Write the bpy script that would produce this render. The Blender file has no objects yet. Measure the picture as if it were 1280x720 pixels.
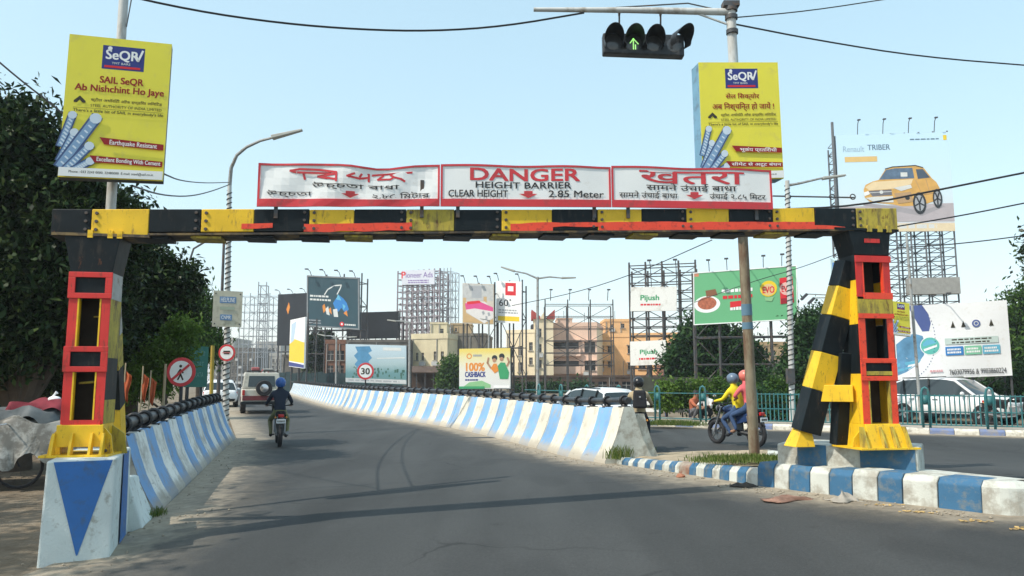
import bpy, bmesh, math, random
import numpy as np
from mathutils import Vector as V, Matrix

# ------------------------------------------------------------------ camera, sky, sun, exposure
SC = bpy.context.scene
COL = SC.collection
FPX = 960.0                       # focal length in pixels of a 1280 wide picture
TILT = math.atan(118 / 960)       # looking slightly up
EYE = 1.55
_cam = bpy.data.cameras.new('camera')
_cam.sensor_width = 36.0
_cam.lens = 36.0 * FPX / 1280
_cam.clip_start = 0.05
_cam.clip_end = 6000
cam = bpy.data.objects.new('camera', _cam)
COL.objects.link(cam)
cam.location = (0, 0, EYE)
cam.rotation_euler = (math.pi / 2 + TILT, 0, 0)
SC.camera = cam

SUN_TO = V((-0.56, -0.33, 0.77)).normalized()      # towards the sun
SUN_EL = math.asin(SUN_TO.z)
SUN_AZ = math.atan2(SUN_TO.x, SUN_TO.y)
world = bpy.data.worlds.new('World')
SC.world = world
world.use_nodes = True
_n = world.node_tree.nodes
_n.clear()
_sky = _n.new('ShaderNodeTexSky')
_sky.sky_type = 'NISHITA'
_sky.sun_disc = False
_sky.sun_elevation = SUN_EL
_sky.sun_rotation = SUN_AZ
_sky.altitude = 0
_sky.air_density = 1.0
_sky.dust_density = 1.0
_sky.ozone_density = 1.0
_gam = _n.new('ShaderNodeGamma')               # tropical haze: flattens the contrast of the clear-air model
_gam.inputs['Gamma'].default_value = 0.36
_hsv = _n.new('ShaderNodeHueSaturation')
_hsv.inputs['Saturation'].default_value = 1.5
_hsv.inputs['Value'].default_value = 3.3
_hsv.inputs['Hue'].default_value = 0.472
_bg = _n.new('ShaderNodeBackground')
_bg.inputs['Strength'].default_value = 0.15
_out = _n.new('ShaderNodeOutputWorld')
world.node_tree.links.new(_sky.outputs[0], _gam.inputs['Color'])
world.node_tree.links.new(_gam.outputs[0], _hsv.inputs['Color'])
world.node_tree.links.new(_hsv.outputs[0], _bg.inputs['Color'])
world.node_tree.links.new(_bg.outputs[0], _out.inputs['Surface'])

_sun = bpy.data.lights.new('sun', 'SUN')
_sun.energy = 3.5
_sun.angle = math.radians(0.53)
_sun.color = (1.0, 0.93, 0.82)
sun = bpy.data.objects.new('sun', _sun)
COL.objects.link(sun)
sun.rotation_euler = (-SUN_TO).to_track_quat('-Z', 'Y').to_euler()
sun.location = (-30, -10, 40)

SC.view_settings.view_transform = 'Standard'
SC.view_settings.look = 'None'
SC.view_settings.exposure = 0.36
SC.view_settings.gamma = 1
SC.view_settings.use_curve_mapping = False

# ------------------------------------------------------------------ surveying helpers
CT, ST = math.cos(TILT), math.sin(TILT)
def ray(px, py):
    a = (px - 640) / FPX
    b = (360 - py) / FPX
    return V((a, CT - b * ST, ST + b * CT))
def sm(t):
    t = max(0.0, min(1.0, t))
    return t * t * (3 - 2 * t)
C18, S18 = math.cos(math.radians(18)), math.sin(math.radians(18))
def zr(x, y):
    """height of the road surface: banked across near the gantry, a gentle ramp further on"""
    k = max(0.0, min(1.0, (x * C18 + y * S18 + 1.5) / 8))
    return (-.1 + .35 * k) * (1 - sm((y - 10) / 7)) + .008 * max(0.0, min(y, 75.0) - 14)
def at(px, py, Y):
    r = ray(px, py)
    t = Y / r.y
    return V((r.x * t, Y, EYE + r.z * t))
def gnd(px, py, dz=0.0):
    r = ray(px, py)
    z = 0.0
    for i in range(60):
        t = (EYE - z - dz) / -r.z
        z = .5 * z + .5 * zr(r.x * t, r.y * t)
    return V((r.x * t, r.y * t, z + dz))
def onground(x, y, dz=0.0):
    return V((x, y, zr(x, y) + dz))
def base_at(px, Y):
    """a point on the ground at depth Y under the picture column px (measured at the horizon)"""
    p = at(px, 470, Y)
    return onground(p.x, p.y)

# ------------------------------------------------------------------ objects
def tag(o, label=None, cat=None, group=None, kind=None):
    if label: o['label'] = label
    if cat: o['category'] = cat
    if group: o['group'] = group
    if kind: o['kind'] = kind
    return o
def thing(name, label, cat, loc=(0, 0, 0), rz=0.0, group=None):
    o = bpy.data.objects.new(name, None)
    o.empty_display_size = .2
    COL.objects.link(o)
    o.location = loc
    o.rotation_euler = (0, 0, rz)
    return tag(o, label, cat, group)
def obj(name, mesh, parent=None):
    o = bpy.data.objects.new(name, mesh)
    COL.objects.link(o)
    if parent: o.parent = parent
    return o
KIDS = {}
def copy_tree(o, parent=None):
    c = o.copy()
    COL.objects.link(c)
    c.parent = parent
    for ch in [x for x in o.children]:
        copy_tree(ch, c)
    return c

class MB:
    """collects shapes for one mesh"""
    def __init__(s):
        s.v, s.f, s.m, s.uv = [], [], [], None
    def add(s, vs, fs, mi=0):
        b = len(s.v)
        s.v += [tuple(p) for p in vs]
        s.f += [tuple(b + i for i in f) for f in fs]
        s.m += [mi] * len(fs)
        return s
    def hexa(s, p, mi=0):
        # p: 4 bottom (counter clockwise) + 4 top
        return s.add(p, [(3, 2, 1, 0), (4, 5, 6, 7), (0, 1, 5, 4), (1, 2, 6, 5), (2, 3, 7, 6), (3, 0, 4, 7)], mi)
    def box(s, x0, x1, y0, y1, z0, z1, mi=0):
        return s.hexa([(x0, y0, z0), (x1, y0, z0), (x1, y1, z0), (x0, y1, z0),
                       (x0, y0, z1), (x1, y0, z1), (x1, y1, z1), (x0, y1, z1)], mi)
    def obox(s, c, size, rot=None, mi=0):
        c = V(c); hx, hy, hz = [k / 2 for k in size]
        ps = [V(q) for q in ((-hx, -hy, -hz), (hx, -hy, -hz), (hx, hy, -hz), (-hx, hy, -hz), (-hx, -hy, hz), (hx, -hy, hz), (hx, hy, hz), (-hx, hy, hz))]
        if rot is not None: ps = [rot @ q for q in ps]
        return s.hexa([c + q for q in ps], mi)
    def bar(s, a, b, w, d, up=(0, 0, 1), mi=0, taper=1.0):
        """rectangular bar from a to b, w wide across, d deep"""
        a, b = V(a), V(b)
        t = (b - a).normalized()
        u = V(up)
        if abs(t.dot(u)) > .98: u = V((0, 1, 0))
        x = t.cross(u).normalized()
        y = x.cross(t).normalized()
        P = lambda c, k: [c - x * w / 2 * k - y * d / 2 * k, c + x * w / 2 * k - y * d / 2 * k, c + x * w / 2 * k + y * d / 2 * k, c - x * w / 2 * k + y * d / 2 * k]
        return s.hexa(P(a, 1) + P(b, taper), mi)
    def tube(s, pts, r, n=8, cap=True, mi=0):
        pts = [V(p) for p in pts]
        rs = r if isinstance(r, (list, tuple)) else [r] * len(pts)
        rings = []
        ref = None
        for i, p in enumerate(pts):
            t = (pts[min(i + 1, len(pts) - 1)] - pts[max(i - 1, 0)])
            t = t.normalized() if t.length > 1e-9 else V((0, 0, 1))
            if ref is None:
                ref = V((0, 0, 1)) if abs(t.z) < .9 else V((1, 0, 0))
            x = (ref - t * ref.dot(t)).normalized()
            y = t.cross(x)
            ref = x
            rings.append([p + (x * math.cos(2 * math.pi * k / n) + y * math.sin(2 * math.pi * k / n)) * rs[i] for k in range(n)])
        vs = [q for R in rings for q in R]
        fs = []
        for i in range(len(rings) - 1):
            for k in range(n):
                fs.append((i * n + k, i * n + (k + 1) % n, (i + 1) * n + (k + 1) % n, (i + 1) * n + k))
        if cap:
            fs.append(tuple(reversed(range(n))))
            fs.append(tuple((len(rings) - 1) * n + k for k in range(n)))
        return s.add(vs, fs, mi)
    def lathe(s, prof, n=16, c=(0, 0, 0), axis='z', mi=0):
        c = V(c)
        vs = []
        for r, h in prof:
            for k in range(n):
                a = 2 * math.pi * k / n
                q = (r * math.cos(a), r * math.sin(a), h)
                if axis == 'x': q = (q[2], q[0], q[1])
                if axis == 'y': q = (q[1], q[2], q[0])
                vs.append(c + V(q))
        fs = []
        for i in range(len(prof) - 1):
            for k in range(n):
                fs.append((i * n + k, i * n + (k + 1) % n, (i + 1) * n + (k + 1) % n, (i + 1) * n + k))
        if prof[0][0] > 1e-4: fs.append(tuple(reversed(range(n))))
        if prof[-1][0] > 1e-4: fs.append(tuple((len(prof) - 1) * n + k for k in range(n)))
        return s.add(vs, fs, mi)
    def torus(s, c, R, r, axis='z', n=20, k=6, a0=0.0, a1=2 * math.pi, mi=0):
        c = V(c)
        full = abs(a1 - a0 - 2 * math.pi) < 1e-6
        pts = []
        for i in range(n + (0 if full else 1)):
            a = a0 + (a1 - a0) * i / n
            for j in range(k):
                b = 2 * math.pi * j / k
                q = ((R + r * math.cos(b)) * math.cos(a), (R + r * math.cos(b)) * math.sin(a), r * math.sin(b))
                if axis == 'x': q = (q[2], q[0], q[1])
                if axis == 'y': q = (q[0], q[2], q[1])
                pts.append(c + V(q))
        fs = []
        N = n if full else n
        M_ = n if full else n + 1
        for i in range(N):
            i2 = (i + 1) % M_
            for j in range(k):
                fs.append((i * k + j, i2 * k + j, i2 * k + (j + 1) % k, i * k + (j + 1) % k))
        return s.add(pts, fs, mi)
    def ball(s, c, rx, ry=None, rz=None, nu=12, nv=8, mi=0):
        ry = ry or rx; rz = rz or rx
        c = V(c)
        vs = [c + V((0, 0, -rz))]
        for j in range(1, nv):
            b = -math.pi / 2 + math.pi * j / nv
            for i in range(nu):
                a = 2 * math.pi * i / nu
                vs.append(c + V((rx * math.cos(b) * math.cos(a), ry * math.cos(b) * math.sin(a), rz * math.sin(b))))
        vs.append(c + V((0, 0, rz)))
        fs = []
        for i in range(nu):
            fs.append((0, 1 + (i + 1) % nu, 1 + i))
            fs.append((len(vs) - 1, 1 + (nv - 2) * nu + i, 1 + (nv - 2) * nu + (i + 1) % nu))
        for j in range(nv - 2):
            for i in range(nu):
                a = 1 + j * nu + i; b = 1 + j * nu + (i + 1) % nu
                fs.append((a, b, b + nu, a + nu))
        return s.add(vs, fs, mi)
    def prism(s, poly, lo, hi, axis='y', mi=0):
        """poly of 2D points extruded along an axis: y -> points are (x,z); x -> (y,z); z -> (x,y)"""
        def q(p, h):
            if axis == 'y': return (p[0], h, p[1])
            if axis == 'x': return (h, p[0], p[1])
            return (p[0], p[1], h)
        n = len(poly)
        vs = [q(p, lo) for p in poly] + [q(p, hi) for p in poly]
        fs = [tuple(range(n)), tuple(reversed(range(n, 2 * n)))]
        for i in range(n):
            j = (i + 1) % n
            fs.append((j, i, n + i, n + j))
        return s.add(vs, fs, mi)
    def mesh(s, name, mats, smooth=False):
        me = bpy.data.meshes.new(name)
        me.from_pydata(s.v, [], s.f)
        if not isinstance(mats, (list, tuple)): mats = [mats]
        for m in mats: me.materials.append(m)
        if len(mats) > 1: me.polygons.foreach_set('material_index', s.m)
        if smooth: me.polygons.foreach_set('use_smooth', [True] * len(me.polygons))
        bm = bmesh.new(); bm.from_mesh(me)
        bmesh.ops.recalc_face_normals(bm, faces=bm.faces)
        bm.to_mesh(me); bm.free()
        me.update()
        return me
    def build(s, name, mats, parent=None, smooth=False, bevel=0.0, auto=None):
        me = s.mesh(name, mats, smooth)
        o = obj(name, me, parent)
        if smooth:
            try: me.set_sharp_from_angle(angle=math.radians(auto or 40))
            except Exception: pass
        if bevel:
            b = o.modifiers.new('bevel', 'BEVEL')
            b.width = bevel; b.segments = 2; b.limit_method = 'ANGLE'; b.angle_limit = math.radians(35)
        return o
def struct(o):
    o['kind'] = 'structure'
    return o

# ------------------------------------------------------------------ materials
MATS = {}
def nodes_of(name):
    m = bpy.data.materials.new(name)
    m.use_nodes = True
    nt = m.node_tree
    b = nt.nodes['Principled BSDF']
    return m, nt, b
def noise(nt, scale, detail=4, rough=.55, coord='Object', vec=None, stretch=None):
    n = nt.nodes.new('ShaderNodeTexNoise')
    n.inputs['Scale'].default_value = scale
    n.inputs['Detail'].default_value = detail
    n.inputs['Roughness'].default_value = rough
    if vec is None:
        tc = nt.nodes.new('ShaderNodeTexCoord')
        vec = tc.outputs[coord]
        if coord == 'World':
            vec = tc.outputs['Object']
    if stretch:
        mp = nt.nodes.new('ShaderNodeMapping')
        mp.inputs['Scale'].default_value = stretch
        nt.links.new(vec, mp.inputs['Vector'])
        vec = mp.outputs[0]
    nt.links.new(vec, n.inputs['Vector'])
    return n.outputs['Fac']
def ramp(nt, fac, stops):
    r = nt.nodes.new('ShaderNodeValToRGB')
    while len(r.color_ramp.elements) < len(stops): r.color_ramp.elements.new(.5)
    for e, (p, c) in zip(r.color_ramp.elements, stops):
        e.position = p
        e.color = (c, c, c, 1) if isinstance(c, (int, float)) else (c[0], c[1], c[2], 1)
    nt.links.new(fac, r.inputs[0])
    return r.outputs[0]
def mixc(nt, fac, a, b, mode='MIX'):
    m = nt.nodes.new('ShaderNodeMix')
    m.data_type = 'RGBA'; m.blend_type = mode
    for sock, val in ((m.inputs[0], fac), (m.inputs[6], a), (m.inputs[7], b)):
        if isinstance(val, (int, float)): sock.default_value = val
        elif isinstance(val, tuple): sock.default_value = (val[0], val[1], val[2], 1)
        else: nt.links.new(val, sock)
    return m.outputs[2]
def bump(nt, b, h, strength=.3, dist=.02):
    n = nt.nodes.new('ShaderNodeBump')
    n.inputs['Strength'].default_value = strength
    n.inputs['Distance'].default_value = dist
    nt.links.new(h, n.inputs['Height'])
    nt.links.new(n.outputs[0], b.inputs['Normal'])
def sc3(c, k): return tuple(max(0, min(1, x * k)) for x in c)
def pm(name, col, rough=.6, var=.12, scale=3.0, metal=0.0, dirt=None, dirt_amt=.35, dscale=5.0, bmp=0.0, bscale=40.0, spec=.4, streak=False, rust=0.0):
    """painted or raw surface: base colour with soft variation, optional dirt patches, optional fine relief"""
    if name in MATS: return MATS[name]
    m, nt, b = nodes_of(name)
    b.inputs['Roughness'].default_value = rough
    b.inputs['Metallic'].default_value = metal
    b.inputs['Specular IOR Level'].default_value = spec
    f = noise(nt, scale, 5)
    c = ramp(nt, f, [(.3, sc3(col, 1 - var)), (.7, sc3(col, 1 + var))])
    if dirt:
        d = noise(nt, dscale, 7, .68, stretch=(1, 1, .25) if streak else None)
        lo = .62 - dirt_amt * .35
        df = ramp(nt, d, [(lo, 0.0), (lo + .14, .85)])
        c = mixc(nt, df, c, dirt)
    if rust:
        rn = noise(nt, 7.0, 9, .78, stretch=(1.6, 1.6, .45))
        c = mixc(nt, ramp(nt, rn, [(.64 - rust * .2, 0.0), (.69 - rust * .2, .9)]), c, (.13, .05, .022))
        ch = noise(nt, 34.0, 5, .7)
        c = mixc(nt, ramp(nt, ch, [(.69 - rust * .1, 0.0), (.715 - rust * .1, .85)]), c, (.07, .05, .04))
    nt.links.new(c, b.inputs['Base Color'])
    if bmp:
        bump(nt, b, noise(nt, bscale, 4), bmp, .01)
    MATS[name] = m
    return m
def flat(name, col, rough=.55):
    return pm('print_' + name, col, rough, var=.05, scale=2.0, spec=.25)
def glassy(name, col=(.03, .04, .045), rough=.08):
    if name in MATS: return MATS[name]
    m, nt, b = nodes_of(name)
    b.inputs['Base Color'].default_value = (*col, 1)
    b.inputs['Roughness'].default_value = rough
    b.inputs['Specular IOR Level'].default_value = .6
    MATS[name] = m
    return m
def emit(name, col, k):
    m, nt, b = nodes_of(name)
    b.inputs['Base Color'].default_value = (*col, 1)
    b.inputs['Emission Color'].default_value = (*col, 1)
    b.inputs['Emission Strength'].default_value = k
    return m
def leafmat(name, cols, trans=.25, rough=.5):
    if name in MATS: return MATS[name]
    m, nt, b = nodes_of(name)
    g = nt.nodes.new('ShaderNodeNewGeometry')
    stops = [(i / max(1, len(cols) - 1), c) for i, c in enumerate(cols)]
    c = ramp(nt, g.outputs['Random Per Island'], stops)
    nt.links.new(c, b.inputs['Base Color'])
    b.inputs['Roughness'].default_value = rough
    b.inputs['Specular IOR Level'].default_value = .14
    t = nt.nodes.new('ShaderNodeBsdfTranslucent')
    nt.links.new(c, t.inputs['Color'])
    mx = nt.nodes.new('ShaderNodeMixShader')
    mx.inputs[0].default_value = trans
    nt.links.new(b.outputs[0], mx.inputs[1])
    nt.links.new(t.outputs[0], mx.inputs[2])
    nt.links.new(mx.outputs[0], nt.nodes['Material Output'].inputs['Surface'])
    MATS[name] = m
    return m

GRIME = (.10, .085, .065)
YEL = pm('yellow paint', (.80, .50, .02), .5, .12, 4, dirt=(.24, .13, .04), dirt_amt=.16, dscale=16, bmp=.2, bscale=9, streak=True, rust=.25)
YELOLD = pm('faded yellow paint', (.46, .36, .05), .65, .18, 5, dirt=(.17, .13, .05), dirt_amt=.4, dscale=13, bmp=.3, bscale=9, streak=True, rust=.4)
BLK = pm('black paint', (.008, .013, .016), .5, .3, 4, dirt=(.04, .036, .032), dirt_amt=.2, dscale=12, bmp=.2, bscale=9, streak=True, spec=.2, rust=.15)
RED = pm('red paint', (.62, .035, .03), .5, .12, 4, dirt=(.2, .04, .025), dirt_amt=.22, dscale=18, streak=True, rust=.2)
TAPE = pm('red reflective tape', (.82, .07, .03), .35, .08, 6, dirt=(.35, .04, .03), dirt_amt=.25, dscale=14)
CONC_W = pm('white painted concrete', (.54, .56, .51), .85, .1, 2.5, dirt=(.32, .30, .25), dirt_amt=.45, dscale=4.5, bmp=.35, bscale=60)
CONC_B = pm('blue painted concrete', (.042, .135, .245), .8, .14, 3, dirt=(.15, .18, .19), dirt_amt=.36, dscale=7, bmp=.3, bscale=60)
CONC = pm('bare concrete', (.38, .36, .32), .9, .15, 3, dirt=(.2, .18, .15), dirt_amt=.45, dscale=4, bmp=.5, bscale=50)
STEEL = pm('grey galvanised steel', (.36, .37, .36), .5, .15, 6, metal=.3, dirt=(.2, .15, .1), dirt_amt=.3, dscale=8)
DSTEEL = pm('dark steel', (.07, .075, .08), .6, .25, 6, metal=.2, dirt=(.13, .08, .05), dirt_amt=.35)
RUST = pm('rusty pole paint', (.24, .205, .14), .75, .2, 3, dirt=(.12, .055, .03), dirt_amt=.5, dscale=5, streak=True, bmp=.2)
RUBBER = pm('black rubber', (.018, .018, .02), .75, .2, 8)
CHROME = pm('chrome', (.6, .6, .62), .2, .05, 5, metal=.9)
PIPE = pm('black painted pipe', (.02, .022, .026), .4, .2, 5, dirt=(.09, .08, .07), dirt_amt=.3, dscale=8)
WHT = flat('white', (.84, .85, .84))

# ------------------------------------------------------------------ lettering
_TX = {}
def textmesh(body):
    """2D glyph triangles of a line of text scaled into the unit square, with its aspect"""
    key = body
    if key in _TX: return _TX[key]
    c = bpy.data.curves.new('lettering', 'FONT')
    c.body = body
    c.size = 1
    c.resolution_u = 3
    o = bpy.data.objects.new('lettering', c)
    me = o.to_mesh()
    vs = [(v.co.x, v.co.y) for v in me.vertices]
    fs = [tuple(p.vertices) for p in me.polygons]
    o.to_mesh_clear()
    bpy.data.objects.remove(o); bpy.data.curves.remove(c)
    xs = [p[0] for p in vs]; ys = [p[1] for p in vs]
    x0, x1, y0, y1 = min(xs), max(xs), min(ys), max(ys)
    vs = [((x - x0) / (x1 - x0), (y - y0) / (y1 - y0)) for x, y in vs]
    _TX[key] = (vs, fs, (x1 - x0) / (y1 - y0))
    return _TX[key]

class Face:
    """a flat (or slightly warped) printed face on a thing: local x to the right, z up, printed towards -y"""
    def __init__(s, root, w, h, z0=0.0, x0=0.0, y=0.0, roll=0.0, step=.004, warp=None, shear=0.0):
        s.root, s.w, s.h, s.z0, s.x0, s.y, s.roll, s.step, s.warp, s.shear = root, w, h, z0, x0, y, roll, step, warp, shear
        s.layer = 1
    def P(s, fx, fy, lay=0.0):
        dz, dy = s.warp(fx, fy) if s.warp else (0, 0)
        x = s.x0 + fx * s.w + s.shear * (1 - fy)
        return V((x, s.y - lay * s.step + dy, s.z0 + (1 - fy) * s.h + s.roll * fx * s.w + dz))
    def panel(s, mat, thick=.06, name='panel', nx=1, nz=1):
        b = MB()
        off = V((0, thick, 0))
        if not s.warp: nx = nz = 1
        fr = [[s.P(i / nx, j / nz) for i in range(nx + 1)] for j in range(nz + 1)]
        vs = [p for r in fr for p in r]; N = len(vs)
        vs = vs + [p + off for p in vs]
        W = nx + 1
        fs = []
        for j in range(nz):
            for i in range(nx):
                a = j * W + i
                fs.append((a, a + W, a + W + 1, a + 1))
                fs.append((N + a, N + a + 1, N + a + W + 1, N + a + W))
        for i in range(nx):
            a = i; c = nz * W + i
            fs.append((a, a + 1, N + a + 1, N + a)); fs.append((c + 1, c, N + c, N + c + 1))
        for j in range(nz):
            a = j * W; c = j * W + nx
            fs.append((a + W, a, N + a, N + a + W)); fs.append((c, c + W, N + c + W, N + c))
        b.add(vs, fs)
        return b.build(name, mat, s.root)
    def _emit(s, name, vs, fs, mat):
        b = MB()
        b.add(vs, fs)
        me = bpy.data.meshes.new(name)
        me.from_pydata(b.v, [], b.f)
        me.materials.append(mat)
        s.layer += 1
        return obj(name, me, s.root)
    def sub(s, pts, n):
        """split a long edge so a print follows a warped panel"""
        return pts
    def rect(s, x0, y0, x1, y1, mat, name='print'):
        n = 12 if s.warp else 1
        vs, fs = [], []
        for i in range(n + 1):
            x = x0 + (x1 - x0) * i / n
            vs += [s.P(x, y0, s.layer), s.P(x, y1, s.layer)]
        for i in range(n):
            fs.append((2 * i, 2 * i + 1, 2 * i + 3, 2 * i + 2))
        return s._emit(name, vs, fs, mat)
    def poly(s, pts, mat, name='print'):
        return s._emit(name, [s.P(x, y, s.layer) for x, y in pts], [tuple(reversed(range(len(pts))))], mat)
    def polys(s, plist, mat, name='print'):
        vs, fs = [], []
        for pts in plist:
            b = len(vs)
            vs += [s.P(x, y, s.layer) for x, y in pts]
            fs.append(tuple(range(b, b + len(pts))))
        return s._emit(name, vs, fs, mat)
    def disc(s, cx, cy, r, mat, r0=0.0, n=24, name='print', sx=1.0):
        k = s.w / s.h
        if r0 <= 0:
            return s.poly([(cx + sx * r / k * math.cos(2 * math.pi * i / n), cy + r * math.sin(2 * math.pi * i / n)) for i in range(n)], mat, name)
        vs, fs = [], []
        for i in range(n):
            a = 2 * math.pi * i / n
            for q in (r0, r): vs.append(s.P(cx + q / k * math.cos(a), cy + q * math.sin(a), s.layer))
        for i in range(n):
            j = (i + 1) % n
            fs.append((2 * i, 2 * i + 1, 2 * j + 1, 2 * j))
        return s._emit(name, vs, fs, mat)
    def text(s, body, x0, y0, x1, y1, mat, bold=0.0, keep=False, slant=0.0):
        vs, fs, asp = textmesh(body)
        if keep:
            w = asp * (y1 - y0) * s.h / s.w
            cx = (x0 + x1) / 2
            if w < x1 - x0: x0, x1 = cx - w / 2, cx + w / 2
        V_, F_ = [], []
        ex, ey = bold * 1.0 * (y1 - y0) * s.h / s.w, bold * .6 * (y1 - y0)
        for k, (sx, sy) in enumerate(((-1, -1), (1, -1), (-1, 1), (1, 1)) if bold else ((0, 0),)):
            b = len(V_)
            V_ += [s.P(x0 + (x1 - x0) * u + sx * ex, y1 + (y0 - y1) * v - slant * u + sy * ey, s.layer + .12 * k) for u, v in vs]
            F_ += [tuple(b + i for i in f) for f in fs]
        return s._emit('lettering', V_, F_, mat)
    def stroke(s, lines, width, mat, name='lettering'):
        """hand painted strokes: polylines in face fractions, width in fractions of the height"""
        vs, fs = [], []
        k = s.h / s.w
        for ln in lines:
            for (xa, ya), (xb, yb) in zip(ln, ln[1:]):
                dx, dy = (xb - xa) / k, yb - ya
                L = math.hypot(dx, dy) or 1
                ux, uy = dx / L * width / 2, dy / L * width / 2
                nx, ny = -uy, ux
                b = len(vs)
                for (x, y, e, f) in ((xa, ya, -1, -1), (xb, yb, 1, -1), (xb, yb, 1, 1), (xa, ya, -1, 1)):
                    vs.append(s.P(x + (e * ux * .6 + f * nx) * k, y + e * uy * .6 + f * ny, s.layer))
                fs.append((b, b + 1, b + 2, b + 3))
        return s._emit(name, vs, fs, mat)
    def border(s, t, mat, name='frame', tb=None, depth=.02, y0=None):
        """a raised frame round the face, t thick in metres; tb is the thickness of the bottom rail"""
        fx = t / s.w; fy = t / s.h; fb = (tb or t) / s.h
        b = MB()
        off = V((0, -depth, 0))
        def strip(xa, ya, xb, yb, n):
            for i in range(n):
                if xb - xa > yb - ya:
                    q = [(xa + (xb - xa) * i / n, ya), (xa + (xb - xa) * (i + 1) / n, ya), (xa + (xb - xa) * (i + 1) / n, yb), (xa + (xb - xa) * i / n, yb)]
                else:
                    q = [(xa, ya), (xb, ya), (xb, yb), (xa, yb)]
                p = [s.P(*c, .5) for c in q]
                b.hexa([p[3], p[2], p[1], p[0], p[3] + off, p[2] + off, p[1] + off, p[0] + off])
        n = 14 if s.warp else 1
        strip(0, 0, 1, fy, n); strip(0, 1 - fb, 1, 1, n)
        strip(0, fy, fx, 1 - fb, 1); strip(1 - fx, fy, 1, 1 - fb, 1)
        return b.build(name, mat, s.root)
# ================================================================== SETTING
R = random.Random(7)
def chaikin(pts, n=2):
    pts = [V(p) for p in pts]
    for _ in range(n):
        q = [pts[0]]
        for a, b in zip(pts, pts[1:]):
            q += [a.lerp(b, .25), a.lerp(b, .75)]
        q.append(pts[-1])
        pts = q
    return pts
def resample(pts, step):
    pts = [V(p) for p in pts]
    out = [pts[0].copy()]
    acc = 0.0
    for a, b in zip(pts, pts[1:]):
        L = (b - a).length
        d = step - acc
        while d <= L:
            out.append(a.lerp(b, d / L)); d += step
        acc = L - (d - step)
    if (out[-1] - pts[-1]).length > step * .3: out.append(pts[-1].copy())
    return out

LEFT_LINE = [V((-4.40, 9.75, 0)), V((-7.42, 21.0, 0))]
RIGHT_LINE = [gnd(*p) for p in ((757, 580), (640, 552), (557, 533), (490, 523), (440, 515), (400, 505), (361, 492.5))]
for p in RIGHT_LINE: p.z = 0
RIGHT_LINE = chaikin(RIGHT_LINE, 2)
KA, KB, KC = gnd(769, 580), gnd(946, 607.5), gnd(1228, 642)
KERB_SMALL = chaikin([KA, gnd(860, 594), KB], 1)
KERB_BIG = [KB, gnd(1080, 624.5), KC]
FAR_KERB = chaikin([V((20.5, 18.6, 0)), V((14.13, 21.53, 0)), V((8.02, 24.41, 0)), V((4.53, 26.2, 0)), V((1.2, 30.5, 0)), V((-3.5, 40.5, 0)), V((-14.0, 68.0, 0)), V((-20, 84, 0))], 2)

def xl(y):
    if y < 9: return -4.2
    if y < 21: return -4.40 - .2684 * (y - 9.75)
    return -7.42 - .385 * (y - 21)
def xr(y):
    pts = [(q.y, q.x) for q in FAR_KERB]
    if y <= pts[0][0]: return min(46.0, pts[0][1] + (pts[0][0] - y) * 2.2)
    for (a, xa), (b, xb) in zip(pts, pts[1:]):
        if a <= y <= b: return xa + (xb - xa) * (y - a) / max(1e-6, b - a) + .1
    return pts[-1][1] - .385 * (y - pts[-1][0])

def seg_dist(P, line):
    d = np.full(len(P), 1e9)
    for a, b in zip(line, line[1:]):
        a = np.array(a[:2]); b = np.array(b[:2]); ab = b - a
        t = np.clip(((P - a) @ ab) / (ab @ ab), 0, 1)
        d = np.minimum(d, np.linalg.norm(P - (a + t[:, None] * ab), axis=1))
    return d

def sheet(name, xs, ys, dz, mat):
    vs = [(x, y, zr(x, y) + dz) for y in ys for x in xs]
    W = len(xs)
    fs = [(j * W + i, j * W + i + 1, (j + 1) * W + i + 1, (j + 1) * W + i) for j in range(len(ys) - 1) for i in range(W - 1)]
    me = bpy.data.meshes.new(name); me.from_pydata(vs, [], fs); me.materials.append(mat)
    me.polygons.foreach_set('use_smooth', [True] * len(fs))
    return struct(obj(name, me))

# ---- dirt ground out to the horizon
m, nt, b = nodes_of('dry dirt')
n1 = noise(nt, .35, 6); n2 = noise(nt, 4.0, 6, .65)
c1 = ramp(nt, n1, [(.3, (.15, .115, .075)), (.7, (.27, .22, .155))])
c2 = ramp(nt, n2, [(.35, (.55, .5, .42)), (.7, (1, 1, 1))])
nt.links.new(mixc(nt, .8, c1, c2, 'MULTIPLY'), b.inputs['Base Color'])
b.inputs['Roughness'].default_value = .95
bump(nt, b, noise(nt, 9, 6, .7), .6, .05)
DIRT = m
xs = [-1500, -700, -300, -150, -90] + [-60 + 2 * i for i in range(61)] + [90, 150, 300, 700, 1500]
ys = [-300, -100, -40] + [-20 + 2 * i for i in range(60)] + [110, 140, 200, 400, 800, 1600]
sheet('ground', xs, ys, -.03, DIRT)

# ---- asphalt
m, nt, b = nodes_of('asphalt')
at_ = nt.nodes.new('ShaderNodeAttribute'); at_.attribute_name = 'edge_distance'
base = ramp(nt, noise(nt, .22, 5, .6), [(.25, (.044, .047, .047)), (.75, (.067, .070, .069))])
track = ramp(nt, noise(nt, 1.0, 3, .5, stretch=(1.1, .12, 1)), [(.3, .70), (.62, 1.04)])
grain = ramp(nt, noise(nt, 42, 5, .75), [(.3, .62), (.7, 1.15)])
patch = ramp(nt, noise(nt, .55, 2, .4, stretch=(1, .45, 1)), [(.56, 1.0), (.585, .86)])
c = mixc(nt, 1.0, mixc(nt, 1.0, mixc(nt, 1.0, base, track, 'MULTIPLY'), grain, 'MULTIPLY'), patch, 'MULTIPLY')
vor = nt.nodes.new('ShaderNodeTexVoronoi'); vor.feature = 'DISTANCE_TO_EDGE'; vor.inputs['Scale'].default_value = .55
tcv = nt.nodes.new('ShaderNodeTexCoord')
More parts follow.
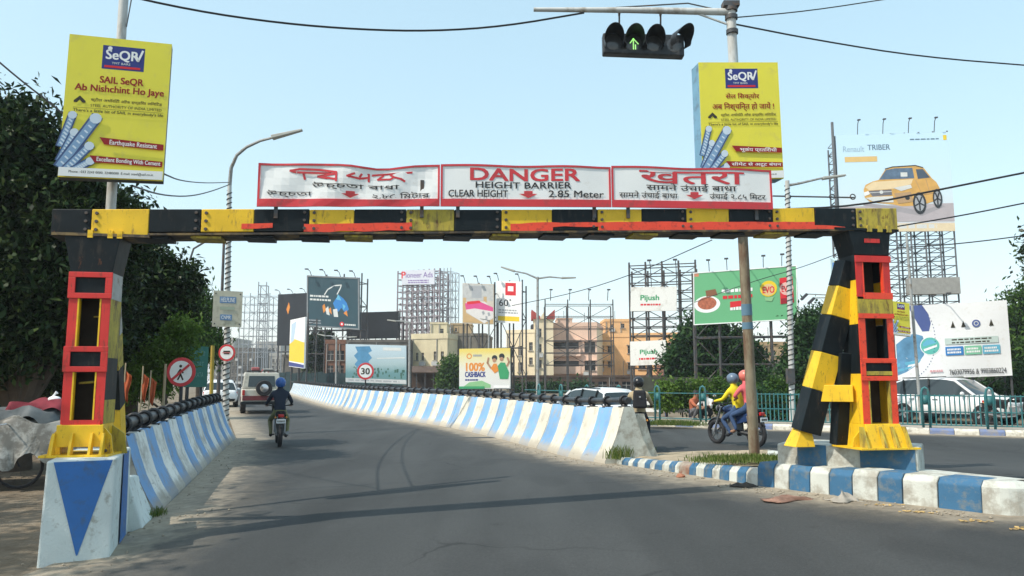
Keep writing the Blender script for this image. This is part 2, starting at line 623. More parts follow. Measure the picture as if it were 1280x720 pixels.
dis = nt.nodes.new('ShaderNodeMix'); dis.data_type = 'RGBA'; dis.blend_type = 'ADD'; dis.inputs[0].default_value = .5
nn = nt.nodes.new('ShaderNodeTexNoise'); nn.inputs['Scale'].default_value = 1.6; nn.inputs['Detail'].default_value = 6
nt.links.new(tcv.outputs['Object'], nn.inputs['Vector']); nt.links.new(tcv.outputs['Object'], dis.inputs[6]); nt.links.new(nn.outputs['Color'], dis.inputs[7])
nt.links.new(dis.outputs[2], vor.inputs['Vector'])
crk = ramp(nt, vor.outputs['Distance'], [(0.0, .45), (.006, .55), (.012, 1.0)])
cmask = ramp(nt, noise(nt, .25, 3), [(.50, 0.0), (.58, 1.0)])
c = mixc(nt, cmask, c, mixc(nt, 1.0, c, crk, 'MULTIPLY'))
oil = ramp(nt, noise(nt, 1.9, 5, .6), [(.66, 1.0), (.78, .6)])
speck = ramp(nt, noise(nt, 120, 2, .5), [(.66, 0.0), (.74, .5)])
c = mixc(nt, speck, mixc(nt, 1.0, c, oil, 'MULTIPLY'), (.22, .21, .19))
mul = nt.nodes.new('ShaderNodeMath'); mul.operation = 'MULTIPLY_ADD'
nt.links.new(noise(nt, 2.2, 8, .7), mul.inputs[0]); mul.inputs[1].default_value = -1.15
nt.links.new(at_.outputs['Fac'], mul.inputs[2])
dfac = ramp(nt, mul.outputs[0], [(0.0, .92), (.16, .55), (.5, .12), (.9, 0.0)])
add_ = nt.nodes.new('ShaderNodeMath'); add_.operation = 'ADD'; add_.inputs[1].default_value = .42
nt.links.new(mul.outputs[0], add_.inputs[0])
dfac = ramp(nt, add_.outputs[0], [(0.0, .95), (.3, .6), (.55, .18), (1.0, 0.0)])
sand = ramp(nt, noise(nt, 7, 6, .7), [(.3, (.24, .2, .145)), (.7, (.42, .36, .27))])
nt.links.new(mixc(nt, dfac, c, sand), b.inputs['Base Color'])
b.inputs['Roughness'].default_value = .82
b.inputs['Specular IOR Level'].default_value = .35
bump(nt, b, noise(nt, 60, 5, .8), .55, .012)
ASPHALT = m
rows = [-12, -8, -5, -2] + [.5 * i for i in range(0, 62)] + [31 + 1.5 * i for i in range(24)] + [70, 76, 84, 95, 110, 130, 160]
NC = 90
vs = []
for y in rows:
    a, c_ = xl(y), xr(y)
    for i in range(NC + 1):
        t = i / NC
        x = a + (c_ - a) * (t if y > 21 else t ** 1.6)
        vs.append((x, y, zr(x, y) + .004))
W = NC + 1
fs = [(j * W + i, j * W + i + 1, (j + 1) * W + i + 1, (j + 1) * W + i) for j in range(len(rows) - 1) for i in range(NC)]
me = bpy.data.meshes.new('road'); me.from_pydata(vs, [], fs); me.materials.append(ASPHALT)
me.polygons.foreach_set('use_smooth', [True] * len(fs))
P2 = np.array(vs)[:, :2]
d = np.minimum.reduce([seg_dist(P2, [V((-4.2, -12, 0)), V((-4.2, 9, 0))] + LEFT_LINE + [V((-16.6, 45, 0)), V((-38, 100, 0))]) * .8,
                       seg_dist(P2, RIGHT_LINE), seg_dist(P2, KERB_SMALL) * .9, seg_dist(P2, KERB_BIG + [gnd(1300, 641)]) * 1.0, seg_dist(P2, FAR_KERB)])
at2 = me.attributes.new('edge_distance', 'FLOAT', 'POINT')
at2.data.foreach_set('value', d.astype(np.float32))
struct(obj('road', me))

# ---- kerbs
def kerb_section(p, n, h, w=.26):
    up = V((0, 0, 1))
    return [p - up * .12, p + n * .02 + up * (h - .06), p + n * .075 + up * h, p + n * w + up * h, p + n * w - up * .12]
def kerb_stone(pa, pb, n, h, mat, parent, w=.26, ja=.0):
    g = (pb - pa).normalized() * .005
    A = kerb_section(pa + g, n, h + R.uniform(-ja, ja), w); B = kerb_section(pb - g, n, h + R.uniform(-ja, ja), w)
    k = len(A)
    vs = A + B
    fs = [tuple(reversed(range(k))), tuple(range(k, 2 * k))] + [(i, (i + 1) % k, k + (i + 1) % k, k + i) for i in range(k)]
    return MB().add(vs, fs).build('kerb_stone', mat, parent, bevel=.012)
def left_normal(a, b):
    t = (b - a); t.z = 0; t.normalize()
    return V((-t.y, t.x, 0))

SOIL = pm('sandy soil', (.36, .29, .2), .95, .25, 2, dirt=(.16, .14, .08), dirt_amt=.4, dscale=3, bmp=.8, bscale=14)
CONC_OLD = pm('old dirty kerb concrete', (.32, .27, .22), .9, .2, 6, dirt=(.22, .1, .06), dirt_amt=.5, dscale=5, bmp=.5)
_ks = KERB_SMALL; _n1 = left_normal(KA, KB); _n2 = left_normal(KB, KC)
def _in(p, n, d, h):
    q = p + n * d; return V((q.x, q.y, zr(p.x, p.y) + h))
_kt = (KC - KB).normalized()
_ke = KC + _n2 * .42 + (-_n2 * math.cos(1.15) + _kt * math.sin(1.15)) * .42 + V((.97, .25, 0)) * 4.6
isl_front = [_in(_ks[0], _n1, .12, .12), _in(_ks[len(_ks) // 2], _n1, .12, .165), _in(KB, _n2, .2, .26), _in(gnd(1080, 624.5), _n2, .35, .305), _in(KC, _n2, .38, .315), V((_ke.x, _ke.y + .15, zr(_ke.x, _ke.y) + .285))]
isl_back = [gnd(800, 566, .12), gnd(880, 562, .17), gnd(960, 561, .27), gnd(1150, 583.5, .30), gnd(1300, 598, .30), V((_ke.x + .9, _ke.y + 1.1, _ke.z + .3))]
b = MB()
NV = 8
vs = []
fr = isl_front; bk = isl_back
for i in range(len(fr)):
    n_ = V((.78, .62, 0))
    for j in range(NV + 1):
        p = fr[i].lerp(bk[i], j / NV)
        p.z += (R.uniform(-.015, .03) if i < 3 and 0 < j < NV else 0) + (-.02)
        vs.append(p)
for i in range(len(fr)):
    p = bk[i].copy(); p.z = zr(p.x, p.y) - .1; vs.append(p)
for i in range(len(fr)):
    p = fr[i].copy(); p.z = zr(p.x, p.y) - .1; vs.append(p)
K = len(fr); W = NV + 1
fs = [(i * W + j, (i + 1) * W + j, (i + 1) * W + j + 1, i * W + j + 1) for i in range(K - 1) for j in range(NV)]
fs += [(i * W + NV, (i + 1) * W + NV, K * W + i + 1, K * W + i) for i in range(K - 1)]
fm = [0 if i < 2 else 1 for i in range(K - 1) for j in range(NV)] + [1] * (K - 1)
b.add(vs, fs); b.m = fm
island = struct(b.build('median_island', [SOIL, CONC_W], smooth=False))

def pxcut(line, px):
    """point on a ground polyline under picture column px"""
    best = None
    for a, b_ in zip(line, line[1:]):
        for i in range(41):
            q = a.lerp(b_, i / 40)
            z = q.z - EYE
            u = 640 + FPX * q.x / (q.y * CT + z * ST)
            if best is None or abs(u - px) < best[0]: best = (abs(u - px), q)
    return best[1]
cuts = [769, 776, 784, 789, 796, 804, 811, 817, 826, 834, 842, 848, 860, 868, 878, 889, 898, 910, 920, 931, 946]
for i in range(len(cuts) - 1):
    pa, pb = pxcut(KERB_SMALL, cuts[i]), pxcut(KERB_SMALL, cuts[i + 1])
    mt = CONC_W if i % 2 == 0 else CONC_B
    if i == 11: mt = CONC_OLD
    if i > 11: mt = CONC_W if i % 2 == 1 else CONC_B
    kerb_stone(pa, pb, left_normal(pa, pb), .12 + .09 * i / 19, mt, island, .2, ja=.006)
cuts = [946, 966, 987, 1011, 1036, 1064, 1096, 1127, 1171, 1228]
for i in range(len(cuts) - 1):
    pa, pb = pxcut(KERB_BIG, cuts[i]), pxcut(KERB_BIG, cuts[i + 1])
    kerb_stone(pa, pb, left_normal(KB, KC), .30 + .02 * (i > 4), CONC_B if i % 2 == 0 else CONC_W, island, .42)
# rounded end of the big kerb
t = (KC - KB).normalized(); n_ = left_normal(KB, KC)
b = MB()
prev = None
for i in range(7):
    a = i / 6 * 1.15
    c0 = KC + n_ * .42
    o_ = (-n_ * math.cos(a) + t * math.sin(a)) * .42
    p = c0 + o_
    inn = -o_.normalized()
    sec = kerb_section(p, inn, .32, .41)
    if prev:
        k = len(sec)
        b.add(prev + sec, [(q, (q + 1) % k, k + (q + 1) % k, k + q) for q in range(k)] + ([tuple(reversed(range(k)))] if i == 1 else []) + ([tuple(range(k, 2 * k))] if i == 6 else []))
    prev = sec
b.build('kerb_stone', CONC_W, island, bevel=.012)
e0 = KC + n_ * .42 + (-n_ * math.cos(1.15) + t * math.sin(1.15)) * .42
for i in range(6):
    d_ = V((.97, .25, 0)).normalized()
    kerb_stone(e0 + d_ * i * .8 + V((0, 0, .01)), e0 + d_ * (i + 1) * .8 + V((0, 0, .01)), left_normal(e0, e0 + d_), .28, CONC if i % 2 == 0 else CONC_OLD, island, .3)

# ---- far pavement with kerb
FK = [onground(p.x, p.y) for p in FAR_KERB]
PAVE = pm('dusty pavement', (.36, .33, .28), .9, .15, 1.5, dirt=(.22, .19, .14), dirt_amt=.5, dscale=2.5, bmp=.3)
b = MB()
vs = []
for i, p in enumerate(FK):
    a, c_ = FK[max(0, i - 1)], FK[min(len(FK) - 1, i + 1)]
    n_ = -left_normal(a, c_)
    for k, dd in enumerate((0.1, 3.2)):
        q = p + n_ * dd; q.z = zr(q.x, q.y) + .13
        vs.append(q)
b.add(vs, [(2 * i, 2 * i + 1, 2 * i + 3, 2 * i + 2) for i in range(len(FK) - 1)])
pav = struct(b.build('pavement', PAVE))
KW = pm('faded white kerb paint', (.62, .6, .52), .85, .1, 3, dirt=(.33, .3, .24), dirt_amt=.45, dscale=5)
KBL = pm('faded blue kerb paint', (.16, .21, .36), .85, .15, 3, dirt=(.24, .23, .22), dirt_amt=.4, dscale=5)
FKR = resample(FK, .62)
for i in range(len(FKR) - 1):
    if FKR[i].y > 36 or FKR[i].x > 17: continue
    kerb_stone(FKR[i], FKR[i + 1], -left_normal(FKR[i], FKR[i + 1]), .17, KW if i % 2 else KBL, pav, .22)
# dark tarmac yard behind the pavement
m_yard = pm('packed earth yard', (.2, .175, .135), .95, .2, 1.2, dirt=(.1, .1, .06), dirt_amt=.4, dscale=1.5, bmp=.4)

# ================================================================== CRASH BARRIERS
def stripe_mat(name, ca, cb, period, dirt, amt, phase=0.0):
    m, nt, b = nodes_of(name)
    uv = nt.nodes.new('ShaderNodeUVMap'); uv.uv_map = 'UVMap'
    sep = nt.nodes.new('ShaderNodeSeparateXYZ'); nt.links.new(uv.outputs[0], sep.inputs[0])
    wob = noise(nt, 2.5, 3)
    ma = nt.nodes.new('ShaderNodeMath'); ma.operation = 'MULTIPLY_ADD'; ma.inputs[1].default_value = .07
    nt.links.new(wob, ma.inputs[0]); nt.links.new(sep.outputs['X'], ma.inputs[2])
    dv = nt.nodes.new('ShaderNodeMath'); dv.operation = 'MULTIPLY_ADD'; dv.inputs[1].default_value = 1 / period; dv.inputs[2].default_value = phase
    nt.links.new(ma.outputs[0], dv.inputs[0])
    fr = nt.nodes.new('ShaderNodeMath'); fr.operation = 'FRACT'; nt.links.new(dv.outputs[0], fr.inputs[0])
    st = ramp(nt, fr.outputs[0], [(0.0, 0.0), (.492, 0.0), (.508, 1.0), (1.0, 1.0)])
    ma2 = nt.nodes.new('ShaderNodeMath'); ma2.operation = 'MULTIPLY_ADD'; ma2.inputs[1].default_value = .22
    nt.links.new(noise(nt, .9, 2), ma2.inputs[0]); nt.links.new(ma.outputs[0], ma2.inputs[2]); nt.links.new(ma2.outputs[0], dv.inputs[0])
    va = ramp(nt, noise(nt, 1.3, 5), [(.3, .82), (.7, 1.08)])
    c = mixc(nt, 1.0, mixc(nt, st, ca, cb), va, 'MULTIPLY')
    d1 = ramp(nt, noise(nt, 3.2, 8, .72), [(.62 - amt * .3, 0.0), (.8 - amt * .3, .75)])
    c = mixc(nt, d1, c, dirt)
    # mud splashed along the foot
    ad = nt.nodes.new('ShaderNodeMath'); ad.operation = 'MULTIPLY_ADD'; ad.inputs[1].default_value = -.2
    nt.links.new(noise(nt, 4, 6, .7), ad.inputs[0]); nt.links.new(sep.outputs['Y'], ad.inputs[2])
    foot = ramp(nt, ad.outputs[0], [(-.0, .8), (.12, 0.0)])
    c = mixc(nt, foot, c, dirt)
    scuff = ramp(nt, noise(nt, 5, 6, .7, stretch=(.35, .35, 2.6)), [(.63, 0.0), (.70, .6)])
    c = mixc(nt, scuff, c, (.09, .085, .08))
    chip = ramp(nt, noise(nt, 17, 4, .7), [(.68, 0.0), (.72, .8)])
    c = mixc(nt, chip, c, (.36, .34, .30))
    jd = nt.nodes.new('ShaderNodeMath'); jd.operation = 'MULTIPLY'; jd.inputs[1].default_value = 1 / 3.95; nt.links.new(sep.outputs['X'], jd.inputs[0])
    jf = nt.nodes.new('ShaderNodeMath'); jf.operation = 'FRACT'; nt.links.new(jd.outputs[0], jf.inputs[0])
    c = mixc(nt, ramp(nt, jf.outputs[0], [(0.0, .85), (.005, .85), (.0065, 0.0), (1.0, 0.0)]), c, (.05, .048, .045))
    nt.links.new(c, b.inputs['Base Color'])
    b.inputs['Roughness'].default_value = .8
    bump(nt, b, noise(nt, 50, 4), .25, .01)
    return m
PROFILE = [(0, -.1), (0, .05), (.02, .08), (.11, .24), (.215, .46), (.31, .74), (.385, 1.0), (.40, 1.02), (.56, 1.02), (.575, 1.0), (.65, .74), (.745, .46), (.85, .24), (.94, .08), (.96, .05), (.96, -.1)]
def crash_barrier(name, label, line, side, mat, endmat, hk=1.0, rail=True, step=.5, wk=1.0, maxrail=1e9, lift=.12, group=None, pr=.06, spacing=.78):
    """side=+1: the body lies to the left of the walking direction"""
    pts = [onground(p.x, p.y) for p in resample(line, step)]
    root = thing(name, label, 'barrier', pts[0], 0, group)
    o0 = pts[0]
    b = MB()
    k = len(PROFILE)
    vs, uvs = [], []
    s_ = 0.0
    tops = []
    for i, p in enumerate(pts):
        if i: s_ += (p - pts[i - 1]).length
        n_ = left_normal(pts[max(0, i - 1)], pts[min(len(pts) - 1, i + 1)]) * side
        acc = 0.0
        for j, (c_, z) in enumerate(PROFILE):
            vs.append(p - o0 + n_ * c_ * wk + V((0, 0, z * hk)))
            uvs.append((s_, z))
        tops.append((p - o0 + n_ * .48 * wk + V((0, 0, 1.02 * hk)), n_, s_))
    fs = []
    for i in range(len(pts) - 1):
        for j in range(k - 1):
            fs.append((i * k + j, i * k + j + 1, (i + 1) * k + j + 1, (i + 1) * k + j))
    fm = [0] * len(fs)
    fs.append(tuple(range(k))); fs.append(tuple(reversed(range((len(pts) - 1) * k, len(pts) * k)))); fm += [1, 1]
    me = bpy.data.meshes.new('concrete_wall'); me.from_pydata([tuple(v) for v in vs], [], fs)
    me.materials.append(mat); me.materials.append(endmat)
    me.polygons.foreach_set('material_index', fm)
    me.polygons.foreach_set('use_smooth', [True] * (len(fs) - 2) + [False] * 2)
    uvl = me.uv_layers.new(name='UVMap')
    lv = np.zeros(len(me.loops), dtype=np.int32); me.loops.foreach_get('vertex_index', lv)
    uvl.data.foreach_set('uv', np.array(uvs, dtype=np.float32)[lv].ravel())
    bm = bmesh.new(); bm.from_mesh(me); bmesh.ops.recalc_face_normals(bm, faces=bm.faces); bm.to_mesh(me); bm.free()
    me.set_sharp_from_angle(angle=math.radians(50))
    obj('concrete_wall', me, root)
    if rail:
        up = V((0, 0, 1))
        rp = [t_[0] + up * lift for t_ in tops]
        MB().tube(rp, pr, 10).build('rail_pipe', PIPE, root, smooth=True)
        # brackets share one mesh
        bb = MB()
        n = 12
        bb.torus((0, 0, 0), pr + .022, .026, 'y', n=14, k=6)
        bb.box(-.045, .045, -.05, .05, -lift - .02, -pr - .01)
        bb.box(-.09, .09, -.07, .07, -lift - .01, -lift + .015)
        bme = bb.mesh('bracket', PIPE, True)
        d = .2
        L = tops[-1][2]
        i = 0
        while d < min(L, maxrail):
            while i < len(tops) - 2 and tops[i + 1][2] < d: i += 1
            a, b_ = tops[i], tops[i + 1]
            f = (d - a[2]) / max(1e-6, b_[2] - a[2])
            q = rp[i].lerp(rp[i + 1], f)
            o = obj('bracket', bme, root)
            o.location = q
            t_ = rp[i + 1] - rp[i]
            o.rotation_euler = (0, 0, math.atan2(-t_.x, t_.y))
            d += spacing
    return root
MR = stripe_mat('cream and sky blue stripes', (.68, .65, .54), (.20, .40, .66), 1.36, (.38, .34, .27), .42)
ML = stripe_mat('white and blue stripes', (.76, .76, .71), (.19, .37, .64), 1.34, (.30, .27, .22), .5, .5)
rb = crash_barrier('crash_barrier', 'long cream and sky blue striped concrete crash barrier along the median with black pipe rail', RIGHT_LINE, -1, MR, CONC_W)
ll = [V((-4.40, 9.75, 0)), V((-5.02, 12.0, 0)), V((-6.1, 16.1, 0)), V((-7.42, 21.0, 0))]
crash_barrier('crash_barrier', 'short blue and white striped concrete crash barrier beside the left plinth and parked jeep lane', ll, 1, ML, CONC, hk=.96, pr=.075, lift=.13, spacing=.72)
# barrier end of the opposite carriageway, seen end-on
a0 = RIGHT_LINE[0]
t = (RIGHT_LINE[1] - a0).normalized()
n_ = -left_normal(a0, RIGHT_LINE[1])
sec_line = [a0 + n_ * 1.15 + t * .1, a0 + n_ * 1.12 + t * 12, a0 + n_ * 1.1 + t * 24]
crash_barrier('crash_barrier', 'plain whitewashed barrier end behind the striped median barrier', [sec_line[0], sec_line[1]], 1, CONC_W, CONC_W, hk=.88, rail=False, wk=.8)
LB_FAR = [V((-8.6, 23.5, 0)), V((-17.5, 47, 0)), V((-28, 74, 0))]

# ================================================================== PLINTHS
fl, frr, rr = gnd(45, 707), gnd(137, 697), gnd(160, 663)
dx_ = (frr - fl).normalized()
dy_ = (rr - frr); dy_.z = 0
Ly = dy_.length; dy_.normalize()
htop = at(139, 573, frr.y).z
pl = thing('concrete_plinth', 'tall white plinth with inverted blue triangle under the left gantry post', 'plinth', fl)
W0 = (frr - fl).length
top_in = .02
b = MB()
bt = [V((0, 0, -.1)), dx_ * W0 + V((0, 0, -.1)), dx_ * W0 + dy_ * Ly + V((0, 0, -.1)), dy_ * Ly + V((0, 0, -.1))]
H0 = htop - fl.z
tp = [dx_ * (top_in + .0) + dy_ * top_in, dx_ * (W0 - top_in + .02) + dy_ * top_in, dx_ * (W0 - top_in) + dy_ * Ly, dx_ * top_in + dy_ * Ly]
for p in bt + tp: p.z = 0
bt = [V((p.x, p.y, -.15)) for p in bt]
tp = [V((p.x, p.y, H0)) for p in tp]
PLW = pm('weathered whitewash', (.62, .68, .66), .85, .1, 2.2, dirt=(.34, .34, .30), dirt_amt=.22, dscale=9, bmp=.5, bscale=45)
b.hexa(bt + tp)
b.build('block', PLW, pl, bevel=.02)
def onface(a, b_, c, d, fx, fz, out):
    lo = a.lerp(b_, fx); hi = d.lerp(c, fx)
    return lo.lerp(hi, fz) + out
o_ = V((dx_.y, -dx_.x, 0)) * .004
bt0 = [V((p.x, p.y, 0)) for p in bt]
tri = [onface(bt0[0], bt0[1], tp[1], tp[0], *q, o_) for q in ((.10, .985), (.955, .985), (.545, .06), (.525, .06))]
BLUE = pm('deep blue paint', (.035, .15, .42), .6, .1, 3, dirt=(.06, .12, .22), dirt_amt=.3, dscale=7)
MB().add(tri, [(0, 3, 2, 1)]).build('painted_triangle', BLUE, pl)
o_ = V((dy_.y, -dy_.x, 0)) * .012
sb = [onface(bt0[1], bt0[2], tp[2], tp[1], *q, o_) for q in ((.42, .02), (.78, .02), (.78, .985), (.42, .985))]
MB().add(sb, [(0, 1, 2, 3)]).build('painted_band', BLUE, pl)
# lower concrete wedge between plinth and barrier
wl = fl + dx_ * (W0 - .12) + dy_ * (Ly + .02)
wo = thing('concrete_wedge', 'low rough concrete wedge between the triangle plinth and the left barrier', 'concrete block', wl)
b = MB()
q = [V((0, 0, -.1)), dx_ * .30 + V((0, 0, -.1)), dx_ * .38 + dy_ * 1.05 + V((0, 0, -.1)), dy_ * 1.05 + V((0, 0, -.1))]
q2 = [V((0, 0, .6)), dx_ * .08 + V((0, 0, .58)), dx_ * .1 + dy_ * 1.0 + V((0, 0, .5)), dy_ * 1.0 + V((0, 0, .5))]
b.hexa(q + q2).build('block', PLW, wo, bevel=.02)

# right plinth on the island
p0 = gnd(972, 579, .30); p1 = gnd(1148, 586, .31)
dxr = (p1 - p0); dxr.z = 0; Wr = dxr.length; dxr.normalize()
dyr = V((-dxr.y, dxr.x, 0))
ztop = .245
pr_ = thing('concrete_plinth', 'low blue and white banded plinth under the right gantry post', 'plinth', V((p0.x, p0.y, p0.z)))
Dr = 1.0
b = MB().hexa([V((0, 0, -.25)), dxr * Wr + V((0, 0, -.25)), dxr * Wr + dyr * Dr + V((0, 0, -.25)), dyr * Dr + V((0, 0, -.25)),
               dyr * .015 + V((0, 0, ztop)), dxr * Wr + dyr * .015 + V((0, 0, ztop)), dxr * Wr + dyr * Dr + V((0, 0, ztop)), dyr * Dr + V((0, 0, ztop))])
b.build('block', CONC_W, pr_, bevel=.02)
for (fa, fb_, za, zb_) in ((.155, .37, -.03, .245), (.61, .985, .0, .235)):
    n_out = -dyr * .006
    q = [dxr * Wr * fa + V((0, 0, za)) + n_out - dyr * .008, dxr * Wr * fb_ + V((0, 0, za)) + n_out - dyr * .008, dxr * Wr * fb_ + V((0, 0, zb_)) + n_out + dyr * .006, dxr * Wr * fa + V((0, 0, zb_)) + n_out + dyr * .006]
    MB().add(q, [(0, 1, 2, 3)]).build('painted_band', CONC_B, pr_)
PLINTH_R_TOP = p0.z + ztop
PLINTH_L_TOP = fl.z + H0
# ================================================================== HEIGHT GANTRY
GL = V((-4.42, 7.70, 0)); GRt = V((4.50, 9.20, 0))
_gd = (GRt - GL); GRZ = math.atan2(_gd.y, _gd.x); _gd.normalize()
_gn = V((-_gd.y, _gd.x, 0))
def gx(px, py, yl=0.0):
    """picture point -> (x, z) on the vertical plane of the gantry, yl metres behind its front"""
    r = ray(px, py)
    t = (_gn.dot(GL) + yl) / _gn.dot(r)
    p = V((0, 0, EYE)) + r * t
    return (p - GL).dot(_gd), p.z
gantry = thing('height_gantry', 'yellow and black striped steel height barrier gantry spanning the road', 'height barrier', GL, GRZ)
zt = lambda x: 3.305 + .0392 * x
BH, BD = .245, .34
bx = [gx(p, 262)[0] for p in (65, 115, 187, 252, 318, 387, 443, 508, 568, 627, 690, 747, 802, 858, 911, 966, 1018, 1070, 1121)]
for i in range(len(bx) - 1):
    a, c = bx[i] + .001, bx[i + 1] - .001
    mt = BLK if i % 2 == 0 else (YELOLD if i in (7, 17) else YEL)
    hh = BH + (.035 if i in (0, 1, 17) else 0)
    jz = R.uniform(-.006, .006)
    b = MB()
    b.hexa([(a, 0, zt(a) - hh + jz), (c, 0, zt(c) - hh + jz), (c, BD, zt(c) - hh + jz), (a, BD, zt(a) - hh + jz),
            (a, 0, zt(a) + jz), (c, 0, zt(c) + jz), (c, BD, zt(c) + jz), (a, BD, zt(a) + jz)])
    b.build('beam_section', mt, gantry, bevel=.008)
# bottom flange (worn brown black) with welded cleats
FLG = pm('worn flange paint', (.05, .042, .036), .7, .35, 5, dirt=(.22, .15, .06), dirt_amt=.45, dscale=6)
b = MB()
a, c = bx[2], bx[-2] - .05
b.hexa([(a, -.015, zt(a) - BH - .03), (c, -.015, zt(c) - BH - .03), (c, BD + .015, zt(c) - BH - .03), (a, BD + .015, zt(a) - BH - .03),
        (a, -.015, zt(a) - BH - .008), (c, -.015, zt(c) - BH - .008), (c, BD + .015, zt(c) - BH - .008), (a, BD + .015, zt(a) - BH - .008)])
b.build('bottom_flange', FLG, gantry)
for i in range(2, len(bx) - 2):
    x = bx[i] + .02
    MB().box(x - .12, x + .18, .02, BD - .02, zt(x) - BH - .058, zt(x) - BH - .032).build('splice_plate', BLK if i % 3 else YELOLD, gantry)
# peeling red reflective tape
def tape(pxa, pya, pxb, pyb, hgt, mt=TAPE):
    xa, za = gx(pxa, pya); xb, zb = gx(pxb, pyb)
    n = max(2, int((xb - xa) / .12))
    vs = []
    for i in range(n + 1):
        x = xa + (xb - xa) * i / n; z = za + (zb - za) * i / n
        w1, w2 = R.uniform(-.006, .006), R.uniform(-.008, .008)
        vs += [(x, -.006, z + w1), (x, -.006, z - hgt + w2)]
    MB().add(vs, [(2 * i, 2 * i + 1, 2 * i + 3, 2 * i + 2) for i in range(n)]).build('reflective_tape', mt, gantry)
tape(302, 279.5, 341, 278.5, .055)
tape(380, 280.5, 515, 278.5, .085)
tape(638, 279.5, 691, 278.0, .10)
tape(691, 278.0, 748, 278.5, .05)
tape(748, 277.5, 1018, 277.5, .11)
tape(1018, 281.5, 1056, 283.5, .05)

DKIN = pm('inner steel with painted shade', (.045, .035, .028), .8, .3, 5)  # the shade inside the posts is put into this dark colour
def post(xc, zb, ztop_, wid, left):
    """built-up column: four corner angles, batten frames, base shoes and flared head"""
    hw = wid / 2
    y0, y1 = .0, BD
    def cols(z0, z1, mfront, medge, xs=0.0):
        for sx in (-1, 1):
            xe = xc + sx * hw
            b = MB()
            b.box(min(xe, xe - sx * .085), max(xe, xe - sx * .085), y0, y0 + .012, z0, z1)
            b.build('corner_angle', mfront, gantry)
            b = MB()
            b.box(min(xe - sx * .085, xe - sx * .100), max(xe - sx * .085, xe - sx * .1), y0 - .003, y0 + .05, z0, z1)
            b.build('angle_edge', medge, gantry)
            MB().box(min(xe, xe - sx * .085), max(xe, xe - sx * .085), y1 - .012, y1, z0, z1).build('corner_angle', BLK, gantry)
    def frame(z0, z1, mt, inner, xs=0.0):
        b = MB()
        t_ = .055
        b.box(xc - hw - .012, xc + hw + .012, y0 - .016, y0 - .001, z1 - t_, z1)
        b.box(xc - hw - .012, xc + hw + .012, y0 - .016, y0 - .001, z0, z0 + t_)
        b.box(xc - hw - .012, xc - hw + t_, y0 - .016, y0 - .001, z0 + t_, z1 - t_)
        b.box(xc + hw - t_, xc + hw + .012, y0 - .016, y0 - .001, z0 + t_, z1 - t_)
        b.build('batten_frame', mt, gantry, bevel=.004)
        MB().box(xc - hw + .02, xc + hw - .02, y0 + .013, y0 + .02, z0 + .01, z1 - .01).build('batten_plate', inner, gantry)
    def sides(stops):
        """striped side webs: (z0, z1, material)"""
        for z0, z1, mt in stops:
            for sx in (-1, 1):
                xe = xc + sx * hw
                MB().box(min(xe + sx * .001, xe - sx * .011), max(xe + sx * .001, xe - sx * .011), y0 + .013, y1 - .013, z0 + .001, z1 - .001).build('side_web', mt, gantry)
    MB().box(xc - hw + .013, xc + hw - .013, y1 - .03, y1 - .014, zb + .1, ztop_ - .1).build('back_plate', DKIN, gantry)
    return cols, frame, sides, hw, y0, y1
# ---- left post
xa, _ = gx(80, 450); xb, _ = gx(134, 450)
XL = (xa + xb) / 2; WL = xb - xa - .01
zz = lambda py: gx(106, py)[1]
cols, frame, sides, hw, y0, y1 = post(XL, PLINTH_L_TOP, zt(XL) - BH, WL, True)
frame(zz(373), zz(340), RED, BLK)
cols(zz(433), zz(373) - .001, RED, YEL)
frame(zz(465), zz(433), RED, BLK)
cols(zz(530), zz(465) - .001, RED, YEL)
MB().box(XL - hw + .02, XL + hw - .02, -.008, -.001, zz(531), zz(525)).build('sill_strip', RED, gantry)
sides([(zz(570), zz(530), YEL), (zz(530), zz(500), YELOLD), (zz(500), zz(447), BLK), (zz(447), zz(373), YELOLD), (zz(373), zz(325), STEEL)])
# a broken bracket inside the lower opening
MB().tube([(XL - .1, .15, zz(479)), (XL + .08, .15, zz(477)), (XL + .1, .15, zz(470))], .012, 6).build('stub_rod', YELOLD, gantry)
MB().tube([(XL - .02, .2, zz(394)), (XL + .13, .2, zz(393))], .008, 6).build('stub_rod', YELOLD, gantry)
# flared head under the beam
zb1 = zt(XL) - BH - .035
b = MB()
h0 = zz(341)
b.hexa([(XL - hw, 0, h0), (XL + hw, 0, h0), (XL + hw, BD, h0), (XL - hw, BD, h0), (XL - hw - .08, -.01, zb1), (XL + hw + .06, -.01, zb1), (XL + hw + .06, BD + .01, zb1), (XL - hw - .08, BD + .01, zb1)])
b.build('head_bracket', BLK, gantry, bevel=.006)
MB().box(XL - hw - .2, XL + hw + .34, -.02, BD + .02, zb1 + .001, zb1 + .03).build('cap_plate', FLG, gantry)
for dx in (-.02, .17, .26):
    MB().box(bx[1] + dx, bx[1] + dx + .05, -.02, -.002, zt(bx[1]) - BH - .05, zt(bx[1]) - BH + .03).build('clamp_lug', YEL, gantry)
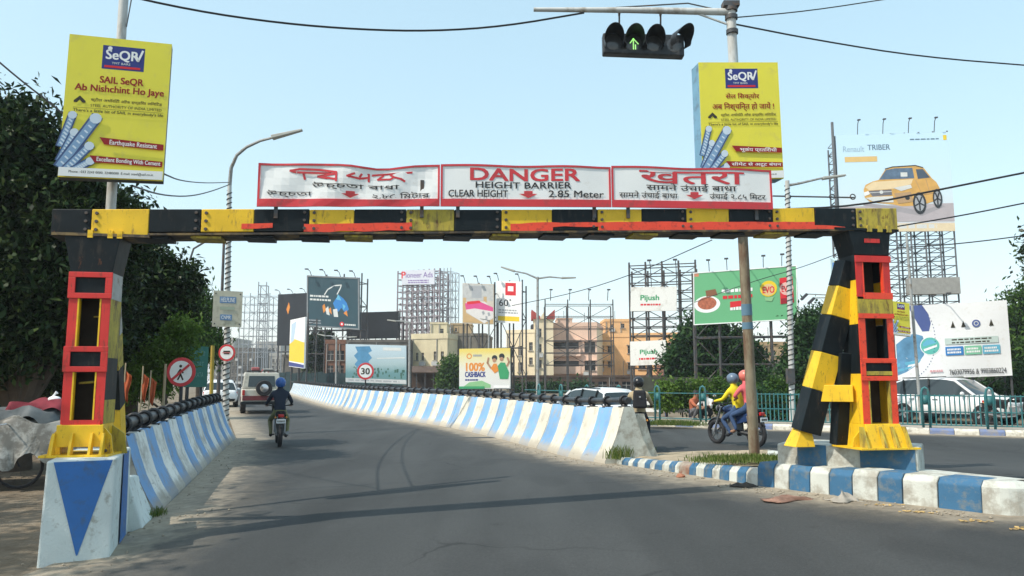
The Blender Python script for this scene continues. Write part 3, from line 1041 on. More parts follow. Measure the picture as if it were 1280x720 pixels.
# base shoe
zs0, zs1 = PLINTH_L_TOP, zz(531)
b = MB()
b.box(XL - hw - .02, XL + hw + .02, -.03, -.001, zs0 + .09, zs1)
b.build('shoe_plate', YEL, gantry, bevel=.005)
for sx, dx in ((-1, hw + .03), (1, hw + .03), (-1, .06), (1, .12)):
    x = XL + sx * dx
    MB().hexa([(x - .012, -.12, zs0), (x + .012, -.12, zs0), (x + .012, -.031, zs0), (x - .012, -.031, zs0), (x - .012, -.06, zs1 - .08), (x + .012, -.06, zs1 - .08), (x + .012, -.031, zs1 - .08), (x - .012, -.031, zs1 - .08)]).build('gusset', YEL, gantry)
for sx in (-1, 1):
    x = XL + sx * hw
    MB().prism([(x + sx * .003, zs0), (x + sx * .11, zs0), (x + sx * .08, zs0 + .2), (x + sx * .003, zs1 - .02)], .02, .04).build('gusset', YEL, gantry)
    MB().prism([(x + sx * .003, zs0), (x + sx * .16, zs0), (x + sx * .12, zs0 + .2), (x + sx * .003, zs1 - .02)], BD - .06, BD - .04).build('gusset', YELOLD, gantry)
MB().box(XL - hw - .13, XL + hw + .11, -.13, BD + .12, zs0 - .005, zs0 + .02).build('base_plate', YEL, gantry, bevel=.004)
# raking strut behind the left post
def strut(root, top, foot, w, stops, wd=.16):
    for f0, f1, mt in stops:
        b = MB().bar(V(top).lerp(V(foot), f0 + .001), V(top).lerp(V(foot), f1 - .001), w, wd, (0, 1, 0))
        b.build('strut_section', mt, root, bevel=.006)
dirv = V((-.30, .95, 0))
strut(gantry, (XL + .08, BD + .02, zz(350)), (XL - .05, BD + .95, zs0 + .02), .13, [(0, .3, STEEL), (.3, .5, YELOLD), (.5, .75, BLK), (.75, 1, YEL)])

# ---- right post
zq = lambda py: gx(1095, py)[1]
xa, _ = gx(1076, 450); xb, _ = gx(1119, 450)
XR = (xa + xb) / 2; WR = xb - xa
cols, frame, sides, hw, y0, y1 = post(XR, PLINTH_R_TOP, zt(XR) - BH, WR, False)
cols(zq(371), zq(322), RED, TAPE)
b = MB(); b.box(XR - hw - .01, XR + hw + .01, -.016, -.001, zq(328), zq(320)); b.build('batten_frame', RED, gantry)
b = MB(); b.box(XR - hw + .08, XR + hw + .01, -.016, -.001, zq(374), zq(366)); b.build('batten_frame', TAPE, gantry)
MB().box(XR - hw - .005, XR + hw + .005, -.014, -.001, zq(392) + .001, zq(374) - .001).build('batten_plate', YELOLD, gantry)
b = MB(); b.box(XR - hw - .0, XR + hw + .01, -.016, -.001, zq(398), zq(392)); b.build('batten_frame', TAPE, gantry)
cols(zq(448), zq(398) - .002, TAPE, BLK)
frame(zq(476), zq(448), TAPE, BLK)
MB().box(XR - hw + .06, XR + hw - .05, -.012, .0, zq(469), zq(464)).build('batten_strip', YELOLD, gantry)
cols(zq(530), zq(476) - .002, TAPE, YELOLD)
sides([(zq(530), zq(467), YEL), (zq(467), zq(405), BLK), (zq(405), zq(350), YEL), (zq(350), zq(318), BLK)])
zb1 = zt(XR) - BH - .035; h0 = zq(319)
b = MB()
b.hexa([(XR - hw, 0, h0), (XR + hw, 0, h0), (XR + hw, BD, h0), (XR - hw, BD, h0), (XR - hw - .08, -.01, zb1), (XR + hw + .03, -.01, zb1), (XR + hw + .03, BD + .01, zb1), (XR - hw - .08, BD + .01, zb1)])
b.build('head_bracket', BLK, gantry, bevel=.006)
MB().box(XR - .1, XR + .1, -.02, -.012, zq(304), zq(299)).build('maker_plate', RED, gantry)
MB().box(XR - hw - .26, XR + hw + .14, -.02, BD + .02, zb1 + .001, zb1 + .03).build('cap_plate', BLK, gantry)
for dx in (.12, .26, .38):
    MB().box(bx[-2] + dx, bx[-2] + dx + .06, -.03, -.002, zt(bx[-2]) - BH - .04, zt(bx[-2]) - BH + .04).build('clamp_lug', YELOLD, gantry)
zs0, zs1 = PLINTH_R_TOP, zq(530)
MB().hexa([(XR - hw - .02, -.10, zs0), (XR + hw + .05, -.10, zs0), (XR + hw + .05, BD, zs0), (XR - hw - .02, BD, zs0), (XR - hw, -.02, zs1), (XR + hw, -.02, zs1), (XR + hw, BD, zs1), (XR - hw, BD, zs1)]).build('shoe_plate', YEL, gantry, bevel=.006)
for x in (XR - hw - .06, XR - .06, XR + .09, XR + hw + .03):
    MB().hexa([(x - .012, -.17, zs0), (x + .012, -.17, zs0), (x + .012, -.0, zs0), (x - .012, -.0, zs0), (x - .012, -.06, zs1 - .03), (x + .012, -.06, zs1 - .03), (x + .012, -.0, zs1 - .03), (x - .012, -.0, zs1 - .03)]).build('gusset', YELOLD, gantry)
MB().prism([(XR - hw - .003, zs0), (XR - hw - .15, zs0), (XR - hw - .12, zs0 + .12), (XR - hw - .003, zs1 - .04)], .03, .05).build('gusset', YEL, gantry)
MB().box(XR - hw - .16, XR + hw + .14, -.17, BD + .1, zs0 - .006, zs0 + .014).build('base_plate', YEL, gantry)
# raking strut of the right post, tied back with a yellow stay
def gl(p):
    q = p - GL
    return V((q.dot(_gd), q.dot(_gn), p.z))
foot = gl(gnd(1003, 556.5, .545)); foot.z = PLINTH_R_TOP + .01
topq = V((XR - hw + .06, BD * .6, zq(326)))
strut(gantry, topq, foot, .27, [(0, .14, BLK), (.14, .30, YEL), (.30, .50, BLK), (.50, .70, YEL), (.70, .93, BLK)], .24)
ft = topq.lerp(foot, .93)
MB().hexa([foot + V(q) for q in ((-.16, -.12, -.02), (.10, -.12, -.02), (.10, .16, -.02), (-.16, .16, -.02), (-.05, -.08, .20), (.08, -.08, .2), (.08, .12, .2), (-.05, .12, .2))]).build('strut_shoe', YEL, gantry, bevel=.005)
m1 = topq.lerp(foot, .66)
zty = zq(492)
strut(gantry, (XR - hw - .005, BD * .5, zty), (topq.lerp(foot, .70).x, topq.lerp(foot, .7).y, zty), .2, [(0, 1, YEL)], .18)
strut(gantry, (XR - hw - .06, BD * .75, zq(440)), (foot.x + .42, foot.y - .1, foot.z), .15, [(0, .35, BLK), (.36, 1, BLK)], .16)

bolt = MB().lathe([(.016, -.014), (.018, -.01), (.018, 0)], 6, (0, 0, 0), 'y').mesh('bolt', DSTEEL)
for xx, z_ in [(bx[i] + dx, zt(bx[i]) - BH * f_) for i in range(1, len(bx) - 1, 2) for dx in (-.05, .05) for f_ in (.15, .5, .85)] + [(XL + dx, zs + .05) for dx in (-.24, .24) for zs in (PLINTH_L_TOP,)]:
    o = obj('bolt', bolt, gantry); o.location = (xx, -.001, z_)

# ================================================================== DANGER SIGNS ON THE BEAM
SW = pm('sign white', (.82, .83, .81), .4, .04, 3, dirt=(.7, .68, .63), dirt_amt=.08, dscale=5, spec=.4)
SR = pm('sign red', (.62, .045, .055), .45, .08, 4, dirt=(.4, .06, .06), dirt_amt=.3, dscale=7)
SB = pm('sign black lettering', (.03, .03, .032), .5, .1, 4)
def beam_sign(pxa, pxb, pyta, pytb, pyba, pybb, label, warp=None, yl=-.035):
    xa, za = gx(pxa, pyba, yl); xb, zb = gx(pxb, pybb, yl)
    ht = (gx(pxa, pyta, yl)[1] - za + gx(pxb, pytb, yl)[1] - zb) / 2
    loc = GL + _gd * xa + _gn * yl + V((0, 0, za))
    root = thing('warning_sign', label, 'sign', loc, GRZ, 'warning signs on the gantry beam')
    f = Face(root, xb - xa, ht, 0, 0, 0, (zb - za) / (xb - xa), .002, warp)
    f.panel(SW, .012, nx=24, nz=6)
    f.border(.022, SR, tb=.085, depth=.008)
    # mounting straps down to the beam
    for fx in (.1, .9):
        p = f.P(fx, 1.0)
        MB().box(p.x - .02, p.x + .02, .013, .03, p.z - .12, p.z + .3).build('mounting_strap', DSTEEL, root)
    f.layer = 2
    return f
def w1(fx, fy):
    s = (1 - fy)
    return (-.055 * math.exp(-((fx - .66) / .16) ** 2) * s - .0 * fx, .02 * math.sin(fx * 9) * s + .01 * math.sin(fx * 21 + fy * 4))
def w2(fx, fy):
    return (.006 * math.sin(fx * 11) * (1 - fy), .008 * math.sin(fx * 13 + 1) * (1 - fy))
f = beam_sign(321, 549.5, 203, 206, 258.5, 258, 'leftmost dented white and red danger sign with Bengali lettering on the beam', w1)
# large hand painted word in strokes
X = lambda u: .2 + .4 * u
B1 = [[(.21, .26), (.60, .22)], [(.24, .26), (.25, .50)], [(.20, .26), (.17, .20), (.22, .14), (.33, .16), (.42, .24)],
      [(.42, .25), (.42, .56)], [(.42, .50), (.32, .40), (.415, .30)], [(.32, .40), (.37, .47)],
      [(.52, .24), (.48, .36), (.55, .42), (.60, .34)], [(.60, .22), (.60, .50)], [(.56, .24), (.55, .36)],
      [(.62, .24), (.84, .20)], [(.68, .24), (.65, .40), (.72, .40), (.74, .32), (.78, .42), (.80, .52)], [(.72, .22), (.74, .32)]]
f.stroke([[(x, .13 + (y - .14) * .64) for x, y in ln] for ln in B1], .048, SR)
f.text('উচ্চতা বাধা', .29, .42, .77, .60, SB, .012)
f.text('উচ্চতা', .05, .62, .29, .78, SB, .012)
f.text('২.৮৫ িমটার', .62, .64, .94, .80, SB, .008)
f.poly([(.475, .63), (.525, .63), (.525, .69), (.55, .69), (.50, .79), (.45, .69), (.475, .69)], SR, 'arrow')
f = beam_sign(550.5, 764, 206, 207.5, 258, 259, 'middle white and red DANGER height barrier sign with English lettering on the beam', w2)
f.text('DANGER', .17, .085, .81, .375, SR, .045)
f.text('HEIGHT BARRIER', .20, .41, .76, .56, SB, .022)
f.text('CLEAR HEIGHT', .045, .61, .385, .77, SB, .022)
f.text('2.85 Meter', .625, .61, .955, .77, SB, .022)
f.poly([(.48, .62), (.53, .62), (.53, .69), (.56, .69), (.505, .79), (.45, .69), (.48, .69)], SR, 'arrow')
f = beam_sign(765, 966, 207.5, 212, 259, 262, 'rightmost white and red danger sign with Hindi lettering on the beam', w2)
f.text('खतरा', .17, .10, .82, .40, SR, .03)
f.text('सामने उंचाई बाधा', .21, .40, .77, .59, SB, .012)
f.text('सामने उंचाई बाधा', .045, .60, .40, .78, SB, .008)
f.text('उंचाई २.८५ िमटर', .60, .60, .955, .78, SB, .008)
f.poly([(.48, .60), (.53, .60), (.53, .67), (.56, .67), (.505, .77), (.45, .67), (.48, .67)], SR, 'arrow')

# ================================================================== POLES WITH YELLOW ADVERTISING BOXES
ADY = pm('advert yellow', (.80, .72, .06), .45, .05, 1.5, dirt=(.68, .6, .1), dirt_amt=.2)
NAVY = flat('navy', (.035, .05, .22)); MAROON = flat('maroon', (.30, .018, .02)); RODB = flat('steel rod blue', (.22, .36, .55)); RODL = flat('steel rod light', (.6, .7, .8))
RODD = flat('steel rod dark', (.06, .1, .22)); INK = flat('ink', (.05, .045, .03)); PRED = flat('print red', (.65, .03, .04)); PALE = flat('pale grey print', (.66, .68, .66))
def ad_design(f, hindi):
    f.rect(.325, .055, .735, .225, NAVY)
    f.text('SeQR', .36, .085, .68, .165, WHT, .03)
    f.rect(.35, .198, .70, .214, PRED)
    f.text('TMT BARS', .42, .172, .60, .188, PALE, .01)
    f.stroke([[(.655, .12), (.675, .15), (.715, .075)]], .014, WHT, 'logo')
    f.disc(.395, .075, .014, WHT, name='logo')
    if not hindi:
        f.text('SAIL SeQR', .32, .28, .74, .335, MAROON, .03)
        f.text('Ab Nishchint Ho Jaye', .09, .345, .95, .405, MAROON, .025)
    else:
        f.text('सेल िसक्योर', .32, .265, .74, .325, MAROON, .015)
        f.text('अब िनश्चिन्त हो जायें !', .15, .345, .92, .42, MAROON, .012)
    f.poly([(.09, .465), (.145, .43), (.20, .465), (.20, .478), (.17, .478), (.145, .458), (.12, .478), (.09, .478)], INK, 'logo')
    f.text('स्टील अथॉरिटी ऑफ इण्डिया लिमिटेड', .25, .438, .94, .468, INK, .012)
    f.text('STEEL AUTHORITY OF INDIA LIMITED', .25, .483, .94, .502, INK, .005)
    f.rect(.09, .512, .96, .514, INK)
    f.text("There's a little bit of SAIL in everybody's life", .09, .52, .96, .548, INK, .01)
    # ribbed steel rods fanned out at the lower corner
    rods = [((-.0, .78), (.09, .57), .055), ((.01, .88), (.12, .69), .055), ((.02, .92), (.31, .585), .075), ((.06, .955), (.27, .78), .06), ((.13, .955), (.29, .885), .055)]
    k = f.w / f.h
    for (xa, ya), (xb, yb), w in rods:
        xa = max(xa, .005)
        f.stroke([[(xa, ya), (xb, yb)]], w, RODD, 'rod_print')
        f.stroke([[(xa, ya), (xb, yb)]], w * .68, RODB, 'rod_print')
        marks = []
        for i in range(9):
            t = (i + .5) / 9
            x, y = xa + (xb - xa) * t, ya + (yb - ya) * t
            marks.append([(x - .012, y - .004), (x + .012, y + .010)])
        f.stroke(marks, .011, RODL, 'rod_print')
        f.disc(xb, yb, w * .5, RODL, n=10, name='rod_print')
    f.poly([(.36, .715), (.985, .742), (.985, .785), (.41, .765)], MAROON)
    f.text('Earthquake Resistant' if not hindi else 'भूकंप प्रतिरोधी', .46, .728 if hindi else .73, .92, .772, WHT, .012, slant=-.012)
    f.poly([(.28, .845), (.985, .865), (.985, .905), (.33, .893)], MAROON)
    f.text('Excellent Bonding With Cement' if not hindi else 'सीमेंट से अटूट बंधन', .35, .853, .965, .892, WHT, .012, slant=-.012)
    f.rect(.005, .935, .995, .995, WHT)
    f.text('Phone : 033 2243 0000, 22480000  E-mail: steel@sail.co.in', .1, .953, .90, .975, INK, .01)
def ad_box(name, label, TL, TR, BL, YL_, YR_, hindi, depth=.16, edge=None):
    A, B_, C = at(*TL, YL_), at(*TR, YR_), at(*BL, YL_)
    d = B_ - A
    rz = math.atan2(d.y, d.x)
    w = math.hypot(d.x, d.y)
    h = A.z - C.z
    u = V((math.cos(rz), math.sin(rz), 0))
    root = thing(name, label, 'advertising box', V((C.x, C.y, C.z)), rz, 'yellow advertising boxes on poles')
    f = Face(root, w, h, 0, 0, 0, d.z / w, .0007, shear=(A - C).dot(u))
    f.panel(ADY, .006, 'printed_face')
    b = MB()
    e = V((0, .0065, 0))
    q = [f.P(0, 1) + e, f.P(1, 1) + e, f.P(1, 0) + e, f.P(0, 0) + e]
    off = V((0, depth, 0))
    b.hexa([q[0], q[1], q[1] + off, q[0] + off, q[3], q[2], q[2] + off, q[3] + off])
    b.build('box_case', edge or DSTEEL, root, bevel=.006)
    ad_design(f, hindi)
    return root, f
EDGE_B = pm('blue box edge', (.16, .33, .46), .5, .1, 4, dirt=(.1, .15, .2), dirt_amt=.3)
adl, fadl = ad_box('advertising_box', 'tilted yellow steel bar advert with English lettering on the left pole', (87, 42), (215, 55), (72, 221), 8.75, 9.15, False)
adr, fadr = ad_box('advertising_box', 'yellow steel bar advert with Hindi lettering on the signal pole', (873, 78), (972, 78), (879, 226), 10.75, 10.95, True, .26, EDGE_B)
def mast(name, label, base, top, r0, r1, mats, cat='pole', bands=(), wrap=None, n=12, group=None):
    root = thing(name, label, cat, base, 0, group)
    t = V(top) - V(base)
    K = 8
    MB().tube([t * (i / K) for i in range(K + 1)], [r0 + (r1 - r0) * i / K for i in range(K + 1)], n).build('shaft', mats, root, smooth=True)
    for f0, f1, mt in bands:
        MB().tube([t * f0, t * f1], [(r0 + (r1 - r0) * f0) + .004, (r0 + (r1 - r0) * f1) + .004], n).build('painted_band', mt, root, smooth=True)
    if wrap:
        f0, f1, turns, mt = wrap
        pts = []
        up = t.normalized(); ex = up.cross(V((0, 1, 0))).normalized(); ey = up.cross(ex)
        N = int(turns * 10)
        for i in range(N + 1):
            f = f0 + (f1 - f0) * i / N
            a = 2 * math.pi * turns * i / N
            rr_ = r0 + (r1 - r0) * f + .008
            pts.append(t * f + (ex * math.cos(a) + ey * math.sin(a)) * rr_)
        MB().tube(pts, .016 if wrap[3] is not None else .02, 5).build('light_string', mt, root, smooth=True)
    return root
lp_base = base_at(146, 10.3); lp_base.x = at(140, 470, 10.3).x - .05
GP = pm('pale grey pole paint', (.52, .53, .51), .5, .1, 3, dirt=(.3, .27, .22), dirt_amt=.35, dscale=4, streak=True)
ltop = at(157, -40, 9.25)
lpb = onground(at(141, 400, 9.25).x - .1, 9.25)
left_pole = mast('sign_pole', 'pale grey pole behind the left gantry post carrying the yellow advert', lpb, ltop, .06, .055, GP)
MB().tube([ltop - lpb + V((.07, -.02, -.05)), ltop - lpb + V((.12, -.02, -.35)), ltop - lpb + V((.07, -.02, -.8))], .008, 5).build('loose_cable', DSTEEL, left_pole)
for z in (.35, 1.35):
    c = V((fadl.P(.45, 0).x, 0, z))
rp_base = gnd(943, 567, .30); rp_top = at(913, 8, 11.0)
right_pole = mast('signal_pole', 'weathered rusty signal pole with blue bands standing on the grassy median', rp_base, rp_top, .078, .068, RUST, 'pole',
                  [(.27, .285, flat('pole blue', (.12, .22, .30))), (.30, .325, flat('pole blue', (.12, .22, .30))), (.80, 1.0, GP)])
# ---- overhead traffic signal
rt = rp_top - rp_base
armY = 11.0
armL = at(667, 12, armY) - rp_base; armR = at(912, 15, armY) - rp_base
b = MB(); b.tube([armL, armL.lerp(armR, .5) + V((0, 0, .01)), armR], [.032, .045, .055], 10); b.build('mast_arm', GP, right_pole, smooth=True)
MB().tube([at(868, 14, armY) - rp_base + V((0, 0, -.02)), at(908, 30, armY) - rp_base], .018, 6).build('arm_brace', GP, right_pole)
MB().tube([at(770, 11, armY) - rp_base + V((0, 0, .02)), at(860, 8, armY) - rp_base + V((0, 0, .05)), at(905, 14, armY) - rp_base], .012, 6).build('arm_stay', DSTEEL, right_pole)
for py, r_ in ((12, .10), (22, .095), (40, .09)):
    c = at(913.5 + (py - 12) * .06, py, 11.0) - rp_base
    MB().tube([c - V((0, 0, .03)), c + V((0, 0, .03))], r_, 12).build('clamp_collar', DSTEEL, right_pole, smooth=True)
MB().box(rt.x - .12, rt.x + .12, rt.y - .08, rt.y + .08, rt.z - .02, rt.z + .06).build('pole_cap', DSTEEL, right_pole)
sgA = at(754, 66, armY); sgB = at(866, 70, armY)
dsg = sgB - sgA
rzs = math.atan2(dsg.y, dsg.x)
sig = thing('traffic_signal', 'dark four lamp traffic signal with green arrow hanging from the mast arm', 'traffic light', sgA, rzs)
sw = 1.22; shh = .34
BX = pm('dull black signal housing', (.022, .026, .03), .45, .2, 6, dirt=(.07, .07, .07), dirt_amt=.3)
MB().hexa([(0, 0, 0), (sw, 0, -.05), (sw, .16, -.05), (0, .16, 0), (0, 0, shh - .02), (sw, 0, shh - .05), (sw, .16, shh - .05), (0, .16, shh - .02)]).build('housing', BX, sig, bevel=.02)
GLN = glassy('dark signal lens', (.05, .055, .06), .15)
GARROW = emit('lit green arrow', (.35, .75, .22), .8)
for i in range(4):
    cx = sw * (i + .5) / 4; cz = shh / 2 - .012 * i - .01
    MB().lathe([(.0, -.012), (.09, -.006), (.128, .004), (.128, .012)], 20, (cx, 0, cz), 'y').build('lens', GLN, sig, smooth=True)
    b = MB()
    n = 18
    vs = []
    a0 = -.55
    for k in range(n + 1):
        a = a0 + (math.pi - 2 * a0) * k / n
        drop = .30 * (.45 + .55 * max(0, math.sin(a)))
        for (rr_, yy) in ((.140, 0), (.150, -drop), (.142, -drop), (.132, 0)):
            vs.append((cx + rr_ * math.cos(a) * (1.0), yy, cz + rr_ * math.sin(a) * 1.12 + (.012 if yy < 0 else 0)))
    fs = []
    for k in range(n):
        for j in range(4):
            fs.append((k * 4 + j, k * 4 + (j + 1) % 4, (k + 1) * 4 + (j + 1) % 4, (k + 1) * 4 + j))
    o = b.add(vs, fs).build('visor', BX, sig, smooth=True)
    if i == 3:
        o.location = V((cx, 0, cz)) - Matrix.Rotation(.5, 3, 'Z') @ V((cx, 0, cz)) + V((.05, -.02, .03))
        o.rotation_euler = (0, 0, .5)
fa = Face(sig, sw, shh, 0, 0, -.02, 0, .003)
cx = 1.5 / 4
fa.stroke([[(cx - .005, .86), (cx - .005, .38)], [(cx - .005, .38), (cx + .055, .62)], [(cx - .005, .38), (cx - .045, .58)], [(cx + .02, .86), (cx + .02, .66)]], .05, GARROW, 'green_arrow')
for px in (775, 827):
    a = at(px, 12, armY) - sgA; c = at(px, 40, armY) - sgA
    a = Matrix.Rotation(-rzs, 3, 'Z') @ a; c = Matrix.Rotation(-rzs, 3, 'Z') @ c
    c.z = shh - .06
    MB().tube([(a.x, .08, a.z), (c.x, .08, c.z)], .014, 6).build('hanger', DSTEEL, sig)
    MB().torus((a.x, .08, a.z), .06, .012, 'x', 14, 5).build('hanger_clamp', DSTEEL, sig)
# ================================================================== TREES AND SHRUBS
BARK = pm('bark', (.10, .075, .055), .95, .3, 4, bmp=.8, bscale=20)
LEAF_DARK = leafmat('dark glossy leaves', [(.007, .018, .006), (.013, .032, .009), (.022, .048, .013), (.032, .06, .016), (.07, .10, .03)], .12, .4)  # palest tone paints sunlight onto a few of the leaves
LEAF_MID = leafmat('mid green leaves', [(.03, .075, .014), (.055, .12, .02), (.09, .16, .03)], .28)
LEAF_LIGHT = leafmat('light green leaves', [(.07, .14, .02), (.11, .20, .03), (.16, .25, .05)], .35)
LEAF_BLUE = leafmat('bluish deep green leaves', [(.014, .045, .015), (.028, .075, .022), (.05, .105, .03)], .22)
def leaf_cloud(lobes, nclump, per, clump_r, ll, lw, seed, shell=.55, droop=.15):
    rg = np.random.default_rng(seed)
    vol = np.array([l[1][0] * l[1][1] * l[1][2] for l in lobes]) ** (2 / 3)
    pick = rg.choice(len(lobes), nclump, p=vol / vol.sum())
    C = np.array([l[0] for l in lobes])[pick]; Rr = np.array([l[1] for l in lobes])[pick]
    d = rg.normal(size=(nclump, 3)); d /= np.linalg.norm(d, axis=1)[:, None]
    rad = shell + (1 - shell) * rg.random(nclump) ** .6
    rad *= rg.uniform(.86, 1.1, nclump)
    cc = C + d * Rr * rad[:, None]
    cr = clump_r * rg.uniform(.6, 1.3, nclump)
    n = nclump * per
    q = rg.normal(size=(n, 3)) * .45
    p = np.repeat(cc, per, 0) + q * np.repeat(cr, per)[:, None]
    # leaf frames
    ax = rg.normal(size=(n, 3)); ax[:, 2] -= droop * 2
    ax /= np.linalg.norm(ax, axis=1)[:, None]
    up = rg.normal(size=(n, 3)) * .7; up[:, 2] += 1.0
    side = np.cross(ax, up); side /= np.linalg.norm(side, axis=1)[:, None] + 1e-9
    nrm = np.cross(side, ax)
    L = ll * rg.uniform(.45, 1.45, n)[:, None]; Wd = lw * rg.uniform(.7, 1.25, n)[:, None]
    v = np.empty((n, 4, 3))
    v[:, 0] = p - ax * L * .5
    v[:, 1] = p + side * Wd * .5 + nrm * Wd * .12 + ax * L * .05
    v[:, 2] = p + ax * L * .5 - nrm * L * .08
    v[:, 3] = p - side * Wd * .5 + nrm * Wd * .12 + ax * L * .05
    return v.reshape(-1, 3), cc
def quads_mesh(name, v, mat):
    me = bpy.data.meshes.new(name)
    n = len(v) // 4
    me.vertices.add(len(v)); me.vertices.foreach_set('co', v.astype(np.float32).ravel())
    me.loops.add(4 * n); me.loops.foreach_set('vertex_index', np.arange(4 * n, dtype=np.int32))
    me.polygons.add(n); me.polygons.foreach_set('loop_start', np.arange(0, 4 * n, 4, dtype=np.int32))
    me.update(calc_edges=True); me.validate()
    me.materials.append(mat)
    return me
def tree(name, label, base, lobes, nclump, per, clump_r, ll, lw, mat, tr, seed, group=None, shell=.5, cat='tree', droop=.15):
    """lobes in world coordinates: (centre, radii)"""
    base = V(base)
    root = thing(name, label, cat, base, 0, group)
    lob = [((V(c) - base)[:], r) for c, r in lobes]
    v, cc = leaf_cloud(lob, nclump, per, clump_r, ll, lw, seed, shell, droop)
    obj('crown', quads_mesh('crown', v, mat), root)
    rg = random.Random(seed)
    mid = sum((V(c) for c, r in lob), V()) / len(lob)
    low = min(c[2] - r[2] for c, r in lob)
    fork = V((mid.x * .25, mid.y * .25, max(.25 * mid.z, low * .8)))
    b = MB()
    b.tube([V((0, 0, -.1)), V((fork.x * .3, fork.y * .3, fork.z * .5)), fork], [tr * 1.25, tr, tr * .85], 9)
    b.build('trunk', BARK, root, smooth=True)
    for c, r in lob:
        c = V(c)
        m = fork.lerp(c, .5) + V((rg.uniform(-.2, .2), rg.uniform(-.2, .2), .1 * r[2]))
        MB().tube([fork - V((0, 0, tr)), m, c, c + V((rg.uniform(-.5, .5) * r[0], 0, .55 * r[2]))], [tr * .55, tr * .4, tr * .25, tr * .08], 6).build('limb', BARK, root, smooth=True)
    return root
def LB(px, py, Y, rp, sq=1.0, dd=1.0):
    r = rp * Y / FPX
    return (at(px, py, Y), (r, r * dd, r * sq))
tree('roadside_tree', 'very large dark glossy-leaved tree behind the left gantry post and yellow advert', base_at(25, 14.5),
     [LB(20, 185, 14, 72), LB(62, 262, 14, 84), LB(-60, 215, 14, 105), LB(112, 300, 14.6, 66), LB(40, 372, 13.8, 84), LB(-50, 390, 14, 100), LB(110, 395, 15, 62)],
     1150, 56, .40, .165, .075, LEAF_DARK, .26, 11, 'trees left of the road', .35)
tree('roadside_tree', 'dark tree with ragged round crown between the big tree and the lamp post', base_at(165, 17.5),
     [LB(150, 292, 17.5, 44), LB(205, 360, 17.5, 40), LB(165, 392, 17.5, 54), LB(150, 330, 17.5, 46)],
     430, 56, .42, .165, .075, LEAF_DARK, .18, 12, 'trees left of the road', .35)
tree('roadside_tree', 'light green feathery young tree beside the no walking sign', base_at(214, 16.6),
     [LB(214, 440, 16.6, 25, 1.0), LB(192, 468, 16.6, 26), LB(228, 415, 16.6, 15), LB(170, 482, 16.6, 18)], 240, 34, .26, .13, .045, LEAF_LIGHT, .05, 13, 'trees left of the road', .2)
tree('roadside_tree', 'tall feathery green tree behind the green board and cream board', base_at(250, 30),
     [LB(248, 400, 30, 24, 1.3), LB(240, 440, 30, 25), LB(262, 430, 30, 20), LB(246, 372, 30, 14, 1.2)], 330, 32, .5, .24, .06, LEAF_MID, .12, 14, 'trees left of the road', .2, droop=.5)
tree('roadside_shrub', 'green bushes filling the gap under the dark trees behind the flags', base_at(150, 17.5),
     [LB(140, 450, 17.5, 34), LB(178, 462, 17.5, 24), LB(110, 455, 17.5, 34)], 240, 32, .35, .16, .07, LEAF_MID, .06, 15, None, .2, 'shrub')
tree('roadside_shrub', 'dim understorey bush at the picture edge behind the tarpaulin stall', base_at(20, 17),
     [LB(10, 462, 17, 44), LB(70, 455, 17, 42), LB(-60, 455, 17, 50), LB(40, 478, 18, 40), LB(100, 472, 18, 34)], 460, 30, .4, .18, .08, LEAF_DARK, .06, 16, None, .2, 'shrub')
# a roadside tree just outside the picture, whose shade falls across the left plinth
tree('roadside_tree', 'tall shade tree at the roadside beyond the left picture edge', onground(-11.2, 5.6),
     [((-10.2, 5.9, 6.6), (2.3, 1.9, 1.5)), ((-12.4, 4.6, 6.8), (2.2, 2.0, 1.7)), ((-9.6, 3.4, 7.0), (1.8, 1.6, 1.2)), ((-11.5, 7.5, 7.4), (1.9, 1.6, 1.4))],
     190, 30, .5, .22, .1, LEAF_DARK, .2, 17, 'trees left of the road', .3)
# right hand trees beyond the far pavement
tree('street_tree', 'broad dark tree under the green billboard', base_at(893, 46),
     [LB(880, 425, 46, 30), LB(915, 440, 46, 27), LB(858, 455, 46, 28), LB(895, 468, 46, 34), LB(935, 455, 46, 20)], 620, 34, .75, .34, .16, LEAF_BLUE, .22, 21, 'trees beyond the far pavement', .3)
tree('street_tree', 'pointed dark green tree between the wrapped pole and the right gantry post', base_at(1013, 36),
     [LB(1014, 430, 36, 25, 1.3), LB(1003, 465, 36, 27), LB(1028, 460, 36, 24), LB(1015, 402, 36, 12, 1.4)], 460, 34, .55, .25, .12, LEAF_BLUE, .15, 22, 'trees beyond the far pavement', .25)
tree('street_tree', 'mid green tree rising behind the white phone number hoarding at the picture edge', base_at(1275, 42),
     [LB(1270, 400, 42, 34), LB(1300, 430, 42, 50), LB(1262, 450, 42, 36), LB(1290, 375, 42, 24)], 460, 34, .6, .28, .13, LEAF_MID, .2, 23, 'trees beyond the far pavement', .3)
tree('street_tree', 'few leafy twigs of a tall tree poking in at the right picture edge', base_at(1345, 26),
     [LB(1340, 310, 26, 60), LB(1308, 300, 26, 28), LB(1360, 380, 26, 60)], 300, 30, .45, .2, .1, LEAF_DARK, .16, 24, 'trees beyond the far pavement', .3)
tree('street_tree', 'small green tree beside the cashback hoarding and grey building', base_at(563, 75), [LB(565, 462, 75, 11, 1.3), LB(558, 477, 75, 11)], 130, 30, .7, .4, .2, LEAF_MID, .12, 25, 'trees beyond the far pavement', .3)
tree('street_tree', 'dark creeper-covered tree below the dark teal billboard', base_at(398, 95), [LB(392, 440, 95, 14, 1.5), LB(404, 428, 95, 14), LB(398, 462, 95, 15)], 220, 30, 1.0, .5, .25, LEAF_DARK, .2, 26, 'trees beyond the far pavement', .3)
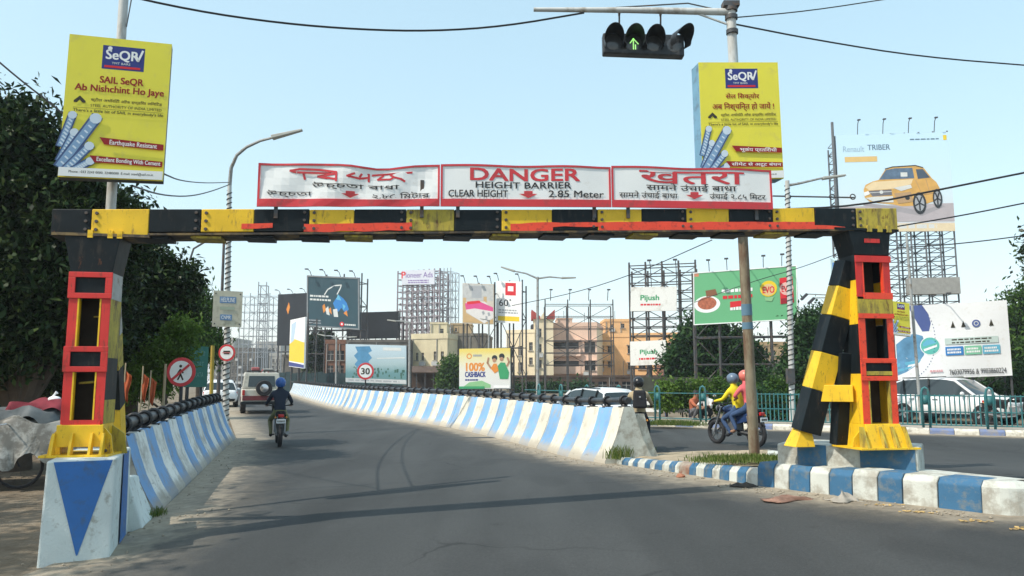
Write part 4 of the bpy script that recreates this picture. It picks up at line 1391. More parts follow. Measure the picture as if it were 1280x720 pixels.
tree('street_tree', 'leafy tree in front of the pink apartment block', base_at(700, 80), [LB(690, 488, 80, 14, .5), LB(722, 488, 80, 15, .5), LB(655, 488, 80, 13, .5)], 150, 26, .8, .42, .2, LEAF_BLUE, .1, 27, 'trees beyond the far pavement', .3)
hed = [(832, 489, 29.5, 13, LEAF_LIGHT), (852, 487, 30, 14, LEAF_MID), (872, 486, 30, 13, LEAF_LIGHT), (895, 488, 30, 15, LEAF_MID), (938, 490, 28, 17, LEAF_MID), (958, 500, 27, 17, LEAF_BLUE), (975, 487, 28, 16, LEAF_MID),
       (955, 478, 30, 18, LEAF_BLUE), (918, 492, 29, 14, LEAF_MID), (1000, 500, 27, 14, LEAF_BLUE)]
words = ['first pale shrub beyond the barrier end', 'rounded shrub behind the walking pair', 'pale yellow-green shrub behind the blue fence posts', 'mid green shrub left of the two-up motorcycle', 'mid green shrub right of the rusty pole',
         'low dark shrub between rusty pole and wrapped pole', 'green shrub at the foot of the wrapped pole', 'taller dark shrub behind the rusty pole', 'shrub hidden behind the motorcycle riders', 'dark shrub right of the wrapped pole by the fence']
for i, (px, py, Y, rp, mt) in enumerate(hed):
    c = LB(px, py, Y, rp)
    bp = base_at(px, Y)
    tree('pavement_shrub', words[i], bp, [c, LB(px - 5, py + 12, Y, rp * 1.0, .9), LB(px + 6, py + 14, Y, rp * .9, .9)], 90, 28, .25, .14, .075, mt, .03, 40 + i, 'shrubs behind the far fence', .2, 'shrub')

# ================================================================== LEFT SIDE SIGNS, LAMPS AND STALL
POST_B = pm('dark sign post paint', (.03, .032, .035), .6, .2, 5)
def round_sign(label, px, py, rp, Y, design, group='round road signs', postpx=None, postmat=POST_B, foot=True):
    c = at(px, py, Y)
    g_ = onground(c.x, c.y)
    root = thing('road_sign', label, 'sign', g_, 0, group)
    r = rp * Y / FPX
    h = c.z - g_.z
    MB().lathe([(r * .98, .0), (r, .006), (r, .014), (r * .98, .02)], 28, (0, -.03, h), 'y').build('plate', SR, root)
    f = Face(root, 2 * r, 2 * r, h - r, -r, -.0315, 0, .004)
    f.disc(.5, .5, .385, SW, name='face')
    design(f)
    if foot:
        MB().tube([(0, 0.02, -.1), (0, 0.02, h + r * .5)], .035, 8).build('post', postmat, root, smooth=True)
    return root
def d_walk(f):
    f.stroke([[(.47, .44), (.50, .58), (.41, .76)], [(.50, .58), (.58, .76)], [(.48, .42), (.40, .55)], [(.49, .42), (.58, .53)]], .055, INK, 'pictogram')
    f.disc(.49, .30, .05, INK, name='pictogram')
    f.stroke([[(.235, .74), (.77, .27)]], .085, SR, 'bar')
def d_bus(f):
    f.rect(.30, .38, .70, .47, INK, 'pictogram'); f.rect(.33, .52, .66, .58, INK, 'pictogram')
    f.stroke([[(.25, .5), (.75, .5)]], .03, SR, 'bar')
def d_30(f):
    f.text('30', .25, .32, .75, .68, INK, .04)
def d_none(f):
    f.rect(.4, .3, .6, .7, INK, 'pictogram')
round_sign('round no walking sign with red rim behind the left barrier', 227, 465, 18, 15.2, d_walk)
round_sign('small round red-rimmed sign on the lamp post beside the jeep', 284, 441, 10.5, 21.8, d_bus, foot=False)
round_sign('tiny round red sign in the distance left of the jeep', 331, 466, 5, 46, d_none)
round_sign('round red-rimmed 30 speed limit sign over the median barrier', 457, 464, 10.5, 38.5, d_30)
# green direction board
A = at(233, 432, 19.0); B_ = at(261, 433, 19.6); C = at(233, 484, 19.0)
dd = B_ - A
root = thing('direction_board', 'small green road board behind the no walking sign', 'sign', onground(A.x, A.y), math.atan2(dd.y, dd.x))
z0 = C.z - root.location.z
GREEN = pm('road board green', (.015, .14, .105), .5, .1, 3)
f = Face(root, dd.length, A.z - C.z, z0)
f.panel(GREEN, .03)
f.text('রাজারহাট', .12, .10, .85, .24, pm('faded board lettering', (.12, .3, .25), .5), .0)
f.text('AIRPORT', .12, .38, .8, .5, pm('faded board lettering', (.12, .3, .25), .5), .0)
f.text('KOLKATA', .12, .64, .8, .76, pm('faded board lettering', (.12, .3, .25), .5), .0)
for fx in (.2, .8):
    MB().box(dd.length * fx - .03, dd.length * fx + .03, .031, .09, -.1, z0 + (A.z - C.z) * .8).build('post', POST_B, root)

def lamp_head(px, py, px2, py2, Y, root, org, w=.12, Y2=None):
    a, c = at(px, py, Y) - org, at(px2, py2, Y2 or Y) - org
    b = MB()
    b.bar(a, c, w, w * .5, taper=.55)
    b.build('lamp_head', LAMPG, root, bevel=.015)
LAMPG = pm('lamp housing grey', (.42, .42, .38), .5, .1, 4)
ROPE = pm('dark light string', (.03, .03, .03), .7)
# street lamp with swan neck, on the left
b0 = base_at(285, 22.0)
top = at(287, 232, 22.0)
lamp = mast('street_lamp', 'tall swan-neck street lamp wrapped with light strings above the left barrier', b0, top, .085, .06, GP, 'street lamp', wrap=(.05, .98, 46, ROPE))
pts = [at(px, py, 22.0 - k * .1) - b0 for k, (px, py) in enumerate(((287, 232), (289, 210), (296, 194), (308, 184), (325, 176), (341, 172)))]
MB().tube(pts, [.06, .055, .05, .045, .04, .035], 8).build('swan_neck', STEEL, lamp, smooth=True)
lamp_head(340, 172, 378, 162.5, 21.4, lamp, b0, .22)
# cream shop board with blue plates on that post
A = at(265.5, 363, 21.6); B_ = at(302, 365, 21.9); C = at(265, 408, 21.6)
root = thing('hanging_board', 'cream square board with blue plates fixed to the wrapped street lamp', 'sign', C, math.atan2((B_ - A).y, (B_ - A).x))
CREAM = pm('cream board', (.60, .56, .43), .6, .08, 3, dirt=(.4, .36, .25), dirt_amt=.3)
f = Face(root, (B_ - A).length, A.z - C.z)
f.panel(CREAM, .05)
PB = flat('plate blue', (.16, .30, .52))
f.rect(.22, .16, .78, .34, PB); f.text('HELPLINE', .26, .19, .74, .31, WHT, .02)
f.rect(.24, .44, .74, .53, flat('pale green plate', (.42, .47, .36)))
f.rect(.26, .66, .66, .82, PB); f.text('CNMR', .3, .69, .62, .79, WHT, .02)
for fx, fz in ((.08, .08), (.92, .08), (.08, .92), (.92, .92)):
    p = f.P(fx, fz); MB().lathe([(.02, -.012), (.02, 0)], 8, (p.x, p.y, p.z), 'y').build('bolt', DSTEEL, root)
# thin second lamp leaning out over the trees
b0 = base_at(274, 36)
top = at(280, 300, 36)
lamp = mast('street_lamp', 'thin leaning lamp pole just behind the wrapped street lamp', b0, top, .09, .06, DSTEEL, 'street lamp')
pts = [at(px, py, 36) - b0 for px, py in ((280, 300), (270, 299), (255, 303), (242, 311), (237, 326))]
MB().tube(pts, .05, 6).build('swan_neck', DSTEEL, lamp, smooth=True)
# yellow painted post
mast('bollard_post', 'slim ochre yellow post between the green board and the lamp', base_at(266, 21.0), at(266, 432, 21.0), .05, .05, pm('ochre post', (.42, .30, .05), .7, .15), 'post')
mast('bamboo_post', 'crooked pale bamboo post beside the no walking sign', base_at(206, 15.6), at(207, 455, 15.6), .03, .025, pm('bamboo', (.4, .32, .2), .7, .15), 'post')
# orange flags on bamboo sticks
FLAG = pm('saffron cloth', (.42, .09, .03), .85, .2, 5)
for i, (px, py, Y, lab) in enumerate(((154, 482, 12.6, 'nearest drooping saffron flag just right of the left gantry post'), (176, 484, 13.6, 'second saffron flag hanging over the left barrier rail'), (186, 488, 14.4, 'small saffron flag farthest along the left barrier'))):
    p = at(px, py, Y); g_ = onground(p.x, p.y)
    root = thing('cloth_flag', lab, 'flag', g_, .3 * i, 'saffron flags by the left barrier')
    h = p.z - g_.z + .25
    MB().tube([(0, 0, -.05), (.02, 0, h + .12)], .012, 6).build('stick', pm('bamboo', (.4, .32, .2)), root)
    vs = []
    nx, nz = 5, 8
    for j in range(nz + 1):
        for k in range(nx + 1):
            wv = .11 * (1 - j / nz * .5) * k / nx
            vs.append((.02 + wv, .035 * math.sin(k * 1.9 + i) * (k / nx) + .02 * math.sin(j), h - j * .055 - .10 * (k / nx)))
    me = MB().add(vs, [(j * (nx + 1) + k, j * (nx + 1) + k + 1, (j + 1) * (nx + 1) + k + 1, (j + 1) * (nx + 1) + k) for j in range(nz) for k in range(nx)])
    o = me.build('cloth', FLAG, root, smooth=True)
    o.modifiers.new('thickness', 'SOLIDIFY').thickness = .004
# tarpaulin covered stall
def drape(name, w, d, h, mat, parent, seed, nx=34, ny=22, drop=.7, crumple=.05):
    rg = np.random.default_rng(seed)
    ph = rg.uniform(0, 6.28, (7, 2)); fr_ = rg.uniform(2, 11, (7, 2))
    def nz(x, y): return sum(math.sin(fr_[k, 0] * x + ph[k, 0]) * math.sin(fr_[k, 1] * y + ph[k, 1]) / (1 + .35 * k) for k in range(7))
    vs = []
    for j in range(ny + 1):
        for i in range(nx + 1):
            u, v = i / nx * 2 - 1, j / ny * 2 - 1
            m = max(abs(u), abs(v))
            over = max(0, m - .72) / .28
            k = 1 / max(m, 1e-6) * (.72 + .1 * over) if m > .72 else 1
            x, y = u * k * w / 2 / .8, v * k * d / 2 / .8
            z = h - over ** 1.15 * drop + nz(x * 1.2, y * 1.2) * crumple * (1 + over)
            vs.append((x + nz(y * 1.7 + 3, z * 2) * crumple * .8 * over, y + nz(x * 1.7 + 7, z * 2) * crumple * 1.1 * over, z))
    W = nx + 1
    return MB().add(vs, [(j * W + i, j * W + i + 1, (j + 1) * W + i + 1, (j + 1) * W + i) for j in range(ny) for i in range(nx)]).build(name, mat, parent, smooth=True, auto=60)
PLAST = pm('crumpled grey plastic sheet', (.36, .36, .33), .38, .25, 3, dirt=(.12, .11, .09), dirt_amt=.6, dscale=4, spec=.5)
sb = onground(at(28, 470, 12.6).x, 12.6)
st = thing('market_stall', 'roadside stall bundled under crumpled grey plastic sheets at the left edge', 'stall', sb, .25)
for sx in (-.85, .85):
    for sy in (-.5, .5):
        MB().box(sx - .03, sx + .03, sy - .03, sy + .03, -.1, 1.0).build('leg', BARK, st)
MB().box(-.95, .95, -.6, .6, .86, .9).build('table_top', BARK, st)
drape('plastic_sheet', 2.0, 1.35, 1.02, PLAST, st, 3, drop=.62, crumple=.05)
drape('plastic_sheet', 1.3, .8, 1.2, pm('dark tarpaulin', (.11, .125, .13), .5, .3, 4), st, 5, drop=.2, crumple=.03, nx=20, ny=14)
rb_ = thing('cloth_bundle', 'heap of crimson cloth lying on top of the plastic-covered stall', 'cloth bundle', sb + V((.3, .1, 1.20)), .2)
drape('cloth', .9, .5, .10, pm('crimson cloth', (.22, .03, .045), .85, .3, 6), rb_, 8, drop=.16, crumple=.035, nx=22, ny=14)
rb_ = thing('plastic_bag', 'knotted white plastic bag on the crimson cloth heap', 'bag', sb + V((.55, .0, 1.33)), .2)
MB().ball((0, 0, .02), .10, .07, .05).build('bag_body', WHT, rb_, smooth=True)
MB().tube([(-.02, 0, .05), (0, 0, .1), (.03, 0, .13)], [.03, .015, .03], 6).build('knot', WHT, rb_, smooth=True)
# bicycle leaning at the stall
def bicycle(loc, rz, label):
    root = thing('bicycle', label, 'bicycle', loc, rz)
    FR = pm('bicycle black enamel', (.02, .02, .022), .35, .2, 5)
    for y in (-.52, .52):
        w = MB().torus((0, y, .34), .325, .018, 'x', 28, 6).build('tyre', RUBBER, root, smooth=True)
        b = MB().torus((0, y, .34), .30, .008, 'x', 28, 5); b.build('rim', DSTEEL, w)
        b = MB()
        for k in range(14):
            a = 2 * math.pi * k / 14
            b.tube([(0, y, .34), (0, y + .3 * math.cos(a), .34 + .3 * math.sin(a))], .002, 3)
        b.build('spoke', DSTEEL, w)
        MB().torus((0, y, .34), .36, .014, 'x', 16, 5, .2 if y < 0 else .6, 2.4).build('mudguard', FR, root)
    b = MB()
    for a, c in (((0, -.52, .34), (0, -.05, .30)), ((0, -.52, .34), (0, -.16, .78)), ((0, -.05, .30), (0, -.16, .84)), ((0, -.05, .30), (0, .36, .74)), ((0, -.16, .78), (0, .36, .84)), ((0, .36, .90), (0, .40, .70))):
        b.tube([a, c], .015, 6)
    b.build('frame', FR, root)
    MB().tube([(0, .38, .80), (0, .45, .5), (0, .52, .34)], .015, 6).build('fork', FR, root)
    MB().tube([(-.27, .22, .98), (-.2, .36, 1.0), (0, .37, .95), (.2, .36, 1.0), (.27, .22, .98)], .013, 6).build('handlebar', CHROME, root)
    MB().hexa([(-.02, .05, .86), (.02, .05, .86), (.08, -.26, .86), (-.08, -.26, .86), (-.02, .05, .9), (.02, .05, .9), (.09, -.26, .93), (-.09, -.26, .93)]).build('saddle', RUBBER, root, bevel=.01)
    MB().lathe([(.09, -.004), (.09, .004)], 18, (.05, -.05, .30), 'x').build('chain_wheel', CHROME, root)
    MB().tube([(.06, -.05, .30), (.06, .05, .17)], .01, 5).build('pedal', DSTEEL, root)
    MB().box(-.07, .07, -.72, -.3, .70, .715).build('carrier', FR, root)
    return root
bicycle(onground(at(-22, 560, 12.0).x, 12.0, .0), math.radians(-75), 'black roadster bicycle parked beside the plastic-covered stall')
# ================================================================== BUILDINGS
def facade(b, O, ux, w, h, wins, nrm, rec=.18, mi=0):
    """wall face with real openings: O lower corner, ux along, nrm outwards; wins (x0,x1,z0,z1)"""
    O, ux, nrm = V(O), V(ux), V(nrm)
    up = V((0, 0, 1))
    xs = sorted({0.0, w, *[q[0] for q in wins], *[q[1] for q in wins]})
    zs = sorted({0.0, h, *[q[2] for q in wins], *[q[3] for q in wins]})
    for i in range(len(xs) - 1):
        for j in range(len(zs) - 1):
            cx, cz = (xs[i] + xs[i + 1]) / 2, (zs[j] + zs[j + 1]) / 2
            if any(q[0] < cx < q[1] and q[2] < cz < q[3] for q in wins): continue
            b.add([O + ux * xs[i] + up * zs[j], O + ux * xs[i + 1] + up * zs[j], O + ux * xs[i + 1] + up * zs[j + 1], O + ux * xs[i] + up * zs[j + 1]], [(0, 1, 2, 3)], mi)
    for x0, x1, z0, z1 in wins:
        c = [O + ux * x0 + up * z0, O + ux * x1 + up * z0, O + ux * x1 + up * z1, O + ux * x0 + up * z1]
        e = [p - nrm * rec for p in c]
        for k in range(4):
            b.add([c[k], c[(k + 1) % 4], e[(k + 1) % 4], e[k]], [(0, 1, 2, 3)], mi)
PANE = glassy('dark window glass', (.022, .026, .03), .12)
FRAMEW = pm('window frame grey', (.30, .29, .27), .6, .1)
def windows(root, O, ux, nrm, wins, rec=.18, sill=True, shade=None, pane=PANE):
    O, ux, nrm = V(O), V(ux), V(nrm)
    up = V((0, 0, 1))
    for x0, x1, z0, z1 in wins:
        c = [O + ux * x0 + up * z0, O + ux * x1 + up * z0, O + ux * x1 + up * z1, O + ux * x0 + up * z1]
        w_ = MB().add([p - nrm * (rec - .02) for p in c], [(0, 1, 2, 3)]).build('window', pane, root)
        b = MB()
        t = .06
        m = (c[0] + c[1]) / 2; mt = (c[3] + c[2]) / 2
        n_ = max(1, int((x1 - x0) / 1.1))
        for k in range(1, n_ + 1):
            if k == n_ and n_ > 1: break
            f_ = k / (n_ if n_ > 1 else 2)
            a, d = c[0].lerp(c[1], f_), c[3].lerp(c[2], f_)
            b.bar(a - nrm * (rec - .06), d - nrm * (rec - .06), t, t)
        b.bar(c[0].lerp(c[3], .62) - nrm * (rec - .05), c[1].lerp(c[2], .62) - nrm * (rec - .05), t, t)
        b.build('frame', FRAMEW, w_)
        if sill:
            MB().bar(c[0] - ux * .1 + nrm * .06 - up * .05, c[1] + ux * .1 + nrm * .06 - up * .05, .12, .08).build('sill', CONC, w_)
        if shade:
            MB().bar(c[3] - ux * .12 + nrm * .2 + up * .06, c[2] + ux * .12 + nrm * .2 + up * .06, .42, .07).build('sunshade', shade, w_)
def block(name, label, px0, px1, pytop, Y, rz, d, wall, front=(), side=(), roof=None, parapet=.5, group='buildings beyond the far side', side_mat=None, shade=None, sideR=(), w=None, cat='building', base=None):
    """box building whose front lower-left corner stands under px0 at depth Y; rz turns it; fractions for windows"""
    p = base_at(px0, Y)
    q = base_at(px1, Y)
    w = w or (q - p).length / max(.3, math.cos(rz))
    h = at(px0, pytop, Y).z - p.z
    root = thing(name, label, cat, p, rz, group)
    X_, Yv = V((1, 0, 0)), V((0, 1, 0))
    FW = [(a * w, c * w, e * h, g * h) for a, c, e, g in front]
    SW_ = [(a * d, c * d, e * h, g * h) for a, c, e, g in side]
    SR_ = [(a * d, c * d, e * h, g * h) for a, c, e, g in sideR]
    b = MB()
    facade(b, (0, 0, 0), X_, w, h, FW, -Yv)
    b.build('wall', wall, root)
    b = MB(); facade(b, (0, d, 0), -Yv, d, h, SW_, -X_); b.build('wall', side_mat or wall, root)
    b = MB(); facade(b, (w, 0, 0), Yv, d, h, SR_, X_); b.build('wall', side_mat or wall, root)
    b = MB(); facade(b, (w, d, 0), -X_, w, h, [], Yv); b.build('wall', wall, root)
    windows(root, (0, 0, 0), X_, -Yv, FW, shade=shade)
    windows(root, (0, d, 0), -Yv, -X_, SW_, shade=shade)
    windows(root, (w, 0, 0), Yv, X_, SR_)
    MB().box(.02, w - .02, .02, d - .02, h - .25, h - .02).build('roof', roof or CONC, root)
    b = MB()
    t = .18
    b.box(-.06, w + .06, -.06, t, h + .002, h + parapet); b.box(-.06, w + .06, d - t, d + .06, h + .002, h + parapet)
    b.box(-.06, t, t + .001, d - t - .001, h + .002, h + parapet); b.box(w - t, w + .06, t + .001, d - t - .001, h + .002, h + parapet)
    b.build('parapet', wall, root)
    # clutter: drain pipes, cooler boxes, rooftop odds and ends
    rg = random.Random(int(px0 * 7 + Y))
    for x in (.02, w * .5 + rg.uniform(-.2, .2) * w):
        MB().tube([(x + .15, -.07, .2), (x + .15, -.07, h)], .05, 5).build('drain_pipe', FRAMEW, root)
    for (x0, x1, z0, z1) in FW:
        if rg.random() < .3 and z0 > 1:
            MB().box(x0 - .1, x0 + .55, -.42, -.02, z0 - .62, z0 - .16).build('cooler_box', PALE_BOX, root)
    for k in range(2):
        x, y = rg.uniform(.15, .85) * w, rg.uniform(.3, .7) * d
        if rg.random() < .6: MB().tube([(x, y, h), (x, y, h + rg.uniform(1.2, 2.4))], .03, 4).build('aerial', DSTEEL, root)
    return root, w, h
PALE_BOX = pm('cooler casing', (.5, .5, .48), .6, .1)
def grid_wins(nx, nz, x0=.08, x1=.92, z0=.12, z1=.95, fw=.4, fh=.5, skip=()):
    out = []
    for j in range(nz):
        for i in range(nx):
            if (i, j) in skip: continue
            cx = x0 + (x1 - x0) * (i + .5) / nx; cz = z0 + (z1 - z0) * (j + .5) / nz
            hw = (x1 - x0) / nx * fw / 2; hh = (z1 - z0) / nz * fh / 2
            out.append((cx - hw, cx + hw, cz - hh, cz + hh))
    return out
PINK = pm('dull pink brown render', (.74, .52, .40), .85, .1, .6, dirt=(.58, .41, .32), dirt_amt=.14, dscale=1.2, streak=True)
CREAMW = pm('cream render', (.82, .69, .47), .85, .08, .6, dirt=(.64, .53, .36), dirt_amt=.14, dscale=1.2, streak=True)
ORANGE = pm('apricot render', (.80, .47, .22), .85, .12, .6, dirt=(.62, .38, .2), dirt_amt=.16, dscale=1.0, streak=True)
OLDCREAM = pm('old yellow cream render', (.68, .59, .39), .85, .12, .8, dirt=(.38, .33, .22), dirt_amt=.25, dscale=1.0, streak=True)
GREYW = pm('streaked dark grey render', (.20, .18, .145), .9, .2, .8, dirt=(.1, .09, .075), dirt_amt=.5, dscale=1.0, streak=True)
BROWN = pm('brown shop front', (.09, .06, .045), .85, .3, .8)
PALEB = pm('pale concrete flats', (.42, .40, .36), .9, .12, .4, dirt=(.26, .25, .23), dirt_amt=.4, dscale=.6)
DARKB = pm('dark weathered flats', (.16, .145, .125), .9, .2, .4, dirt=(.08, .075, .07), dirt_amt=.4, dscale=.6)
def tank(root, x, y, z, r=.6, h=1.1, mat=None):
    MB().lathe([(r, 0), (r, h * .8), (r * .85, h * .92), (r * .3, h), (r * .3, h * 1.08), (0, h * 1.1)], 16, (x, y, z)).build('water_tank', mat or pm('black water tank', (.02, .02, .02), .6), root, smooth=True)
# pink apartment block with cream side
r1, w1_, h1_ = block('apartment_block', 'pink brown three storey apartment block with cream side wall and red tipped roof', 676, 745, 409, 92, math.radians(-12), 8, PINK,
      front=[(.06, .16, .60, .72), (.22, .68, .58, .76), (.78, .97, .60, .76), (.06, .16, .33, .45), (.22, .68, .31, .47), (.78, .97, .32, .47), (.05, .95, .04, .16)], shade=PINK, side_mat=CREAMW,
      side=[(.2, .35, .5, .66), (.6, .75, .3, .44)])
for zf in (.285, .555, .80):
    b = MB(); b.box(.18 * w1_, .72 * w1_, -.55, -.002, h1_ * zf - .12, h1_ * zf); b.build('balcony_slab', PINK, r1)
    if zf < .7:
        b = MB(); b.box(.18 * w1_, .72 * w1_, -.55, -.47, h1_ * zf + .001, h1_ * zf + .75); b.build('balcony_wall', PINK, r1)
r2, w2_, h2_ = block('apartment_block', 'cream windowed wing on the left of the pink apartment block', 633, 668, 417, 90, math.radians(-24), 9, CREAMW,
      front=[(.10, .24, .62, .78), (.42, .56, .62, .78), (.80, .93, .70, .84), (.10, .24, .34, .50), (.42, .56, .34, .50), (.80, .93, .46, .58), (.10, .3, .08, .2), (.5, .7, .08, .2)], parapet=.4)
tank(r2, w2_ - 1.0, 3, h2_, .7, 1.3)
r3, w3_, h3_ = block('stair_tower', 'cream stair tower with pointed red roof wings beside the pink apartment block', 668, 692, 400, 89, 0, 4, CREAMW, front=[(.2, .38, .76, .88), (.2, .38, .55, .66), (.2, .38, .33, .44)], parapet=.1)
REDT = pm('brick red roof', (.42, .08, .07), .8, .15, 2)
for x0, x1, s in ((-.3, .7, 1), (.8, 1.3, 0), (1.5, 2.4, -1)):
    za = h3_ + .12
    poly = [(x0, za), (x1, za), (x1, za + .3 if s > 0 else za + 1.1), (x0, za + 1.1 if s > 0 else za + .3)]
    MB().prism(poly, -.2, 3.2).build('roof_wing', REDT if s else CREAMW, r3)
r3b, w_, h_ = block('roof_room', 'low pink room on the roof of the apartment block', 697, 716, 399, 93, 0, 4, PINK, front=[(.3, .7, .9, .95)], parapet=.15)
# apricot building
r4, w4_, h4_ = block('apartment_block', 'apricot orange flats behind the empty hoarding frame', 742, 846, 422, 98, math.radians(-14), 9, ORANGE,
      front=[(.07, .12, .72, .83), (.17, .22, .72, .83), (.40, .47, .70, .84), (.52, .57, .70, .84), (.07, .12, .45, .55), (.17, .22, .45, .55), (.40, .46, .40, .52), (.52, .60, .40, .52), (.70, .78, .4, .52), (.85, .93, .4, .52), (.1, .3, .05, .22), (.72, .8, .68, .82)], shade=CONC)
block('roof_room', 'apricot roof room above the orange flats', 757, 790, 402, 99, 0, 5, ORANGE, front=[(.2, .3, .92, .96), (.6, .75, .91, .97)], parapet=.35)
# old cream building, with a separate darker grey block as its right side
r5, w5_, h5_ = block('old_building', 'old cream two storey building with dark grey side below the lattice hoarding', 514, 560, 424, 86, math.radians(-16), 10, OLDCREAM,
      front=[(.12, .19, .60, .74), (.28, .35, .60, .74), (.62, .69, .60, .76), (.82, .9, .60, .76), (.12, .19, .28, .40), (.28, .35, .28, .40), (.62, .69, .28, .42), (.82, .9, .28, .42)], parapet=.6, sideR=[(.3, .36, .6, .7)])
block('old_building', 'dark grey plain wall block behind the cashback hoarding', 561, 607, 420, 88, math.radians(-4), 8, GREYW, front=[(.1, .2, .6, .7)], parapet=.3)
block('roof_room', 'cream roof room with dark doorway on the old building', 537, 558, 405, 88, 0, 4, OLDCREAM, front=[(.6, .8, .86, .93)], parapet=.2)
block('roof_room', 'square tan roof room nearest the bed hoarding', 563, 589, 406, 92, 0, 4, pm('tan render', (.46, .34, .2), .85, .1, .8), front=[(.2, .3, .9, .95)], parapet=.2)
aw = thing('shop_awning', 'dark brown awning and shop fronts below the old cream building', 'awning', base_at(510, 80), math.radians(8), None)
w_ = (base_at(562, 80) - base_at(510, 80)).length
MB().hexa([(0, -1.2, 2.0), (w_, -1.2, 2.0), (w_, 1, 2.6), (0, 1, 2.6), (0, -1.2, 2.1), (w_, -1.2, 2.1), (w_, 1, 2.75), (0, 1, 2.75)]).build('canopy', BROWN, aw)
for i in range(6):
    MB().box(w_ * i / 5 - .06, w_ * i / 5 + .06, -1.1, -1.0, -.1, 2.02).build('post', DSTEEL, aw)
MB().box(0, w_, .9, 1.0, -.1, 2.5).build('shutter', BROWN, aw)
# brown shop building under the teal hoarding
block('shop_building', 'narrow brown brick shop house between teal hoarding and lake hoarding', 406, 432, 430, 88, 0, 8, pm('brown brick', (.2, .1, .065), .9, .25, 2), front=[(.1, .4, .66, .86), (.55, .9, .66, .86), (.1, .4, .36, .55), (.55, .9, .36, .55), (.1, .9, .05, .22)])
block('shop_building', 'dark low shop row behind the far end of the median barrier', 352, 408, 446, 100, 0, 6, DARKB, front=grid_wins(5, 1, fw=.6, z0=.1, z1=.6), parapet=.3)
block('shop_building', 'dark shop row behind the lake hoarding', 432, 512, 428, 84, 0, 6, DARKB, front=grid_wins(6, 2, fw=.5), parapet=.3)
block('shop_building', 'dark row of low shops at the foot of the pink and orange flats', 640, 850, 472, 82, math.radians(-3), 5, BROWN, front=grid_wins(12, 1, fw=.7, z0=.05, z1=.8, fh=.8), parapet=.25)
# far hazy flats to the left
block('far_flats', 'hazy pale flats far down the road above the jeep', 318, 350, 430, 190, 0, 14, PALEB, front=grid_wins(6, 5), parapet=.6, group='far flats down the road')
block('far_flats', 'hazy dark flats behind the left lamp post far down the road', 286, 318, 438, 170, 0, 14, DARKB, front=grid_wins(6, 4), parapet=.6, group='far flats down the road')
block('far_flats', 'hazy low pale building with terraces at the end of the road', 336, 372, 445, 150, .05, 12, PALEB, front=grid_wins(7, 4, fw=.6), parapet=.6, group='far flats down the road')
block('far_flats', 'grey far flats seen above the round lamp post sign', 262, 290, 425, 200, 0, 14, PALEB, front=grid_wins(5, 6), parapet=.6, group='far flats down the road')
# behind the right hand trees
block('flats', 'ochre flats glimpsed between the dark tree and the wrapped pole', 936, 990, 432, 80, 0, 8, pm('ochre render', (.42, .30, .17), .85, .15, .6), front=grid_wins(4, 4, fw=.35), parapet=.4)
block('flats', 'reddish brick flats behind the lower white board', 838, 880, 432, 86, 0, 8, pm('red brick flats', (.28, .13, .09), .85, .2, .8), front=grid_wins(4, 4, fw=.4), parapet=.4)
block('flats', 'flats with dark windows behind the shrubs and far fence', 985, 1050, 455, 70, 0, 8, DARKB, front=grid_wins(6, 3, fw=.4), parapet=.4)

# ================================================================== BILLBOARDS
LAMPD = pm('flood lamp dark', (.06, .06, .065), .5)
def billboard(label, TL, TR, BL, YL_, YR_, mat, thick=.15, step=.002, name='billboard', group='billboards on the skyline', warp=None, shear=True, cat='billboard'):
    A, B_, C = at(*TL, YL_), at(*TR, YR_), at(*BL, YL_)
    d = B_ - A
    rz = math.atan2(d.y, d.x)
    u = V((math.cos(rz), math.sin(rz), 0))
    w = math.hypot(d.x, d.y)
    g_ = onground(C.x, C.y)
    root = thing(name, label, cat, g_, rz, group)
    f = Face(root, w, A.z - C.z, C.z - g_.z, 0, 0, d.z / w, step, warp, shear=(A - C).dot(u) if shear else 0)
    f.panel(mat, thick, nx=16, nz=8)
    return f
def trestle(f, nx=4, depth=1.2, nz=5, top=0.0, mat=None, r=.06, x0=0.0, x1=1.0, back=.25, z_lo=0.0, step=0.0):
    """steel scaffold that carries a billboard: posts, rails and cross braces behind its face"""
    mat = mat or DSTEEL
    zt_ = f.z0 + f.h + top
    xs = [f.w * (x0 + (x1 - x0) * i / (nx - 1)) for i in range(nx)]
    for x in xs:
        for y in (back, back + depth):
            MB().tube([(x, y, -.3), (x, y, zt_ - (.0 if y == back else .5))], r, 6).build('post', mat, f.root)
    zs = [z_lo + (zt_ - z_lo) * (j + .6) / nz for j in range(nz)]
    for z in zs:
        for y in (back, back + depth):
            MB().tube([(xs[0], y, z), (xs[-1], y, z)], r * .6, 5).build('rail', mat, f.root)
    b = MB()
    for i in range(nx - 1):
        for j in range(nz - 1):
            a = (xs[i], back + depth, zs[j]); c = (xs[i + 1], back + depth, zs[j + 1])
            if (i + j) % 2: a, c = (xs[i + 1], back + depth, zs[j]), (xs[i], back + depth, zs[j + 1])
            b.tube([a, c], r * .45, 4)
    for x in xs:
        for z in zs: b.tube([(x, back, z), (x, back + depth, z)], r * .45, 4)
    o = b.build('cross_brace', mat, f.root); o['kind'] = 'stuff'
def floods(f, n, up=.6, out=1.2, size=.3, x0=.08, x1=.92, mat=None, r=.03):
    up *= .65; size *= .7; r *= .7; out *= .8
    for i in range(n):
        fx = x0 + (x1 - x0) * (i / max(1, n - 1))
        p = f.P(fx, 0)
        l = MB().tube([p + V((0, .15, -.1)), p + V((0, -out * .35, up * .8)), p + V((0, -out, up))], r, 5).build('lamp_arm', mat or LAMPD, f.root)
        MB().bar(p + V((-size * .5, -out - size * .3, up - .02)), p + V((size * .5, -out - size * .3, up - .02)), size * .9, size * .35).build('flood_lamp', mat or LAMPD, l)
